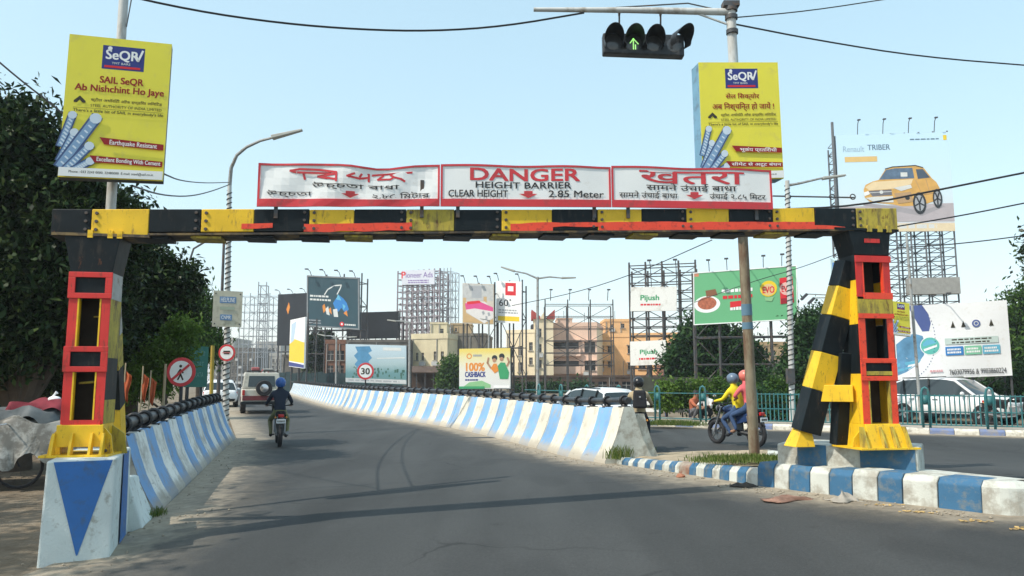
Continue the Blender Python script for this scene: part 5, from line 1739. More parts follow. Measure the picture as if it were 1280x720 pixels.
def greek(f, x0, x1, ys, hgt, mat, seed=1):
    """rows of illegible small print"""
    rg = random.Random(seed)
    pl = []
    for y in ys:
        x = x0
        xe = x1 - rg.uniform(0, .15) * (x1 - x0)
        while x < xe:
            l = (x1 - x0) * rg.uniform(.06, .16)
            pl.append([(x, y), (min(x + l, xe), y), (min(x + l, xe), y + hgt), (x, y + hgt)])
            x += l + (x1 - x0) * .03
    o = f.polys(pl, mat, 'small_print'); o['kind'] = 'stuff'
def wash(name, stops, axis='Z', rot=0.0):
    """printed background of blended colour bands (flat print), across object space"""
    if name in MATS: return MATS[name]
    m, nt, b = nodes_of('print_' + name)
    tc = nt.nodes.new('ShaderNodeTexCoord')
    sp = nt.nodes.new('ShaderNodeSeparateXYZ'); nt.links.new(tc.outputs['Generated'], sp.inputs[0])
    nz = noise(nt, 3, 4)
    ma = nt.nodes.new('ShaderNodeMath'); ma.operation = 'MULTIPLY_ADD'; ma.inputs[1].default_value = .12
    nt.links.new(nz, ma.inputs[0]); nt.links.new(sp.outputs[axis], ma.inputs[2])
    nt.links.new(ramp(nt, ma.outputs[0], stops), b.inputs['Base Color'])
    b.inputs['Roughness'].default_value = .55
    MATS[name] = m
    return m
TEAL = pm('dark teal print', (.022, .065, .085), .5, .15, .4)
BLUEP = flat('bright blue', (.04, .22, .55)); ORANGEP = flat('orange', (.7, .26, .05)); GREYP = flat('grey', (.32, .34, .36)); BLACKP = pm('black hoarding cloth', (.012, .016, .022), .6, .3, .5)
CYAN = flat('cyan', (.14, .45, .62)); GRN = flat('green', (.05, .32, .14)); PINKP = flat('hot pink', (.65, .08, .25)); YELP = flat('yellow', (.78, .56, .03)); TAN = flat('tan', (.52, .36, .18)); DARKP = flat('dark', (.03, .035, .04))
# teal phone advert
f = billboard('dark teal billboard with blue splash beside the black hoardings', (383.5, 344), (449, 347), (383.5, 408), 92, 90, TEAL)
f.border(.18, pm('hoarding edge', (.2, .22, .23), .6), depth=.06)
f.stroke([[(.34, .36), (.40, .26), (.52, .18), (.66, .16), (.64, .22), (.58, .34)]], .022, PALE, 'artwork')
f.polys([[(.50, .52), (.56, .42), (.62, .36), (.70, .42), (.76, .50), (.80, .62), (.74, .70), (.66, .60), (.60, .68), (.54, .62)]], BLUEP, 'artwork')
f.polys([[(.56, .44), (.60, .34), (.66, .46)], [(.68, .52), (.74, .56), (.70, .64)]], CYAN, 'artwork')
f.polys([[(.30, .58), (.34, .54), (.37, .66), (.32, .72)], [(.40, .66), (.46, .60), (.48, .74)], [(.70, .70), (.76, .64), (.78, .76)]], ORANGEP, 'artwork')
f.polys([[(.36, .64), (.41, .58), (.44, .76), (.38, .74)], [(.50, .64), (.58, .62), (.60, .78), (.52, .78)]], PALE, 'artwork')
greek(f, .06, .48, (.38, .45), .035, PALE, 2); greek(f, .04, .28, (.86, .91), .025, GREYP, 3); greek(f, .72, .95, (.90,), .03, PALE, 5)
f.disc(.67, .91, .045, PRED); f.disc(.67, .91, .02, WHT)
trestle(f, 4, 1.5, 5, r=.1); floods(f, 4, 1.0, 1.2, .5, mat=LAMPD, r=.06)
# black hoardings
f = billboard('black hoarding with small orange flame left of the teal billboard', (347, 368), (384, 366), (346, 432), 100, 97, BLACKP)
f.polys([[(.30, .30), (.38, .16), (.42, .26), (.36, .40)]], ORANGEP, 'artwork')
trestle(f, 3, 1.2, 4, r=.1); floods(f, 3, .8, .8, .4, r=.05)
f = billboard('wide black hoarding behind the shrubby roof right of the teal billboard', (433, 391), (498, 389), (433, 424), 97, 95, BLACKP)
trestle(f, 4, 1.2, 3, r=.1)
f = billboard('narrow slanted white and yellow hoarding edge-on beside the teal billboard', (361.5, 400), (380, 396), (361, 458), 78, 70, WHT)
f.poly([(0, .52), (.35, .42), (1, .50), (1, .90), (0, .88)], YELP); f.poly([(0, .90), (1, .93), (1, .99), (0, .99)], NAVY); f.poly([(.1, .1), (.45, .05), (.3, .45), (.1, .5)], flat('pale blue', (.45, .58, .7)))
trestle(f, 3, .8, 4, r=.07)
# lattice of back-side hoarding with agency sign
f = billboard('pale purple lettered sign on top of a tall bare lattice', (502, 338), (543, 337), (502, 356), 98, 96, pm('lattice sign pale', (.62, .64, .70), .6, .05, 1))
f.text('P', .0, .1, .12, .55, PRED, .04); f.text('ioneer Ads', .13, .15, .95, .52, flat('violet', (.2, .12, .35)), .01)
greek(f, .2, .85, (.68, .82), .07, flat('violet', (.2, .12, .35)), 4)
LATT = pm('pinkish grey lattice paint', (.32, .28, .30), .7, .15, 2)
trestle(f, 9, 2.2, 14, mat=LATT, r=.11, x0=-.16, x1=1.12, z_lo=4, back=.3)
trestle(f, 4, 2.2, 10, mat=GREYP, r=.06, x0=1.12, x1=1.42, z_lo=4, back=.5)
b = MB()
rg = random.Random(5)
for i in range(90):
    x, z = rg.uniform(-.05, 1.0) * f.w, rg.uniform(.46, 1.0) * f.z0
    b.bar((x, .25, z), (x + rg.uniform(-.5, .5), .25, z + rg.uniform(-.4, .4)), .3, .05)
o = b.build('sheet_scrap', pm('grey white sheet scraps', (.45, .43, .45), .7, .2), f.root); o['kind'] = 'stuff'
# bed hoarding and price hoarding
f = billboard('hoarding with a pink bedspread bedroom picture', (578, 354), (617, 355), (578, 404), 74, 73, pm('bed print wall', (.55, .50, .42), .6, .1, .5))
f.rect(.02, .02, .98, .42, pm('bed print grey wall', (.47, .48, .47), .6)); f.rect(.3, .06, .62, .36, flat('mirror', (.36, .38, .4)))
f.rect(.02, .36, .12, .86, TAN); f.rect(.68, .32, .78, .46, TAN); f.poly([(.1, .48), (.72, .44), (.98, .66), (.98, .84), (.7, .98), (.12, .72)], flat('bed linen', (.66, .64, .62)))
f.poly([(.08, .50), (.60, .46), (.98, .58), (.98, .68), (.40, .62), (.12, .66)], PINKP); f.poly([(.14, .46), (.55, .42), (.60, .48), (.16, .53)], PRED)
f.polys([[(.62, .70), (.68, .67), (.72, .74), (.66, .78)], [(.80, .72), (.86, .70), (.9, .78), (.83, .80)], [(.74, .8), (.8, .8), (.8, .88), (.74, .88)]], GREYP, 'artwork')
f.poly([(.02, .80), (.12, .74), (.7, .98), (.98, .86), (.98, .98), (.02, .98)], TAN)
trestle(f, 3, 1.0, 4, r=.08); floods(f, 3, 1.0, .8, .4, r=.05)
f = billboard('white price hoarding with red square logo and 60 lettering', (620.5, 351), (652, 352), (620, 403), 74, 73, WHT)
f.rect(.36, .04, .78, .34, PRED); f.rect(.46, .12, .68, .24, WHT)
f.text('60', .12, .44, .48, .60, DARKP, .01); f.disc(.56, .45, .02, DARKP)
greek(f, .1, .9, (.68, .74), .03, GREYP, 6); f.rect(.08, .84, .92, .95, YELP)
trestle(f, 3, 1.0, 4, r=.08); floods(f, 2, 1.0, .8, .4, r=.05)
# lake city hoarding
f = billboard('hoarding of a blue tower beside a lake above the 30 sign', (432, 430), (507.5, 432), (432, 478), 62, 61, wash('lake view', [(0.0, (.10, .2, .2)), (.35, (.12, .26, .28)), (.55, (.34, .46, .48)), (.8, (.44, .56, .62)), (1.0, (.5, .62, .68))]))
f.polys([[(.16, .06), (.40, .04), (.44, .16), (.38, .22), (.44, .34), (.38, .44), (.43, .56), (.40, .66), (.22, .66), (.15, .52), (.2, .42), (.14, .3), (.2, .2)]], pm('tower print', (.08, .25, .42), .6, .25, 1.2), 'artwork')
f.polys([[(.02, .62 - .04 * (i % 3)), (.05, .60)] + [] for i in range(0)], DARKP) if False else None
rg = random.Random(8)
pl = []
for i in range(46):
    x, y = rg.uniform(.08, .95), rg.uniform(.58, .84); s_ = rg.uniform(.015, .035)
    pl.append([(x, y), (x + s_, y - .01), (x + s_, y + s_ * 2), (x, y + s_ * 2.2)])
o = f.polys(pl, flat('park green', (.06, .14, .11)), 'artwork'); o['kind'] = 'stuff'
f.polys([[(.52, .34), (.98, .30), (.98, .33), (.52, .36)]], PALE, 'artwork'); f.rect(.62, .06, .92, .14, PALE)
f.rect(.0, .88, 1, .985, pm('hoarding footer', (.5, .52, .52), .6)); greek(f, .05, .95, (.915,), .035, GREYP, 9)
trestle(f, 4, .8, 3, r=.07)
# cashback hoarding
f = billboard('white cashback hoarding with orange lettering and two cheering people', (574, 436), (637.5, 435), (574, 486), 58, 57, wash('cashback wash', [(0.0, (.68, .7, .7)), (.5, (.7, .7, .64)), (.85, (.72, .66, .35)), (1.0, (.75, .6, .15))]))
f.text('100%', .14, .36, .50, .56, ORANGEP, .05); f.text('CASHBACK', .12, .58, .52, .71, NAVY, .05)
f.disc(.2, .19, .07, ORANGEP, .045); greek(f, .28, .46, (.15,), .05, GREYP, 11)
f.poly([(.05, .98), (.2, .84), (.45, .80), (.62, .90), (.62, .98)], flat('leaf green', (.25, .5, .25))); greek(f, .12, .4, (.76,), .04, NAVY, 12)
SKIN_P = flat('skin print', (.42, .24, .15))
f.disc(.70, .24, .07, DARKP); f.disc(.695, .30, .05, SKIN_P); f.disc(.84, .20, .07, DARKP); f.disc(.835, .27, .05, SKIN_P)
f.polys([[(.62, .50), (.68, .38), (.74, .38), (.78, .56), (.70, .62)]], ORANGEP, 'artwork'); f.polys([[(.76, .44), (.82, .35), (.90, .36), (.98, .60), (.96, .76), (.80, .76)]], GRN, 'artwork')
f.stroke([[(.62, .48), (.56, .36), (.58, .24)], [(.94, .44), (.98, .34), (.95, .24)]], .045, SKIN_P, 'artwork')
f.rect(.68, .92, .99, .985, WHT); f.rect(.0, .94, .5, 1.0, GRN)
trestle(f, 3, .8, 3, r=.06)
# chemist boards (white with green word) and their scaffold
WB = pm('plain white board', (.78, .78, .74), .6, .05, .5, dirt=(.5, .48, .42), dirt_amt=.25, dscale=1)
f = billboard('upper white board with green word on a tall bare scaffold', (788.5, 359), (846, 358), (788, 389), 60, 59, WB)
f.text('Pijush', .22, .34, .62, .62, GRN, .04); greek(f, .22, .66, (.70,), .07, PRED, 14)
trestle(f, 5, 1.6, 11, top=2.0, r=.075, x0=-.02, x1=1.42, back=.25, z_lo=3.0)
floods(f, 2, 3.0, 1.2, .45, .45, 1.0, r=.045)
f = billboard('lower white board with green word below the scaffold', (787.5, 427), (832, 425), (788, 457), 55, 54, WB)
f.text('Pijush', .28, .36, .76, .60, GRN, .04); greek(f, .25, .8, (.70,), .08, PRED, 15)
trestle(f, 3, .8, 3, r=.06)
# empty hoarding frame in front of the pink flats
f0 = thing('hoarding_frame', 'tall empty steel hoarding frame standing before the pink flats', 'billboard frame', base_at(682, 68), 0, 'billboards on the skyline')
fw = (base_at(768, 68) - base_at(682, 68)).length; fh = at(682, 374, 68).z - f0.location.z
ff = Face(f0, fw, 2.0, fh - 2.0)
trestle(ff, 4, 1.6, 6, r=.055, z_lo=2.0); floods(ff, 4, 1.2, .9, .4, r=.05)
# left scaffolding far off, haze painted into its pale steel colour
f0 = thing('hoarding_frame', 'pale grey bare hoarding scaffold behind the cream lamp post board', 'billboard frame', base_at(296, 120), 0, 'billboards on the skyline')
fw = (base_at(345, 120) - base_at(296, 120)).length; fh = at(296, 366, 120).z - f0.location.z
ff = Face(f0, fw, 2.0, fh - 2.0)
trestle(ff, 5, 2.0, 8, mat=pm('pale lattice steel', (.30, .32, .34), .7), r=.07, z_lo=5.0)
f0 = thing('hoarding_frame', 'tallest pale mast scaffold behind the cream lamp post board', 'billboard frame', base_at(318, 115), 0, 'billboards on the skyline')
ff = Face(f0, 1.2, 2.0, at(318, 352, 115).z - f0.location.z - 2.0)
trestle(ff, 2, 1.0, 9, mat=pm('pale lattice steel', (.30, .32, .34), .7), r=.08, z_lo=4.0)
# big green food billboard
GBG = pm('food billboard green', (.14, .43, .21), .55, .05, .3)
f = billboard('large green food billboard with snack plate and red packet behind the rusty pole', (866.5, 341), (996, 331.5), (867, 406.5), 40, 38.5, GBG, warp=None)
f.poly([(0, 0), (.055, 0), (.055, .08), (0, .08)], flat('corner', (.6, .25, .15)))
f.disc(.135, .62, .16, WHT, sx=1.5); f.disc(.135, .60, .12, pm('snack print', (.42, .13, .07), .7, .4, 9), sx=1.45)
f.poly([(.12, .36), (.22, .34), (.24, .46), (.13, .48)], flat('brown', (.24, .11, .06)))
greek(f, .28, .6, (.36, ), .06, WHT, 16); greek(f, .29, .6, (.48,), .06, PRED, 17); greek(f, .36, .56, (.62, .70), .06, WHT, 18); f.poly([(.36, .6), (.55, .58), (.55, .68), (.36, .71)], PRED)
f.disc(.73, .40, .15, YELP, n=16); f.disc(.73, .42, .11, flat('gold', (.7, .5, .25))); f.text('EVO', .675, .36, .785, .48, PRED, .03); f.poly([(.69, .56), (.78, .55), (.76, .64), (.70, .62)], flat('leaf green', (.25, .5, .25)))
f.poly([(.835, .22), (.955, .20), (.965, .68), (.84, .70)], PRED); f.disc(.90, .42, .12, flat('packet pink', (.75, .45, .4))); f.text('EVO', .855, .37, .945, .48, PRED, .03); f.poly([(.845, .6), (.96, .58), (.965, .67), (.845, .69)], flat('dark red', (.3, .02, .03)))
f.border(.05, WHT, depth=.02)
trestle(f, 5, 1.2, 5, r=.06); floods(f, 5, .75, 1.1, .28, .16, .86, r=.028)
# car billboard, print colours paled to imitate haze
CBG = wash('car advert sky', [(0.0, (.5, .47, .47)), (.12, (.62, .62, .64)), (.28, (.68, .76, .80)), (.5, (.62, .79, .88)), (.8, (.58, .79, .92)), (1.0, (.56, .78, .92))])
f = billboard('very large pale car billboard with golden car high on lattice behind the right post', (1049, 169), (1190, 165), (1051, 290), 66, 64.5, CBG, shear=False)
f.rect(.0, .92, 1, 1, flat('pale orange band', (.74, .62, .42))); greek(f, .35, .9, (.93,), .04, PALE, 19)
f.text('Renault', .06, .12, .25, .18, flat('soft grey blue', (.28, .42, .52)), .0); f.text('TRIBER', .28, .11, .48, .165, flat('slate', (.12, .2, .28)), .02)
f.rect(.07, .23, .36, .285, flat('amber band', (.72, .5, .2))); greek(f, .66, .95, (.06,), .012, flat('slate', (.12, .2, .28)), 20); f.rect(.95, .03, .98, .08, YELP)
GOLD = flat('golden paint', (.66, .46, .22)); GOLDL = flat('light golden paint', (.78, .62, .38)); GOLDD = flat('deep golden paint', (.46, .30, .16))
f.poly([(.0, .745), (1, .72), (1, .90), (.0, .90)], flat('road print', (.46, .42, .44)))
cv = lambda pts: [((x - 300) / 470, (y - 95) / 415) for x, y in pts]
f.poly(cv([(400, 388), (520, 402), (640, 425), (720, 400), (735, 408), (640, 446), (500, 420), (400, 398)]), flat('car shade print', (.36, .34, .36)), 'artwork')
f.poly(cv([(405, 332), (414, 312), (445, 298), (470, 292), (500, 248), (530, 239), (620, 235), (660, 246), (690, 290), (706, 305), (718, 330), (715, 360), (690, 386), (640, 402), (560, 405), (520, 396), (430, 386), (408, 366)]), pm('print_golden body', (.66, .38, .10), .5, .16, 1.2), 'artwork')
f.poly(cv([(412, 322), (446, 300), (612, 291), (604, 311), (532, 330), (428, 336)]), GOLDL, 'artwork')
f.poly(cv([(472, 291), (503, 250), (540, 244), (612, 243), (618, 288)]), pm('print_windscreen', (.10, .16, .24), .4, .3, 2), 'artwork')
f.rect((562 - 300) / 470, (262 - 95) / 415, (590 - 300) / 470, (280 - 95) / 415, PALE)
f.poly(cv([(626, 250), (655, 250), (682, 286), (632, 291)]), flat('side glass', (.07, .1, .14)), 'artwork')
f.stroke([cv([(500, 246), (530, 238), (625, 234), (655, 243)])], .010, DARKP, 'artwork')
f.poly(cv([(425, 338), (520, 333), (522, 357), (440, 361)]), flat('grille', (.16, .16, .18)), 'artwork')
f.stroke([cv([(430, 346), (520, 342)])], .006, PALE, 'artwork'); f.disc((478 - 300) / 470, (344 - 95) / 415, .018, PALE)
f.poly(cv([(528, 327), (600, 314), (606, 328), (560, 341)]), PALE, 'artwork'); f.poly(cv([(404, 345), (424, 338), (430, 352), (408, 360)]), WHT, 'artwork')
f.poly(cv([(410, 368), (445, 363), (525, 362), (526, 388), (450, 387)]), PALE, 'artwork')
f.poly(cv([(530, 350), (600, 345), (606, 386), (545, 394)]), GOLDD, 'artwork'); f.disc((584 - 300) / 470, (370 - 95) / 415, .022, DARKP)
f.stroke([cv([(622, 296), (640, 345)]), cv([(664, 292), (676, 350)]), cv([(612, 360), (700, 350)])], .005, GOLDD, 'artwork')
for cx_, cy_, rx_, ry_ in ((632, 393, 27, 46), (706, 374, 19, 40)):
    q = lambda k: cv([(cx_ + rx_ * k * math.cos(2 * math.pi * i / 20), cy_ + ry_ * k * math.sin(2 * math.pi * i / 20)) for i in range(20)])
    f.poly(q(1), DARKP, 'artwork'); f.poly(q(.72), flat('wheel grey', (.36, .38, .41)), 'artwork')
    f.stroke([cv([(cx_, cy_), (cx_ + rx_ * .65 * math.cos(a_), cy_ + ry_ * .65 * math.sin(a_))]) for a_ in (0.3, 1.55, 2.8, 4.1, 5.3)], .014, DARKP, 'artwork')
PL = pm('lattice steel', (.13, .14, .15), .6, .2, 2)
trestle(f, 9, 2.6, 20, mat=PL, r=.075, back=.3, x0=.0, x1=1.0, z_lo=7.5)
floods(f, 4, 1.8, .6, .35, .20, .88, r=.05)
for fx in (.56, .93): pass
p = f.P(0, 0)
MB().tube([p + V((-.25, 0, -9)), p + V((-.25, 0, 1.2))], .12, 6).build('corner_mast', PL, f.root)
b = MB(); b.box(.56 * f.w, 1.0 * f.w, -.2, .6, f.z0 - 5.6, f.z0 - 4.2); b.build('walkway_parapet', pm('grey parapet', (.3, .3, .28), .8), f.root)
# blue hoarding seen edge-on behind the right post
f = billboard('narrow blue and white hoarding seen at a slant left of the right gantry post', (1043, 322), (1056, 330), (1043, 420), 48, 40, flat('pale aqua', (.45, .60, .62)))
f.poly([(.2, .05), (.6, .0), (1, .3), (.6, .4), (.2, .25)], BLUEP); f.poly([(.4, .0), (1, .1), (1, .3), (.6, .2)], YELP); f.poly([(.1, .3), (.9, .42), (.9, .5), (.1, .4)], NAVY)
trestle(f, 3, 1.2, 8, top=1.2, mat=PL, r=.06, x0=-.1)
# clinic hoarding
CW = pm('clinic hoarding white', (.86, .87, .87), .5, .03, .4, dirt=(.74, .73, .69), dirt_amt=.2)
f = billboard('tilted white hoarding with blue arc and phone number behind the parked car', (1122, 383.5), (1264, 375), (1122, 475), 31, 30, CW, thick=.05, step=.0015, shear=False, warp=lambda x, y: (.0, .04 * math.sin(x * 6) * math.sin(y * 4)))
f.poly([(.13, .0), (.26, .0), (.31, .12), (.33, .25), (.31, .36), (.25, .36)], flat('indigo', (.09, .13, .33)), 'artwork')
f.poly([(.005, .52), (.08, .44), (.17, .38), (.25, .42), (.27, .55), (.25, .68), (.17, .82), (.08, .90), (.005, .94)], pm('clinic photo', (.12, .3, .48), .6, .35, 1.6), 'artwork')
f.polys([[(.10, .48), (.16, .44), (.18, .62), (.11, .64)], [(.02, .62), (.09, .6), (.1, .72), (.02, .74)]], PALE, 'artwork')
f.polys([[(.0, .78), (.22, .74), (.2, .78), (.0, .83)], [(.0, .86), (.14, .82), (.12, .85), (.0, .9)]], CYAN, 'artwork')
f.disc(.31, .56, .125, WHT); f.disc(.31, .56, .115, flat('teal green', (.12, .48, .42))); f.poly([(.245, .53), (.28, .48), (.33, .475), (.37, .52), (.25, .565)], CYAN); f.poly([(.25, .60), (.37, .545), (.37, .575), (.255, .63)], WHT)
dots = []
for k in range(30):
    a = -1.25 + 2.45 * k / 29
    x, y = .06 + .295 * math.cos(a), .44 + .56 * math.sin(a)
    if 0 < y < 1: dots.append([(x, y), (x + .007, y), (x + .007, y + .013), (x, y + .013)])
o = f.polys(dots, NAVY, 'dotted_arc'); o['kind'] = 'stuff'
for cx_ in (.52, .61, .85): f.poly([(cx_ - .02, .33), (cx_ + .02, .33), (cx_ + .008, .28), (cx_, .24), (cx_ - .008, .28)], INK, 'logo')
f.disc(.72, .29, .05, flat('indigo', (.09, .13, .33)), name='logo'); f.disc(.72, .29, .03, PALE, .02)
f.rect(.44, .47, .90, .555, flat('pale mint', (.55, .66, .62))); greek(f, .5, .85, (.485, .525), .018, INK, 21)
f.rect(.44, .585, .595, .70, BLUEP); f.rect(.605, .585, .75, .70, flat('mint', (.22, .55, .36))); f.rect(.76, .585, .91, .70, CYAN)
for xa in (.455, .62, .775): greek(f, xa, xa + .12, (.61, .65), .025, WHT, int(xa * 100))
f.text('7603079956 & 9903860224', .46, .89, .95, .96, DARKP, .008); greek(f, .29, .42, (.885,), .03, flat('soft pink', (.7, .4, .42)), 23)
trestle(f, 4, .7, 4, r=.045, mat=DSTEEL, back=.15)
floods(f, 1, .55, .9, .22, .45, .45, r=.022)
# small yellow pole advert right of the gantry
A = at(1114, 376, 24); B_ = at(1136.5, 379, 24.3)
sp_base = base_at(1131, 24.2)
sp = mast('sign_pole', 'thin grey pole behind the right gantry post carrying a small yellow advert', base_at(1148, 24.4), at(1133, 292, 24.4), .05, .04, STEEL)
ad_box('advertising_box', 'small yellow steel bar advert just right of the gantry post', (1114, 376), (1137, 379), (1115, 418), 24.0, 24.2, True, .12)
# ================================================================== PEOPLE
SKIN = pm('brown skin', (.30, .165, .10), .6, .08, 8)
HAIR = pm('black hair', (.012, .011, .011), .6, .2, 20)
def cloth(name, col): return pm('cloth_' + name, col, .9, .15, 7, bmp=.3, bscale=30)
def person(label, J, mats, loc, rz, scale=1.0, group=None, helmet=None, hair=True, parts=()):
    """J: joints; mats: dict shirt, sleeve, trousers, shoe, skin. One continuous skinned body."""
    names = ['pelvis', 'belly', 'chest', 'neck', 'head', 'crown']
    rad = dict(pelvis=.135, belly=.125, chest=.145, neck=.058, head=.088, crown=.08, sh=.072, el=.048, wr=.033, hd=.036, hip=.095, kn=.066, an=.043, ft=.042, toe=.034)
    vs, rs, ix = [], [], {}
    def av(k, p, r):
        ix[k] = len(vs); vs.append(V(p)); rs.append(r)
    for n_ in names: av(n_, J[n_], rad[n_])
    for s in 'lr':
        for k in ('sh', 'el', 'wr', 'hd', 'hip', 'kn', 'an', 'ft', 'toe'): av(k + s, J[k + s], rad[k])
    E = [('pelvis', 'belly', 'shirt'), ('belly', 'chest', 'shirt'), ('chest', 'neck', 'shirt'), ('neck', 'head', 'skin'), ('head', 'crown', 'skin')]
    for s in 'lr':
        E += [('chest', 'sh' + s, 'shirt'), ('sh' + s, 'el' + s, 'shirt'), ('el' + s, 'wr' + s, 'sleeve'), ('wr' + s, 'hd' + s, 'skin'),
              ('pelvis', 'hip' + s, 'trousers'), ('hip' + s, 'kn' + s, 'trousers'), ('kn' + s, 'an' + s, 'trousers'), ('an' + s, 'ft' + s, 'shoe'), ('ft' + s, 'toe' + s, 'shoe')]
    me = bpy.data.meshes.new('person')
    me.from_pydata([tuple(p) for p in vs], [(ix[a], ix[b]) for a, b, _ in E], [])
    o = bpy.data.objects.new('person', me); COL.objects.link(o)
    md = o.modifiers.new('skin', 'SKIN'); md.use_smooth_shade = True
    for i, d in enumerate(me.skin_vertices[0].data):
        d.radius = (rs[i], rs[i] * (.8 if i < 3 else 1.0)); d.use_root = (i == 0)
    o.modifiers.new('smooth', 'SUBSURF').levels = 1
    o.modifiers['smooth'].render_levels = 1
    dg = bpy.context.evaluated_depsgraph_get()
    ev = o.evaluated_get(dg)
    m2 = bpy.data.meshes.new_from_object(ev)
    o.modifiers.clear(); o.data = m2; m2.name = 'person'
    order = ['shirt', 'sleeve', 'skin', 'trousers', 'shoe']
    m2.materials.clear()
    for k in order: m2.materials.append(mats.get(k, mats['shirt']))
    segs = [(np.array(vs[ix[a]]), np.array(vs[ix[b]]), order.index(k), (rs[ix[a]] + rs[ix[b]]) / 2) for a, b, k in E]
    for p in m2.polygons:
        c = np.array(p.center); best = (1e9, 0)
        for a, b, k, r in segs:
            ab = b - a; t = np.clip((c - a) @ ab / (ab @ ab), 0, 1)
            d = np.linalg.norm(c - a - t * ab) - r * .5
            if d < best[0]: best = (d, k)
        p.material_index = best[1]; p.use_smooth = True
    # fingers grown from each palm, joined into the body mesh
    bm = bmesh.new(); bm.from_mesh(m2)
    fb = MB()
    for s in 'lr':
        h = V(J['hd' + s]); w = V(J['wr' + s]); t = (h - w).normalized()
        x = t.cross(V((0, 0, 1))).normalized() if abs(t.z) < .95 else V((1, 0, 0))
        dn = t.cross(x)
        if dn.z > 0: dn = -dn
        for k, L in enumerate((.05, .058, .054, .042)):
            b0 = h + t * .015 + x * (.027 - .018 * k)
            fb.tube([b0 - t * .02, b0 + t * L * .6 + dn * .008, b0 + t * L * .75 + dn * .035], [.0095, .009, .007], 5)
        sg = 1 if s == 'l' else -1
        fb.tube([h - t * .01 + x * .03 * sg, h + t * .025 + x * .05 * sg + dn * .015, h + t * .045 + x * .045 * sg + dn * .03], [.011, .01, .008], 5)
    m3 = fb.mesh('fingers', SKIN)
    n0 = len(bm.faces); bm.from_mesh(m3); bm.faces.ensure_lookup_table()
    for f_ in bm.faces[n0:]: f_.material_index = 2
    bm.to_mesh(m2); bm.free()
    o.location = loc; o.rotation_euler = (0, 0, rz); o.scale = (scale,) * 3
    tag(o, label, 'person', group)
    hc = (V(J['head']) + V(J['crown'])) / 2
    fwd = V(J.get('look', (0, 1, 0))).normalized()
    if helmet:
        H = MB(); H.ball(hc + V((0, -.005, .012)), .135, .155, .14, 16, 10)
        hm = H.build('helmet', helmet, o, smooth=True)
        # dark visor band towards the look direction
        b = MB(); n = 10
        vv = []
        for i in range(n + 1):
            a = -1.1 + 2.2 * i / n
            d = Matrix.Rotation(a, 3, 'Z') @ fwd
            for z, rr_ in ((-.055, .146), (.035, .156)):
                vv.append(hc + V((d.x * rr_ * .93, d.y * rr_, z + .01)))
        b.add(vv, [(2 * i, 2 * i + 1, 2 * i + 3, 2 * i + 2) for i in range(n)])
        b.build('visor', glassy('helmet visor', (.01, .012, .015), .1), hm, smooth=True)
    elif hair:
        b = MB(); b.ball(hc - fwd * .018 + V((0, 0, .025)), .095, .102, .095, 12, 8)
        b.build('hair', HAIR, o, smooth=True)
    if not helmet:
        side = V((fwd.y, -fwd.x, 0))
        b = MB()
        b.ball(hc + fwd * .092 + V((0, 0, -.015)), .012, .014, .018, 6, 5)
        for s_ in (-1, 1): b.ball(hc + side * .09 * s_ + V((0, 0, -.01)), .012, .018, .026, 6, 5)
        b.build('nose_and_ears', SKIN, o, smooth=True)
        b = MB()
        for s_ in (-1, 1): b.ball(hc + fwd * .083 + side * .033 * s_ + V((0, 0, .012)), .010, .010, .007, 6, 5)
        b.build('eyes', HAIR, o)
        MB().obox(hc + fwd * .086 + V((0, 0, -.05)), (.035, .01, .008)).build('mouth', pm('lips', (.25, .09, .08)), o)
    for fn in parts: fn(o)
    return o
def seated(lean=.0, reach=.42, hz=1.03, seat=(0, -.12, .86), spread=.2, handx=.31, foot=(.20, .02, .30), knee=(.22, .24, .64)):
    x, y, z = seat
    J = dict(pelvis=(0, y, z), belly=(0, y + .03 + lean * .3, z + .2), chest=(0, y + .08 + lean * .7, z + .41), neck=(0, y + .10 + lean, z + .57), head=(0, y + .125 + lean, z + .68), crown=(0, y + .13 + lean, z + .78))
    for s, k in (('l', -1), ('r', 1)):
        J['sh' + s] = (.185 * k, y + .07 + lean * .7, z + .46)
        J['el' + s] = (.30 * k, y + .2 + lean * .5, z + .24)
        J['wr' + s] = (handx * k, reach - .07, hz + .03)
        J['hd' + s] = (handx * k, reach, hz)
        J['hip' + s] = (.10 * k, y + .02, z - .04)
        J['kn' + s] = (knee[0] * k, knee[1], knee[2])
        J['an' + s] = (foot[0] * k, foot[1] - .04, foot[2] + .02)
        J['ft' + s] = (foot[0] * k, foot[1] + .04, foot[2] - .05)
        J['toe' + s] = (foot[0] * k, foot[1] + .15, foot[2] - .05)
    return J
def standing(h=1.65, stride=.12, arm=.1, turn=0.0):
    s_ = h / 1.7
    J = dict(pelvis=(0, 0, .93), belly=(0, .0, 1.1), chest=(0, .01, 1.30), neck=(0, .02, 1.46), head=(0, .035, 1.565), crown=(0, .04, 1.66))
    for s, k in (('l', -1), ('r', 1)):
        J['sh' + s] = (.18 * k, 0, 1.37); J['el' + s] = (.23 * k, -.03 + arm * k * .5, 1.10); J['wr' + s] = (.22 * k, .08 + arm * k, .87); J['hd' + s] = (.22 * k, .11 + arm * k, .79)
        J['hip' + s] = (.09 * k, 0, .88); J['kn' + s] = (.10 * k, .04 + stride * k * .5, .49); J['an' + s] = (.10 * k, stride * k - .02, .09); J['ft' + s] = (.10 * k, stride * k + .05, .04); J['toe' + s] = (.10 * k, stride * k + .15, .035)
    return {k: tuple(c * s_ for c in v) for k, v in J.items()}

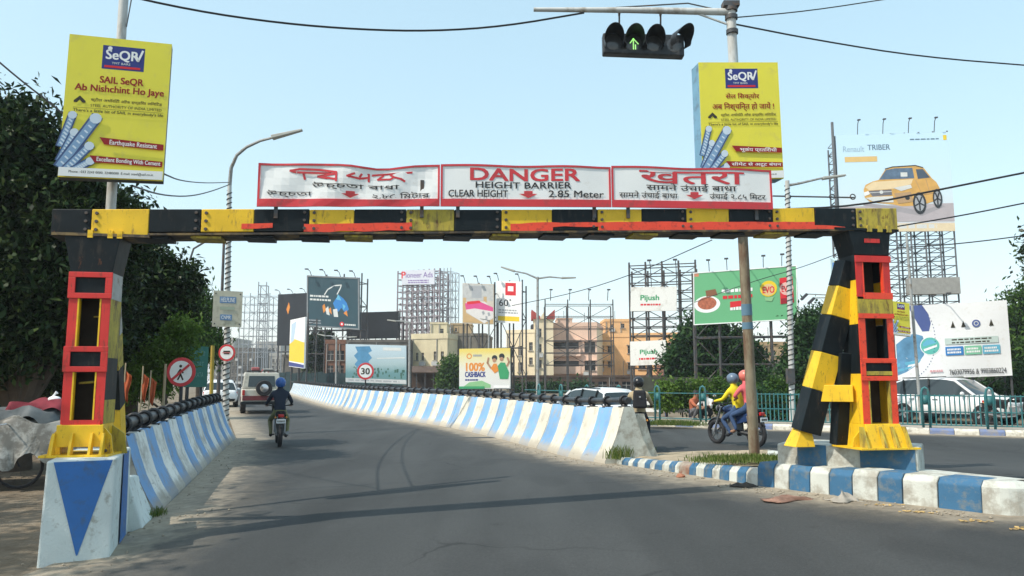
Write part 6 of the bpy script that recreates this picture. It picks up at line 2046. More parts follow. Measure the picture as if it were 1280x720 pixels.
# ================================================================== MOTORCYCLES
def motorcycle(label, loc, rz, tank_mat, scale=1.0, plate=True, number='', steer=0.0):
    root = thing('motorcycle', label, 'motorcycle', loc, rz, 'motorcycles')
    root.scale = (scale,) * 3
    BK = pm('motorcycle black', (.016, .016, .018), .35, .2, 6); ENG = pm('engine alloy', (.22, .22, .22), .45, .2, 8, metal=.6)
    for y in (-.64, .66):
        w = MB().torus((0, y, .30), .25, .052, 'x', 26, 8).build('wheel', RUBBER, root, smooth=True)
        MB().torus((0, y, .30), .205, .016, 'x', 24, 5).build('rim', BK, w)
        b = MB()
        for k in range(6):
            a = 2 * math.pi * k / 6 + .3
            b.bar((0, y, .30), (0, y + .2 * math.cos(a), .30 + .2 * math.sin(a)), .03, .02)
        b.lathe([(.05, -.05), (.05, .05)], 10, (0, y, .30), 'x')
        b.build('spoke_hub', ENG, w)
        MB().torus((0, y, .30), .33, .03, 'x', 14, 5, .5 if y > 0 else .9, 2.5).build('mudguard', BK, root)
    b = MB()
    for a, c in (((0, .38, .95), (0, .30, .45)), ((0, .36, .88), (0, -.2, .80)), ((0, -.2, .80), (0, -.75, .86)), ((0, .30, .45), (0, -.2, .32)), ((0, -.2, .80), (0, -.22, .32))):
        b.tube([a, c], .025, 6)
    b.build('frame', BK, root)
    b = MB()
    for s in (-1, 1): b.tube([(.07 * s, -.2, .34), (.08 * s, -.64, .30)], .022, 6)
    b.build('swing_arm', ENG, root)
    for s in (-1, 1):
        MB().tube([(.075 * s, .40, .92), (.085 * s, .66, .30)], [.024, .03], 8).build('fork_leg', CHROME, root, smooth=True)
        MB().tube([(.10 * s, -.58, .34), (.11 * s, -.48, .72)], .032, 8).build('shock_absorber', ENG, root, smooth=True)
        MB().tube([(.14 * s, .40, 1.02), (.22 * s, .44, 1.16)], .008, 5).build('mirror_stem', BK, root)
        MB().ball((.25 * s, .44, 1.18), .06, .015, .04, 10, 6).build('mirror', CHROME, root, smooth=True)
        MB().ball((.13 * s, -.80, .74), .025, .035, .025, 8, 6).build('indicator', pm('amber lens', (.6, .25, .03), .3), root, smooth=True)
        MB().tube([(.1 * s, .03, .28), (.22 * s, .03, .27)], .018, 6).build('foot_peg', RUBBER, root)
    MB().hexa([(-.13, -.05, .34), (.13, -.05, .34), (.13, .24, .34), (-.13, .24, .34), (-.12, -.1, .62), (.12, -.1, .62), (.11, .16, .66), (-.11, .16, .66)]).build('engine', ENG, root, bevel=.03)
    b = MB()
    sec = [(-.12, .10, .78, .86), (.0, .14, .76, .95), (.18, .15, .74, .98), (.34, .10, .78, .93)]
    vs = []
    for y, hw_, z0, z1 in sec:
        for k in range(10):
            a = 2 * math.pi * k / 10
            vs.append((hw_ * math.cos(a), y, (z0 + z1) / 2 + (z1 - z0) / 2 * math.sin(a)))
    fs = [(i * 10 + k, i * 10 + (k + 1) % 10, (i + 1) * 10 + (k + 1) % 10, (i + 1) * 10 + k) for i in range(3) for k in range(10)] + [tuple(range(10)), tuple(range(30, 40))]
    b.add(vs, fs).build('fuel_tank', tank_mat, root, smooth=True)
    MB().hexa([(-.13, -.72, .80), (.13, -.72, .80), (.12, -.06, .76), (-.12, -.06, .76), (-.11, -.76, .90), (.11, -.76, .90), (.10, -.08, .84), (-.10, -.08, .84)]).build('seat', RUBBER, root, bevel=.03)
    for s in (-1, 1):
        MB().hexa([(.10 * s, -.70, .64), (.12 * s, -.70, .64), (.13 * s, -.15, .52), (.11 * s, -.15, .52), (.10 * s, -.78, .80), (.125 * s, -.78, .80), (.13 * s, -.1, .76), (.11 * s, -.1, .76)]).build('side_panel', tank_mat, root, bevel=.01)
    MB().tube([(.14, .1, .30), (.16, -.3, .26), (.17, -.78, .36)], [.028, .045, .05], 10).build('exhaust', ENG, root, smooth=True)
    MB().tube([(-.36, .36, 1.03), (-.2, .42, 1.0), (0, .41, .99), (.2, .42, 1.0), (.36, .36, 1.03)], .016, 7).build('handlebar', BK, root, smooth=True)
    h = MB(); h.ball((0, .50, .88), .10, .09, .11, 12, 8); h = h.build('headlamp', BK, root, smooth=True)
    MB().lathe([(0, .01), (.075, .005), (.08, -.01)], 14, (0, .585, .88), 'y').build('lens', glassy('lamp glass', (.5, .52, .52), .1), h)
    MB().box(-.07, .07, -.86, -.80, .74, .82).build('tail_lamp', pm('red lens', (.45, .02, .02), .25), root, bevel=.015)
    MB().hexa([(-.06, -.90, .34), (.06, -.90, .34), (.06, -.88, .34), (-.06, -.88, .34), (-.05, -.82, .72), (.05, -.82, .72), (.05, -.78, .72), (-.05, -.78, .72)]).build('rear_fender', BK, root)
    if plate:
        p_ = MB().box(-.11, .11, -.90, -.89, .60, .70).build('number_plate', WHT, root)
        b = MB()
        for k in range(6): b.box(-.085 + k * .03, -.067 + k * .03, -.906, -.903, .625, .675)
        b.build('plate_print', INK, p_)
    return root
def heading(hx, hy): return math.atan2(-hx, hy)
NAVYC = cloth('navy', (.018, .026, .045)); BLACKC = cloth('black', (.014, .015, .018)); TANC = cloth('tan', (.40, .32, .20)); YC = cloth('yellow', (.72, .58, .02)); PKC = cloth('salmon pink', (.68, .13, .14)); JEANS = cloth('denim', (.035, .07, .15))
LIMEC = cloth('pale lime', (.5, .52, .2)); WHITEC = cloth('white', (.62, .62, .6)); REDC = cloth('brick red', (.4, .12, .06)); GREYC = cloth('grey', (.12, .12, .13))
HB = pm('blue helmet', (.03, .11, .36), .25, .05, 4); HP = pm('salmon helmet', (.70, .18, .14), .3, .05, 4); HK = pm('black helmet', (.015, .015, .017), .25, .1, 4); HG = pm('grey blue helmet', (.12, .17, .24), .3, .1, 4)
DKRED = pm('motorcycle dark red', (.10, .012, .014), .3, .1, 5); BLKT = pm('motorcycle gloss black', (.014, .014, .016), .2, .1, 5); BLUET = pm('motorcycle blue', (.02, .045, .13), .25, .1, 5)
# rider ahead, seen from behind
p = gnd(348, 556.5); rz = heading(-.33, .94)
motorcycle('dark motorcycle ridden ahead in the left lane behind the jeep', p, rz, BLKT, .94)
person('rider in dark jacket with blue helmet seen from behind in the left lane', seated(lean=.03), dict(shirt=NAVYC, sleeve=NAVYC, skin=SKIN, trousers=cloth('dull olive', (.17, .17, .08)), shoe=BLACKC), p, rz, .94, 'riders', helmet=HB)
# two-up motorcycle on the opposite carriageway
p = gnd(921, 557); rz = heading(-.48, .877)
motorcycle('dark motorcycle carrying two people past the rusty signal pole', p, rz, BLUET, 1.0, plate=True)
person('front rider in yellow shirt on the two-up motorcycle', seated(lean=.06, knee=(.2, .26, .62)), dict(shirt=YC, sleeve=YC, skin=SKIN, trousers=JEANS, shoe=BLACKC), p, rz, 1.0, 'riders', helmet=HG)
J = seated(lean=.02, seat=(0, -.48, .93), reach=-.18, hz=1.12, handx=.17, foot=(.24, -.2, .40), knee=(.24, -.08, .72))
person('pillion passenger in salmon pink top with pink helmet and bare ankles', J, dict(shirt=PKC, sleeve=SKIN, skin=SKIN, trousers=JEANS, shoe=SKIN), p, rz, 1.0, 'riders', helmet=HP)
# backpack rider just past the barrier end
def backpack(o):
    b = MB().hexa([(-.17, -.42, 1.0), (.17, -.42, 1.0), (.17, -.22, 1.0), (-.17, -.22, 1.0), (-.14, -.36, 1.42), (.14, -.36, 1.42), (.14, -.17, 1.42), (-.14, -.17, 1.42)])
    k = b.build('backpack', BLACKC, o, bevel=.05)
    for s in (-1, 1): MB().tube([(.1 * s, -.2, 1.40), (.12 * s, -.02, 1.42), (.12 * s, .08, 1.25), (.11 * s, -.02, 1.02)], .018, 6).build('strap', BLACKC, k)
    MB().box(-.02, .02, -.425, -.415, 1.25, 1.28).build('badge', GREYP, k)
q = base_at(798, 17.6); rz = heading(.1, .99)
motorcycle('motorcycle mostly hidden behind the end of the striped median barrier', q, rz, DKRED, .95)
person('rider in tan shirt with black backpack behind the end of the median barrier', seated(lean=.05), dict(shirt=TANC, sleeve=TANC, skin=SKIN, trousers=BLACKC, shoe=BLACKC), q, rz, .95, 'riders', helmet=HK, parts=(backpack,))
# two people squatting on the far pavement
def squatting():
    J = dict(pelvis=(0, -.1, .22), belly=(0, -.06, .38), chest=(0, .0, .56), neck=(0, .05, .70), head=(0, .085, .80), crown=(0, .09, .89))
    for s, k in (('l', -1), ('r', 1)):
        J['sh' + s] = (.17 * k, .0, .62); J['el' + s] = (.24 * k, .2, .46); J['wr' + s] = (.13 * k, .36, .43); J['hd' + s] = (.11 * k, .43, .41)
        J['hip' + s] = (.10 * k, -.06, .2); J['kn' + s] = (.17 * k, .28, .44); J['an' + s] = (.14 * k, .06, .09); J['ft' + s] = (.14 * k, .1, .045); J['toe' + s] = (.15 * k, .21, .035)
    return J
for px, Y, lab, hx, shirt, tr in ((867, 27.6, 'person in brick red shirt squatting by the blue fence on the far pavement', .6, REDC, GREYC), (883, 27.4, 'person in white shirt squatting by the blue fence on the far pavement', -.7, WHITEC, BLACKC)):
    b0 = base_at(px, Y); b0.z += .13
    person(lab, squatting(), dict(shirt=shirt, sleeve=SKIN, skin=SKIN, trousers=tr, shoe=BLACKC), b0, heading(hx, -.7), 1.08, 'people squatting by the fence')

# ================================================================== CARS
def wheel(root, x, y, r=.33, w=.2):
    s = 1 if x > 0 else -1
    prof = [(r * .62, -w / 2), (r * .93, -w / 2), (r, -w * .35), (r, w * .35), (r * .93, w / 2), (r * .62, w / 2)]
    t = MB().lathe(prof, 24, (x, y, r), 'x').build('wheel', RUBBER, root, smooth=True)
    MB().lathe([(r * .64, s * w * .2), (r * .64, s * w * .48), (r * .58, s * w * .5), (r * .56, s * w * .25), (0, s * w * .3)], 20, (x, y, r), 'x').build('rim', pm('wheel alloy', (.42, .43, .44), .35, .1, 6, metal=.5), t, smooth=True)
    b = MB()
    for k in range(5):
        a = 2 * math.pi * k / 5
        b.bar((x + s * w * .42, y, r), (x + s * w * .42, y + r * .58 * math.cos(a), r + r * .58 * math.sin(a)), .07, .04, up=(1, 0, 0))
    b.build('spoke', pm('wheel alloy', (.42, .43, .44)), t)
def loft(sections, closed_ends=True):
    k = len(sections[0]); vs = [p for s in sections for p in s]
    fs = [(i * k + j, i * k + (j + 1) % k, (i + 1) * k + (j + 1) % k, (i + 1) * k + j) for i in range(len(sections) - 1) for j in range(k)]
    if closed_ends: fs += [tuple(reversed(range(k))), tuple(range((len(sections) - 1) * k, len(sections) * k))]
    return vs, fs
def passenger_car(label, loc, rz, paint, suv=True, scale=1.0, group='parked and moving cars'):
    root = thing('car', label, 'car', loc, rz, group)
    root.scale = (scale,) * 3
    ky = 1.0 if suv else .86; kz = 1.0 if suv else .90
    S = [(-2.2, .74, .46, .92), (-2.12, .84, .34, .99), (-1.75, .895, .29, 1.03), (-1.0, .91, .27, 1.02), (0, .915, .27, 1.0), (.9, .91, .27, 1.0), (1.25, .905, .28, .99), (1.8, .87, .30, .94), (2.08, .80, .33, .86), (2.2, .66, .42, .74)]
    sec = []
    for y, w, z0, z1 in S:
        y *= ky; z0 *= kz; z1 *= kz
        half = [(w * .90, z0), (w * .985, z0 + .12), (w, z0 + .3), (w * .99, z1 - .22), (w * .955, z1 - .06), (w * .86, z1), (w * .4, z1 + .02)]
        sec.append([(x, y, z) for x, z in half] + [(-x, y, z) for x, z in reversed(half)])
    vs, fs = loft(sec)
    o = MB().add(vs, fs).build('body', paint, root, smooth=True, auto=50)
    G = [(-2.05, .80, .78, 1.0), (-1.82, .80, .66, 1.46), (-1.45, .82, .66, 1.58), (-.6, .84, .665, 1.635), (.1, .84, .66, 1.60), (.42, .84, .65, 1.54), (1.12, .80, .74, 1.0)]
    vs, fm, fs = [], [], []
    for y, wb, wt, zt_ in G:
        y *= ky
        z = zt_ * kz; zb = .97 * kz
        zt2 = max(zb + .01, z - .07)
        for x, zz_ in ((wb, zb), (wt + .01, zt2), (wt - .08, max(z - .012, zb + .015)), (0, max(z, zb + .02)), (-wt + .08, max(z - .012, zb + .015)), (-wt - .01, zt2), (-wb, zb)): vs.append((x, y, zz_))
    for i in range(len(G) - 1):
        for j in range(6):
            fs.append((i * 7 + j, i * 7 + j + 1, (i + 1) * 7 + j + 1, (i + 1) * 7 + j))
            gl_ = j in (0, 5) or i == 0 or i == len(G) - 2
            fm.append(1 if gl_ else 0)
    b = MB().add(vs, fs); b.m = fm
    CG = glassy('car window glass', (.03, .045, .05), .06)
    b.build('cabin', [paint, CG], root, smooth=True, auto=35)
    for s in (-1, 1):
        for (ya, za, xa), (yb, zb_, xb) in (((1.12, .98, .80), (.42, 1.50, .665)), ((-.45, .98, .845), (-.5, 1.57, .68)), ((-1.35, .98, .83), (-1.45, 1.53, .675)), ((-2.0, .99, .80), (-1.8, 1.42, .675))):
            MB().bar((xa * s, ya * ky, za * kz), (xb * s, yb * ky, zb_ * kz), .05, .07).build('pillar', paint if ya in (1.12, -2.0) else BLK, root)
        for y in (-1.38, 1.38):
            MB().lathe([(.405, -.004), (.405, .004)], 24, ((.905 if abs(y) < 1.3 else .885) * s + .006 * s, y * ky, .34), 'x').build('wheel_arch', pm('arch black', (.012, .012, .013), .8), root)
            wheel(root, .80 * s + .03 * s, y * ky, .34 if suv else .29)
        MB().hexa([(.55 * s, 2.12 * ky, .66 * kz), (.80 * s, 2.0 * ky, .68 * kz), (.78 * s, 1.95 * ky, .8 * kz), (.55 * s, 2.06 * ky, .8 * kz), (.55 * s, 2.16 * ky, .68 * kz), (.83 * s, 2.05 * ky, .70 * kz), (.82 * s, 2.0 * ky, .82 * kz), (.55 * s, 2.13 * ky, .80 * kz)]).build('headlamp', glassy('car lamp glass', (.35, .37, .38), .1), root)
        MB().hexa([(.60 * s, -2.17 * ky, .74 * kz), (.84 * s, -2.08 * ky, .74 * kz), (.86 * s, -1.95 * ky, .74 * kz), (.60 * s, -2.1 * ky, .74 * kz), (.60 * s, -2.19 * ky, .92 * kz), (.83 * s, -2.12 * ky, .92 * kz), (.86 * s, -1.98 * ky, .92 * kz), (.60 * s, -2.1 * ky, .92 * kz)]).build('tail_lamp', pm('red lens', (.45, .02, .02)), root)
        MB().ball((.97 * s, .78 * ky, 1.04 * kz), .11, .06, .075, 10, 8).build('mirror', paint, root, smooth=True)
        for y in (.92, -.42, -1.3): MB().bar((.918 * s, y * ky, .36 * kz), (.89 * s, y * ky, .96 * kz), .012, .012).build('door_seam', BLK, root)
        for y in (-.3, -1.15): MB().bar((.925 * s, y * ky, .84 * kz), (.925 * s, (y + .2) * ky, .84 * kz), .02, .025).build('door_handle', CHROME, root)
        MB().box(min(.84 * s, .925 * s), max(.84 * s, .925 * s), -1.0 * ky, 1.0 * ky, .24 * kz, .34 * kz).build('sill', BLK, root)
        MB().bar((.62 * s, -1.5 * ky, 1.60 * kz), (.62 * s, .1 * ky, 1.64 * kz), .03, .03).build('roof_rail', BLK, root)
    MB().hexa([(-.52, 2.17 * ky, .58 * kz), (.52, 2.17 * ky, .58 * kz), (.52, 2.0 * ky, .58 * kz), (-.52, 2.0 * ky, .58 * kz), (-.55, 2.165 * ky, .76 * kz), (.55, 2.165 * ky, .76 * kz), (.55, 2.0 * ky, .76 * kz), (-.55, 2.0 * ky, .76 * kz)]).build('grille', BLK, root)
    MB().hexa([(-.7, 2.16 * ky, .30), (.7, 2.16 * ky, .30), (.7, 1.9 * ky, .28), (-.7, 1.9 * ky, .28), (-.66, 2.225 * ky, .46 * kz), (.66, 2.225 * ky, .46 * kz), (.66, 2.0 * ky, .46 * kz), (-.66, 2.0 * ky, .46 * kz)]).build('front_bumper', BLK, root, bevel=.02)
    MB().box(-.25, .25, 2.215 * ky, 2.235 * ky, .46 * kz, .56 * kz).build('number_plate', WHT, root)
    MB().hexa([(-.72, -2.2 * ky, .32), (.72, -2.2 * ky, .32), (.72, -2.0 * ky, .32), (-.72, -2.0 * ky, .32), (-.76, -2.22 * ky, .5 * kz), (.76, -2.22 * ky, .5 * kz), (.76, -2.0 * ky, .5 * kz), (-.76, -2.0 * ky, .5 * kz)]).build('rear_bumper', BLK, root, bevel=.02)
    MB().box(-.24, .24, -2.235 * ky, -2.205 * ky, .60 * kz, .70 * kz).build('number_plate', WHT, root)
    return root
WP = pm('white car paint', (.74, .75, .75), .22, .03, 1, spec=.6)
sv = base_at(1190, 28.2)
passenger_car('white parked SUV behind the green fence under the phone number hoarding', sv, heading(.56, -.83), WP, True)
pc = base_at(740, 24.0)
passenger_car('white hatchback on the opposite carriageway hidden behind the median barrier', pc, heading(-.5, .86), WP, False, .9)
pc = onground(-16.2, 43.0)
passenger_car('white car ahead of the jeep at the left road edge', pc, heading(-.36, .93), WP, False, 1.0)
# jeep seen from behind
jp = gnd(324, 515); rz = heading(-.34, .94)
jeep = thing('jeep', 'cream jeep with spare wheel and dark red lower band driving ahead in the left lane', 'jeep', jp, rz, None)
JC = pm('jeep cream paint', (.55, .54, .47), .4, .06, 2, dirt=(.36, .33, .27), dirt_amt=.3, dscale=3)
JM = pm('jeep maroon band', (.16, .03, .035), .45, .1, 3)
def ring(y, w, z0, z1, wt): return [(w, y, z0), (w, y, (z0 + z1) / 2), (w * .99, y, z1), (-w * .99, y, z1), (-w, y, (z0 + z1) / 2), (-w, y, z0)]
vs, fs = loft([ring(-2.0, .80, .42, 1.05, 0), ring(-1.9, .84, .40, 1.08, 0), ring(.8, .84, .40, 1.08, 0), ring(1.1, .80, .42, 1.05, 0), ring(2.05, .72, .45, .98, 0), ring(2.12, .66, .5, .92, 0)])
MB().add(vs, fs).build('body', JC, jeep, bevel=.03)
vs, fs = loft([[(.83, -1.93, 1.081), (.72, -1.86, 1.80), (-.72, -1.86, 1.80), (-.83, -1.93, 1.081)], [(.83, .3, 1.081), (.72, .25, 1.84), (-.72, .25, 1.84), (-.83, .3, 1.081)], [(.82, .95, 1.081), (.71, .45, 1.80), (-.71, .45, 1.80), (-.82, .95, 1.081)]])
MB().add(vs, fs).build('cabin', JC, jeep, bevel=.03)
MB().hexa([(-.58, -1.935, 1.18), (.58, -1.935, 1.18), (.58, -1.90, 1.18), (-.58, -1.90, 1.18), (-.54, -1.885, 1.66), (.54, -1.885, 1.66), (.54, -1.85, 1.66), (-.54, -1.85, 1.66)]).build('rear_window', glassy('car window glass'), jeep)
sw_ = MB().lathe([(.20, -.0), (.33, .0), (.35, -.05), (.35, -.14), (.32, -.19), (.2, -.19)], 24, (.1, -2.02, 1.12), 'y').build('spare_wheel', RUBBER, jeep, smooth=True)
MB().lathe([(0, -.2), (.16, -.2), (.2, -.18)], 18, (.1, -2.02, 1.12), 'y').build('wheel_cover', CHROME, sw_, smooth=True)
MB().box(-.80, .80, -2.035, -2.0, .58, .78).build('painted_band', JM, jeep)
MB().box(-.86, .86, -2.16, -2.03, .40, .54).build('rear_bumper', BLK, jeep, bevel=.02)
for s in (-1, 1):
    MB().box(min(.70 * s, .81 * s), max(.70 * s, .81 * s), -2.05, -1.98, .80, 1.04).build('tail_lamp', pm('red lens', (.45, .02, .02)), jeep, bevel=.01)
    for y0, y1 in ((-1.7, -.95), (-.85, -.1), (0.0, .5)):
        MB().hexa([(.832 * s, y0, 1.16), (.836 * s, y1, 1.16), (.80 * s, y1, 1.16), (.80 * s, y0, 1.16), (.755 * s, y0 + .03, 1.66), (.755 * s, y1 - .03, 1.66), (.72 * s, y1 - .03, 1.66), (.72 * s, y0 + .03, 1.66)]).build('side_window', glassy('car window glass'), jeep)
    for y in (-1.25, 1.35): wheel(jeep, .74 * s, y, .35, .22)
    MB().box(min(.845 * s, .90 * s), max(.845 * s, .90 * s), .75, .85, 1.1, 1.3).build('mirror', BLK, jeep)
    MB().box(min(.842 * s, .85 * s), max(.842 * s, .85 * s), -1.9, 1.0, .56, .74).build('painted_band', JM, jeep)
MB().box(-.66, .66, -1.7, .2, 1.87, 1.90).build('roof_rack', DSTEEL, jeep)
MB().box(-.45, -.1, -1.5, -1.2, 1.90, 2.05).build('roof_load', pm('red bundle', (.4, .12, .12), .8), jeep, bevel=.04)
MB().box(.05, .5, -1.5, -1.0, 1.90, 2.0).build('roof_load', pm('grey bundle', (.3, .3, .28), .8), jeep, bevel=.04)
# scooter parked at the right edge
sc_ = base_at(1262, 25.0); sc_.z += .1
motorcycle('motorcycle parked beside the white SUV at the right edge behind the fence', sc_, heading(.75, -.5), BLKT, .95)
# ================================================================== FAR FENCE
FGR = pm('fence blue green paint', (.03, .15, .16), .55, .12, 3, dirt=(.1, .1, .08), dirt_amt=.3)
fence = thing('railing_fence', 'blue green picket railing with arched posts along the far pavement', 'fence', FKR[0], 0, None)
o0 = FKR[0]
line = []
for i, p in enumerate(FKR):
    if p.x > 17.5 or p.y > 33: continue
    a, c = FKR[max(0, i - 1)], FKR[min(len(FKR) - 1, i + 1)]
    q = p - left_normal(a, c) * .34
    line.append(V((q.x, q.y, zr(q.x, q.y) + .13)))
line = resample(line, .125)
pk = MB().box(-.017, .017, -.012, .012, .10, 1.0).mesh('picket', FGR)
npk = 0
post_me = MB()
post_me.tube([(-.09, 0, -.1), (-.09, 0, 1.05), (-.06, 0, 1.16), (0, 0, 1.2), (.06, 0, 1.16), (.09, 0, 1.05), (.09, 0, -.1)], .035, 8)
post_me.box(-.08, .08, -.015, .015, .7, .95)
post_me = post_me.mesh('arched_post', FGR, True)
rails = {.12: [], .5: [], .96: []}
NP = len(line)
gap = set()
for i, p in enumerate(line):
    t = line[min(i + 1, NP - 1)] - line[max(i - 1, 0)]
    rz = math.atan2(t.y, t.x)
    pp = p - o0
    pxc = 640 + FPX * p.x / (p.y * CT)
    if i % 13 == 6:
        o = obj('arched_post', post_me, fence); o.location = pp; o.rotation_euler = (0, 0, rz)
    elif npk < 290 and pxc > 925:
        o = obj('picket', pk, fence); o.location = pp; o.rotation_euler = (0, 0, rz); npk += 1
    for h in rails:
        if pxc > 925 or h != .5: rails[h].append(pp + V((0, 0, h)))
for h, pts in rails.items():
    MB().tube(pts, .018, 6).build('rail', FGR, fence)
# white guard rail behind the fence near the barrier end
gr = thing('guard_rail', 'low white two-bar guard rail behind the blue fence posts', 'guard rail', base_at(800, 30.5), 0)
e = base_at(862, 29.8) - gr.location
for z in (.35, .62):
    MB().bar(V((-2.5, .6, z)), e + V((.3, 0, z)), .04, .14).build('rail_bar', WHT, gr)
for k in range(6):
    q = V((-2.5, .6, 0)).lerp(e, k / 5)
    MB().box(q.x - .05, q.x + .05, q.y + .03, q.y + .13, q.z - .2, q.z + .75).build('post', pm('guard post blue', (.1, .14, .3), .7), gr)

# ================================================================== MORE LAMPS AND POLES
def double_lamp(label, px, pyt, Y, spans, hy, cat='street lamp'):
    b0 = base_at(px, Y); top = at(px, pyt, Y)
    l = mast('street_lamp', label, b0, top, .10, .07, STEEL, cat, group='street lamps')
    for pxe, pye in spans:
        a = top - b0 - V((0, 0, .1)); c = at(pxe, pye, Y) - b0
        m_ = a.lerp(c, .62)
        MB().tube([a, a.lerp(m_, .5) + V((0, 0, .08)), m_], [.06, .05, .04], 7).build('arm', STEEL, l, smooth=True)
        MB().bar(m_, c, .26, .12, taper=.6).build('lamp_head', LAMPG, l, bevel=.02)
    return l
double_lamp('double-armed street lamp in front of the pink flats', 672, 346, 44, ((626, 333.5), (720, 347)), 0)
double_lamp('small far double-armed street lamp beside the brown shop house', 420.5, 421, 66, ((398, 418), (446, 421)), 0)
double_lamp('far street lamp in front of the old cream building', 512, 402, 60, ((484, 400),), 0)
double_lamp('slim lamp post beside the white price hoarding', 611, 400, 64, ((600, 398),), 0)
wp = base_at(988, 26.0)
wpole = mast('street_lamp', 'white pole wrapped with light strings right of the rusty pole', wp, at(984, 226, 26.0), .10, .075, GP, 'street lamp', wrap=(.1, .98, 44, ROPE))
a = at(984, 232, 26) - wp
MB().tube([a, at(1000, 229, 26) - wp, at(1030, 222, 26) - wp], [.05, .045, .035], 7).build('arm', STEEL, wpole, smooth=True)
MB().bar(at(1028, 223, 26) - wp, at(1057, 219, 26) - wp, .22, .10, taper=.6).build('lamp_head', LAMPG, wpole, bevel=.02)
MB().tube([at(966, 245, 26) - wp, at(1068, 247, 26) - wp], .028, 6).build('cross_pipe', DSTEEL, wpole)
for px in (985, 1040, 1066): MB().torus(at(px, 246, 26) - wp, .09, .02, 'y', 12, 5).build('cable_loop', DSTEEL, wpole)
MB().box(*(lambda c: (c.x - .12, c.x + .12, c.y - .1, c.y + .1, c.z - .25, c.z + .25))(at(988, 470, 25.9) - wp)).build('junction_box', DSTEEL, wpole)
tw = base_at(1040, 33)
twin = mast('street_lamp', 'slim post with two small lamp heads left of the right gantry post', tw, at(1041, 368, 33), .06, .05, STEEL, 'street lamp')
for k, (pxe, pye) in enumerate(((1003, 371), (1012, 376))):
    c = at(pxe, pye, 33) - tw
    MB().tube([at(1041, 369 + 3 * k, 33) - tw, c + V((.2, 0, .12))], .025, 5).build('arm', STEEL, twin)
    MB().bar(c + V((.2, 0, .12)), c - V((.05, 0, .12)), .16, .10).build('lamp_head', LAMPD, twin)

# ================================================================== OVERHEAD WIRES
WIRE = pm('black cable', (.02, .02, .022), .6)
def wire(label, pts, Y0, Y1, r=.012):
    n = len(pts)
    W_ = [at(px, py, Y0 + (Y1 - Y0) * i / (n - 1)) for i, (px, py) in enumerate(pts)]
    if pts[-1][0] > 1280 or pts[-1][1] < 0: W_.append(W_[-1] + (W_[-1] - W_[-2]).normalized() * 9)
    if pts[0][0] < 0 or pts[0][1] < 0: W_.insert(0, W_[0] + (W_[0] - W_[1]).normalized() * 9)
    W_ = chaikin(W_, 2)
    o = thing('overhead_cable', label, 'cable', W_[0], 0, 'overhead cables')
    MB().tube([p - W_[0] for p in W_], r, 5).build('cable', WIRE, o, smooth=True)
wire('thick cable sagging from the top left corner to the signal arm', [(120, -14), (240, 13), (350, 29), (450, 37), (540, 39), (630, 33), (730, 16)], 9.3, 11, .015)
wire('thin cable from the signal pole up to the top edge', [(918, 22), (1010, 14), (1120, -3)], 11, 13, .010)
wire('long cable from the signal pole to the right picture edge', [(918, 30), (1020, 50), (1150, 71), (1300, 83)], 11, 14, .014)
wire('cable entering at the left edge behind the yellow advert', [(-30, 52), (20, 96), (80, 142), (140, 200)], 9.6, 9.4, .012)
wire('upper sagging cable between the left advert and the swan-neck lamp', [(204, 217), (225, 226), (255, 229), (286, 228)], 9.4, 21.6, .012)
wire('lower sagging cable between the left advert and the swan-neck lamp', [(165, 232), (200, 244), (235, 246), (262, 240), (286, 231)], 9.4, 21.6, .014)
wire('dark cable crossing in front of the car billboard to the right edge', [(968, 262), (1070, 258), (1180, 236), (1300, 212)], 26, 24, .035)
wire('thin cable below the car billboard to the right edge', [(1110, 285), (1200, 270), (1300, 250)], 26, 24, .025)
wire('lowest thin cable from the gantry head to the right edge', [(1120, 310), (1200, 305), (1300, 292)], 28, 26, .022)
wire('faint cable rising behind the empty hoarding frame', [(640, 382), (720, 366), (800, 340), (890, 300)], 44, 30, .02)
wire('faint cable from the green billboard lamps to the gantry post', [(868, 378), (940, 352), (1000, 335), (1045, 318)], 38, 30, .016)

# ================================================================== GRASS, WEEDS, LITTER
def grass_patch(name, label, pts, n, h, mat, seed, spread):
    rg = np.random.default_rng(seed)
    C = np.array([p[:] for p in pts])
    idx = rg.integers(0, len(C) - 1, n); t = rg.random((n, 1))
    P = C[idx] * (1 - t) + C[idx + 1] * t
    P[:, :2] += rg.normal(size=(n, 2)) * spread
    a = rg.uniform(0, 6.28, n); ln = h * rg.uniform(.4, 1.2, n); bend = rg.uniform(.1, .6, n)
    d = np.stack([np.cos(a), np.sin(a), np.zeros(n)], 1)
    s = np.stack([-np.sin(a), np.cos(a), np.zeros(n)], 1) * .006
    v = np.empty((n, 4, 3))
    up = np.array([0, 0, 1.0])
    v[:, 0] = P - s; v[:, 1] = P + s
    tip = P + up * ln[:, None] + d * (ln * bend)[:, None]
    mid = P + up * (ln * .6)[:, None] + d * (ln * bend * .35)[:, None]
    v[:, 2] = tip; v[:, 3] = mid - s * .8
    o = obj(name, quads_mesh(name, v.reshape(-1, 3), mat))
    return tag(o, label, 'grass', None, 'stuff')
GRASSM = leafmat('dusty grass', [(.08, .14, .025), (.13, .2, .04), (.24, .24, .09)], .35)
gp = [gnd(892, 577, .2), gnd(915, 575, .22), gnd(945, 575, .25), gnd(962, 574, .26)]
grass_patch('grass', 'green grass growing round the foot of the rusty signal pole', gp, 3200, .07, GRASSM, 3, .2)
gp = [gnd(768, 574, .1), gnd(785, 570, .1), gnd(806, 568, .1)]
grass_patch('weeds', 'weeds sprouting at the end of the striped median barrier', gp, 700, .22, GRASSM, 4, .1)
gp = [gnd(163, 650), gnd(180, 648), gnd(195, 643)]
grass_patch('weeds', 'weeds between the triangle plinth and the left barrier', gp, 700, .10, GRASSM, 5, .06)
gp = [gnd(815, 531, .1), gnd(840, 531, .1), gnd(870, 532, .1)]
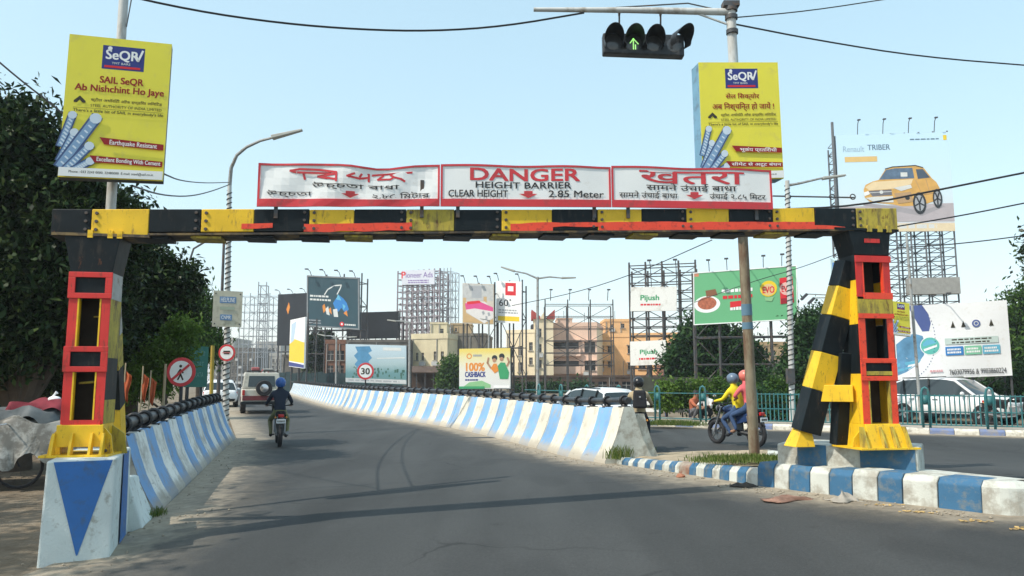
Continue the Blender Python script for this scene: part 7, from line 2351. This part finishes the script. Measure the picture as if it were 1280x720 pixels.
grass_patch('grass', 'strip of grass behind the far kerb beyond the barrier end', gp, 2200, .16, GRASSM, 6, .25)
# rags, rubble and stones at the kerb
def crumple_rag(label, px, py, w, d, mat, seed, hgt=.05):
    p = gnd(px, py)
    root = thing('cloth_rag', label, 'rag', p, R.uniform(-.4, .4), None)
    rg = random.Random(seed)
    n = 9
    ph = [rg.uniform(0, 6) for _ in range(6)]
    vs = []
    for j in range(n):
        for i in range(n):
            u, v = i / (n - 1) - .5, j / (n - 1) - .5
            e = max(0, 1 - 3.6 * (u * u + v * v))
            z = .012 + hgt * e * (1 + .8 * math.sin(9 * u + ph[0]) * math.sin(8 * v + ph[1]))
            vs.append((u * w + .03 * math.sin(7 * v + ph[2]), v * d + .03 * math.sin(8 * u + ph[3]), z))
    o = MB().add(vs, [(j * n + i, j * n + i + 1, (j + 1) * n + i + 1, (j + 1) * n + i) for j in range(n - 1) for i in range(n - 1)]).build('cloth', mat, root, smooth=True)
    o.modifiers.new('thickness', 'SOLIDIFY').thickness = .008
crumple_rag('crumpled brownish red rag lying at the foot of the big kerb', 985, 625, .62, .3, pm('rag brown', (.26, .15, .11), .9, .4, 9, dirt=(.12, .06, .04), dirt_amt=.5), 1, .03)
crumple_rag('grey flattened sack lying beside the big blue and white kerb', 1055, 626.5, .32, .24, pm('rag grey', (.36, .33, .28), .9, .25, 9), 2, .07)
crumple_rag('dark rag lying where the small kerb meets the big kerb', 930, 609, .3, .14, pm('rag dark', (.05, .045, .04), .9, .3, 9), 3, .04)
def stone(px, py, s, seed, label, mat=CONC_OLD):
    p = gnd(px, py); rg = random.Random(seed)
    b = MB(); b.ball((0, 0, s * .3), s, s * .8, s * .55, 7, 5)
    b.v = [tuple(c * rg.uniform(.8, 1.15) for c in v) for v in b.v]
    o = b.build('stone', mat); o.location = p; o.rotation_euler = (0, 0, rg.uniform(0, 6))
    tag(o, label, 'stone', 'stones along the kerbs')
stone(851, 597, .07, 1, 'brick lump leaning on the broken small kerb stone', pm('brick lump', (.35, .15, .09), .9, .2, 9))
rg = random.Random(12)
k = 0
b = MB()
gravel_v = []
for i in range(420):
    side = rg.random()
    if side < .45:
        t = rg.random(); q = RIGHT_LINE[0].lerp(RIGHT_LINE[min(5, len(RIGHT_LINE) - 1)], t) if rg.random() < .5 else KA.lerp(KB, t)
        q = V((q.x - rg.uniform(.05, .5), q.y - rg.uniform(0, .35), 0))
    elif side < .75:
        q = KB.lerp(KC, rg.random()); q = V((q.x - rg.uniform(.05, .35), q.y - rg.uniform(.05, .35), 0))
    else:
        t = rg.random(); q = V((-4.0 - rg.uniform(-.5, .5), 6.6 + 3.4 * t, 0)) if rg.random() < .6 else LEFT_LINE[0].lerp(LEFT_LINE[1], t) + V((rg.uniform(.05, .5), 0, 0))
    s = rg.uniform(.006, .022)
    z = zr(q.x, q.y) + .004
    c = V((q.x, q.y, z + s * .3))
    b.add([c + V((s * rg.uniform(.7, 1.2), 0, 0)), c + V((0, s * rg.uniform(.7, 1.2), 0)), c - V((s * rg.uniform(.7, 1.2), 0, 0)), c - V((0, s, 0)), c + V((0, 0, s * .8)), c - V((0, 0, s * .6))],
          [(0, 1, 4), (1, 2, 4), (2, 3, 4), (3, 0, 4), (1, 0, 5), (2, 1, 5), (3, 2, 5), (0, 3, 5)])
o = b.build('gravel', pm('gravel grit', (.3, .26, .2), .9, .3, 15))
tag(o, 'loose grit and gravel scattered along the kerb edges', 'gravel', None, 'stuff')
# fallen marigold coloured litter on the road edge
for i, (px, py) in enumerate(((1105, 632), (1150, 641), (1216, 652), (1272, 662))):
    p = gnd(px, py)
    rg2 = random.Random(90 + i)
    b = MB()
    for k in range(16):
        a, rr_ = rg2.uniform(0, 6.28), rg2.uniform(0, .13)
        c = V((rr_ * 1.6 * math.cos(a), rr_ * .7 * math.sin(a), .012))
        b.obox(c, (.034, .02, .004), Matrix.Rotation(rg2.uniform(0, 3), 3, 'Z') @ Matrix.Rotation(rg2.uniform(-.4, .4), 3, 'X'))
    o = b.build('leaf_litter', pm('dry yellow leaves', (.48, .33, .13), .9, .3, 9)); o.location = p
    tag(o, ['dry yellow leaves on the road under the right post', 'dry yellow leaves second along the big kerb', 'dry yellow leaves by the rounded kerb end', 'dry yellow leaves at the lower right picture edge'][i], 'leaf litter', 'dry leaves by the kerb', 'stuff')
wl_ = thing('boundary_wall', 'dark low boundary wall behind the far shrubs and hoardings', 'wall', base_at(800, 42), -.12)
MB().box(0, 26, 0, .25, -.3, 1.6).build('wall_face', pm('mossy dark wall', (.06, .065, .05), .95, .3, 1.2), wl_)
for i, (px, py, Y, rp, lab) in enumerate(((1150, 484, 33, 20, 'dark bush behind the rear of the parked SUV'), (1200, 482, 33.5, 20, 'dark bush under the middle of the phone number hoarding'), (1250, 488, 32.5, 24, 'dark bush under the right end of the phone number hoarding'), (1285, 480, 31, 26, 'dark bush at the right picture edge behind the fence'))):
    tree('pavement_shrub', lab, base_at(px, Y), [LB(px, py, Y, rp), LB(px - 14, py + 12, Y, rp), LB(px + 14, py + 14, Y, rp * .9)], 130, 28, .3, .17, .09, LEAF_BLUE, .03, 60 + i, 'shrubs behind the far fence', .2, 'shrub')
wl_ = thing('corrugated_fence', 'dark teal corrugated fence beyond the far end of the median barrier', 'fence', base_at(380, 80), .02)
for i in range(24):
    MB().box(i * .55 - 3, i * .55 - 2.47, -.03 * (i % 2), .04, -.3, 2.0 + .08 * (i % 3)).build('sheet', pm('teal sheet metal', (.03, .06, .065), .6, .3, 2), wl_)

# ================================================================== HAZE
hz = MB().box(-1510, 1510, -310, 1610, -1.6, 26).build('haze', [])
m = bpy.data.materials.new('haze'); m.use_nodes = True
m.node_tree.nodes.clear()
pv = m.node_tree.nodes.new('ShaderNodeVolumePrincipled'); mo = m.node_tree.nodes.new('ShaderNodeOutputMaterial')
pv.inputs['Color'].default_value = (.86, .93, 1.0, 1); pv.inputs['Density'].default_value = .0006; pv.inputs['Anisotropy'].default_value = .1
m.node_tree.links.new(pv.outputs[0], mo.inputs['Volume'])
hz.data.materials.clear(); hz.data.materials.append(m)
tag(hz, 'thin bluish haze over the whole street', 'haze', None, 'stuff')
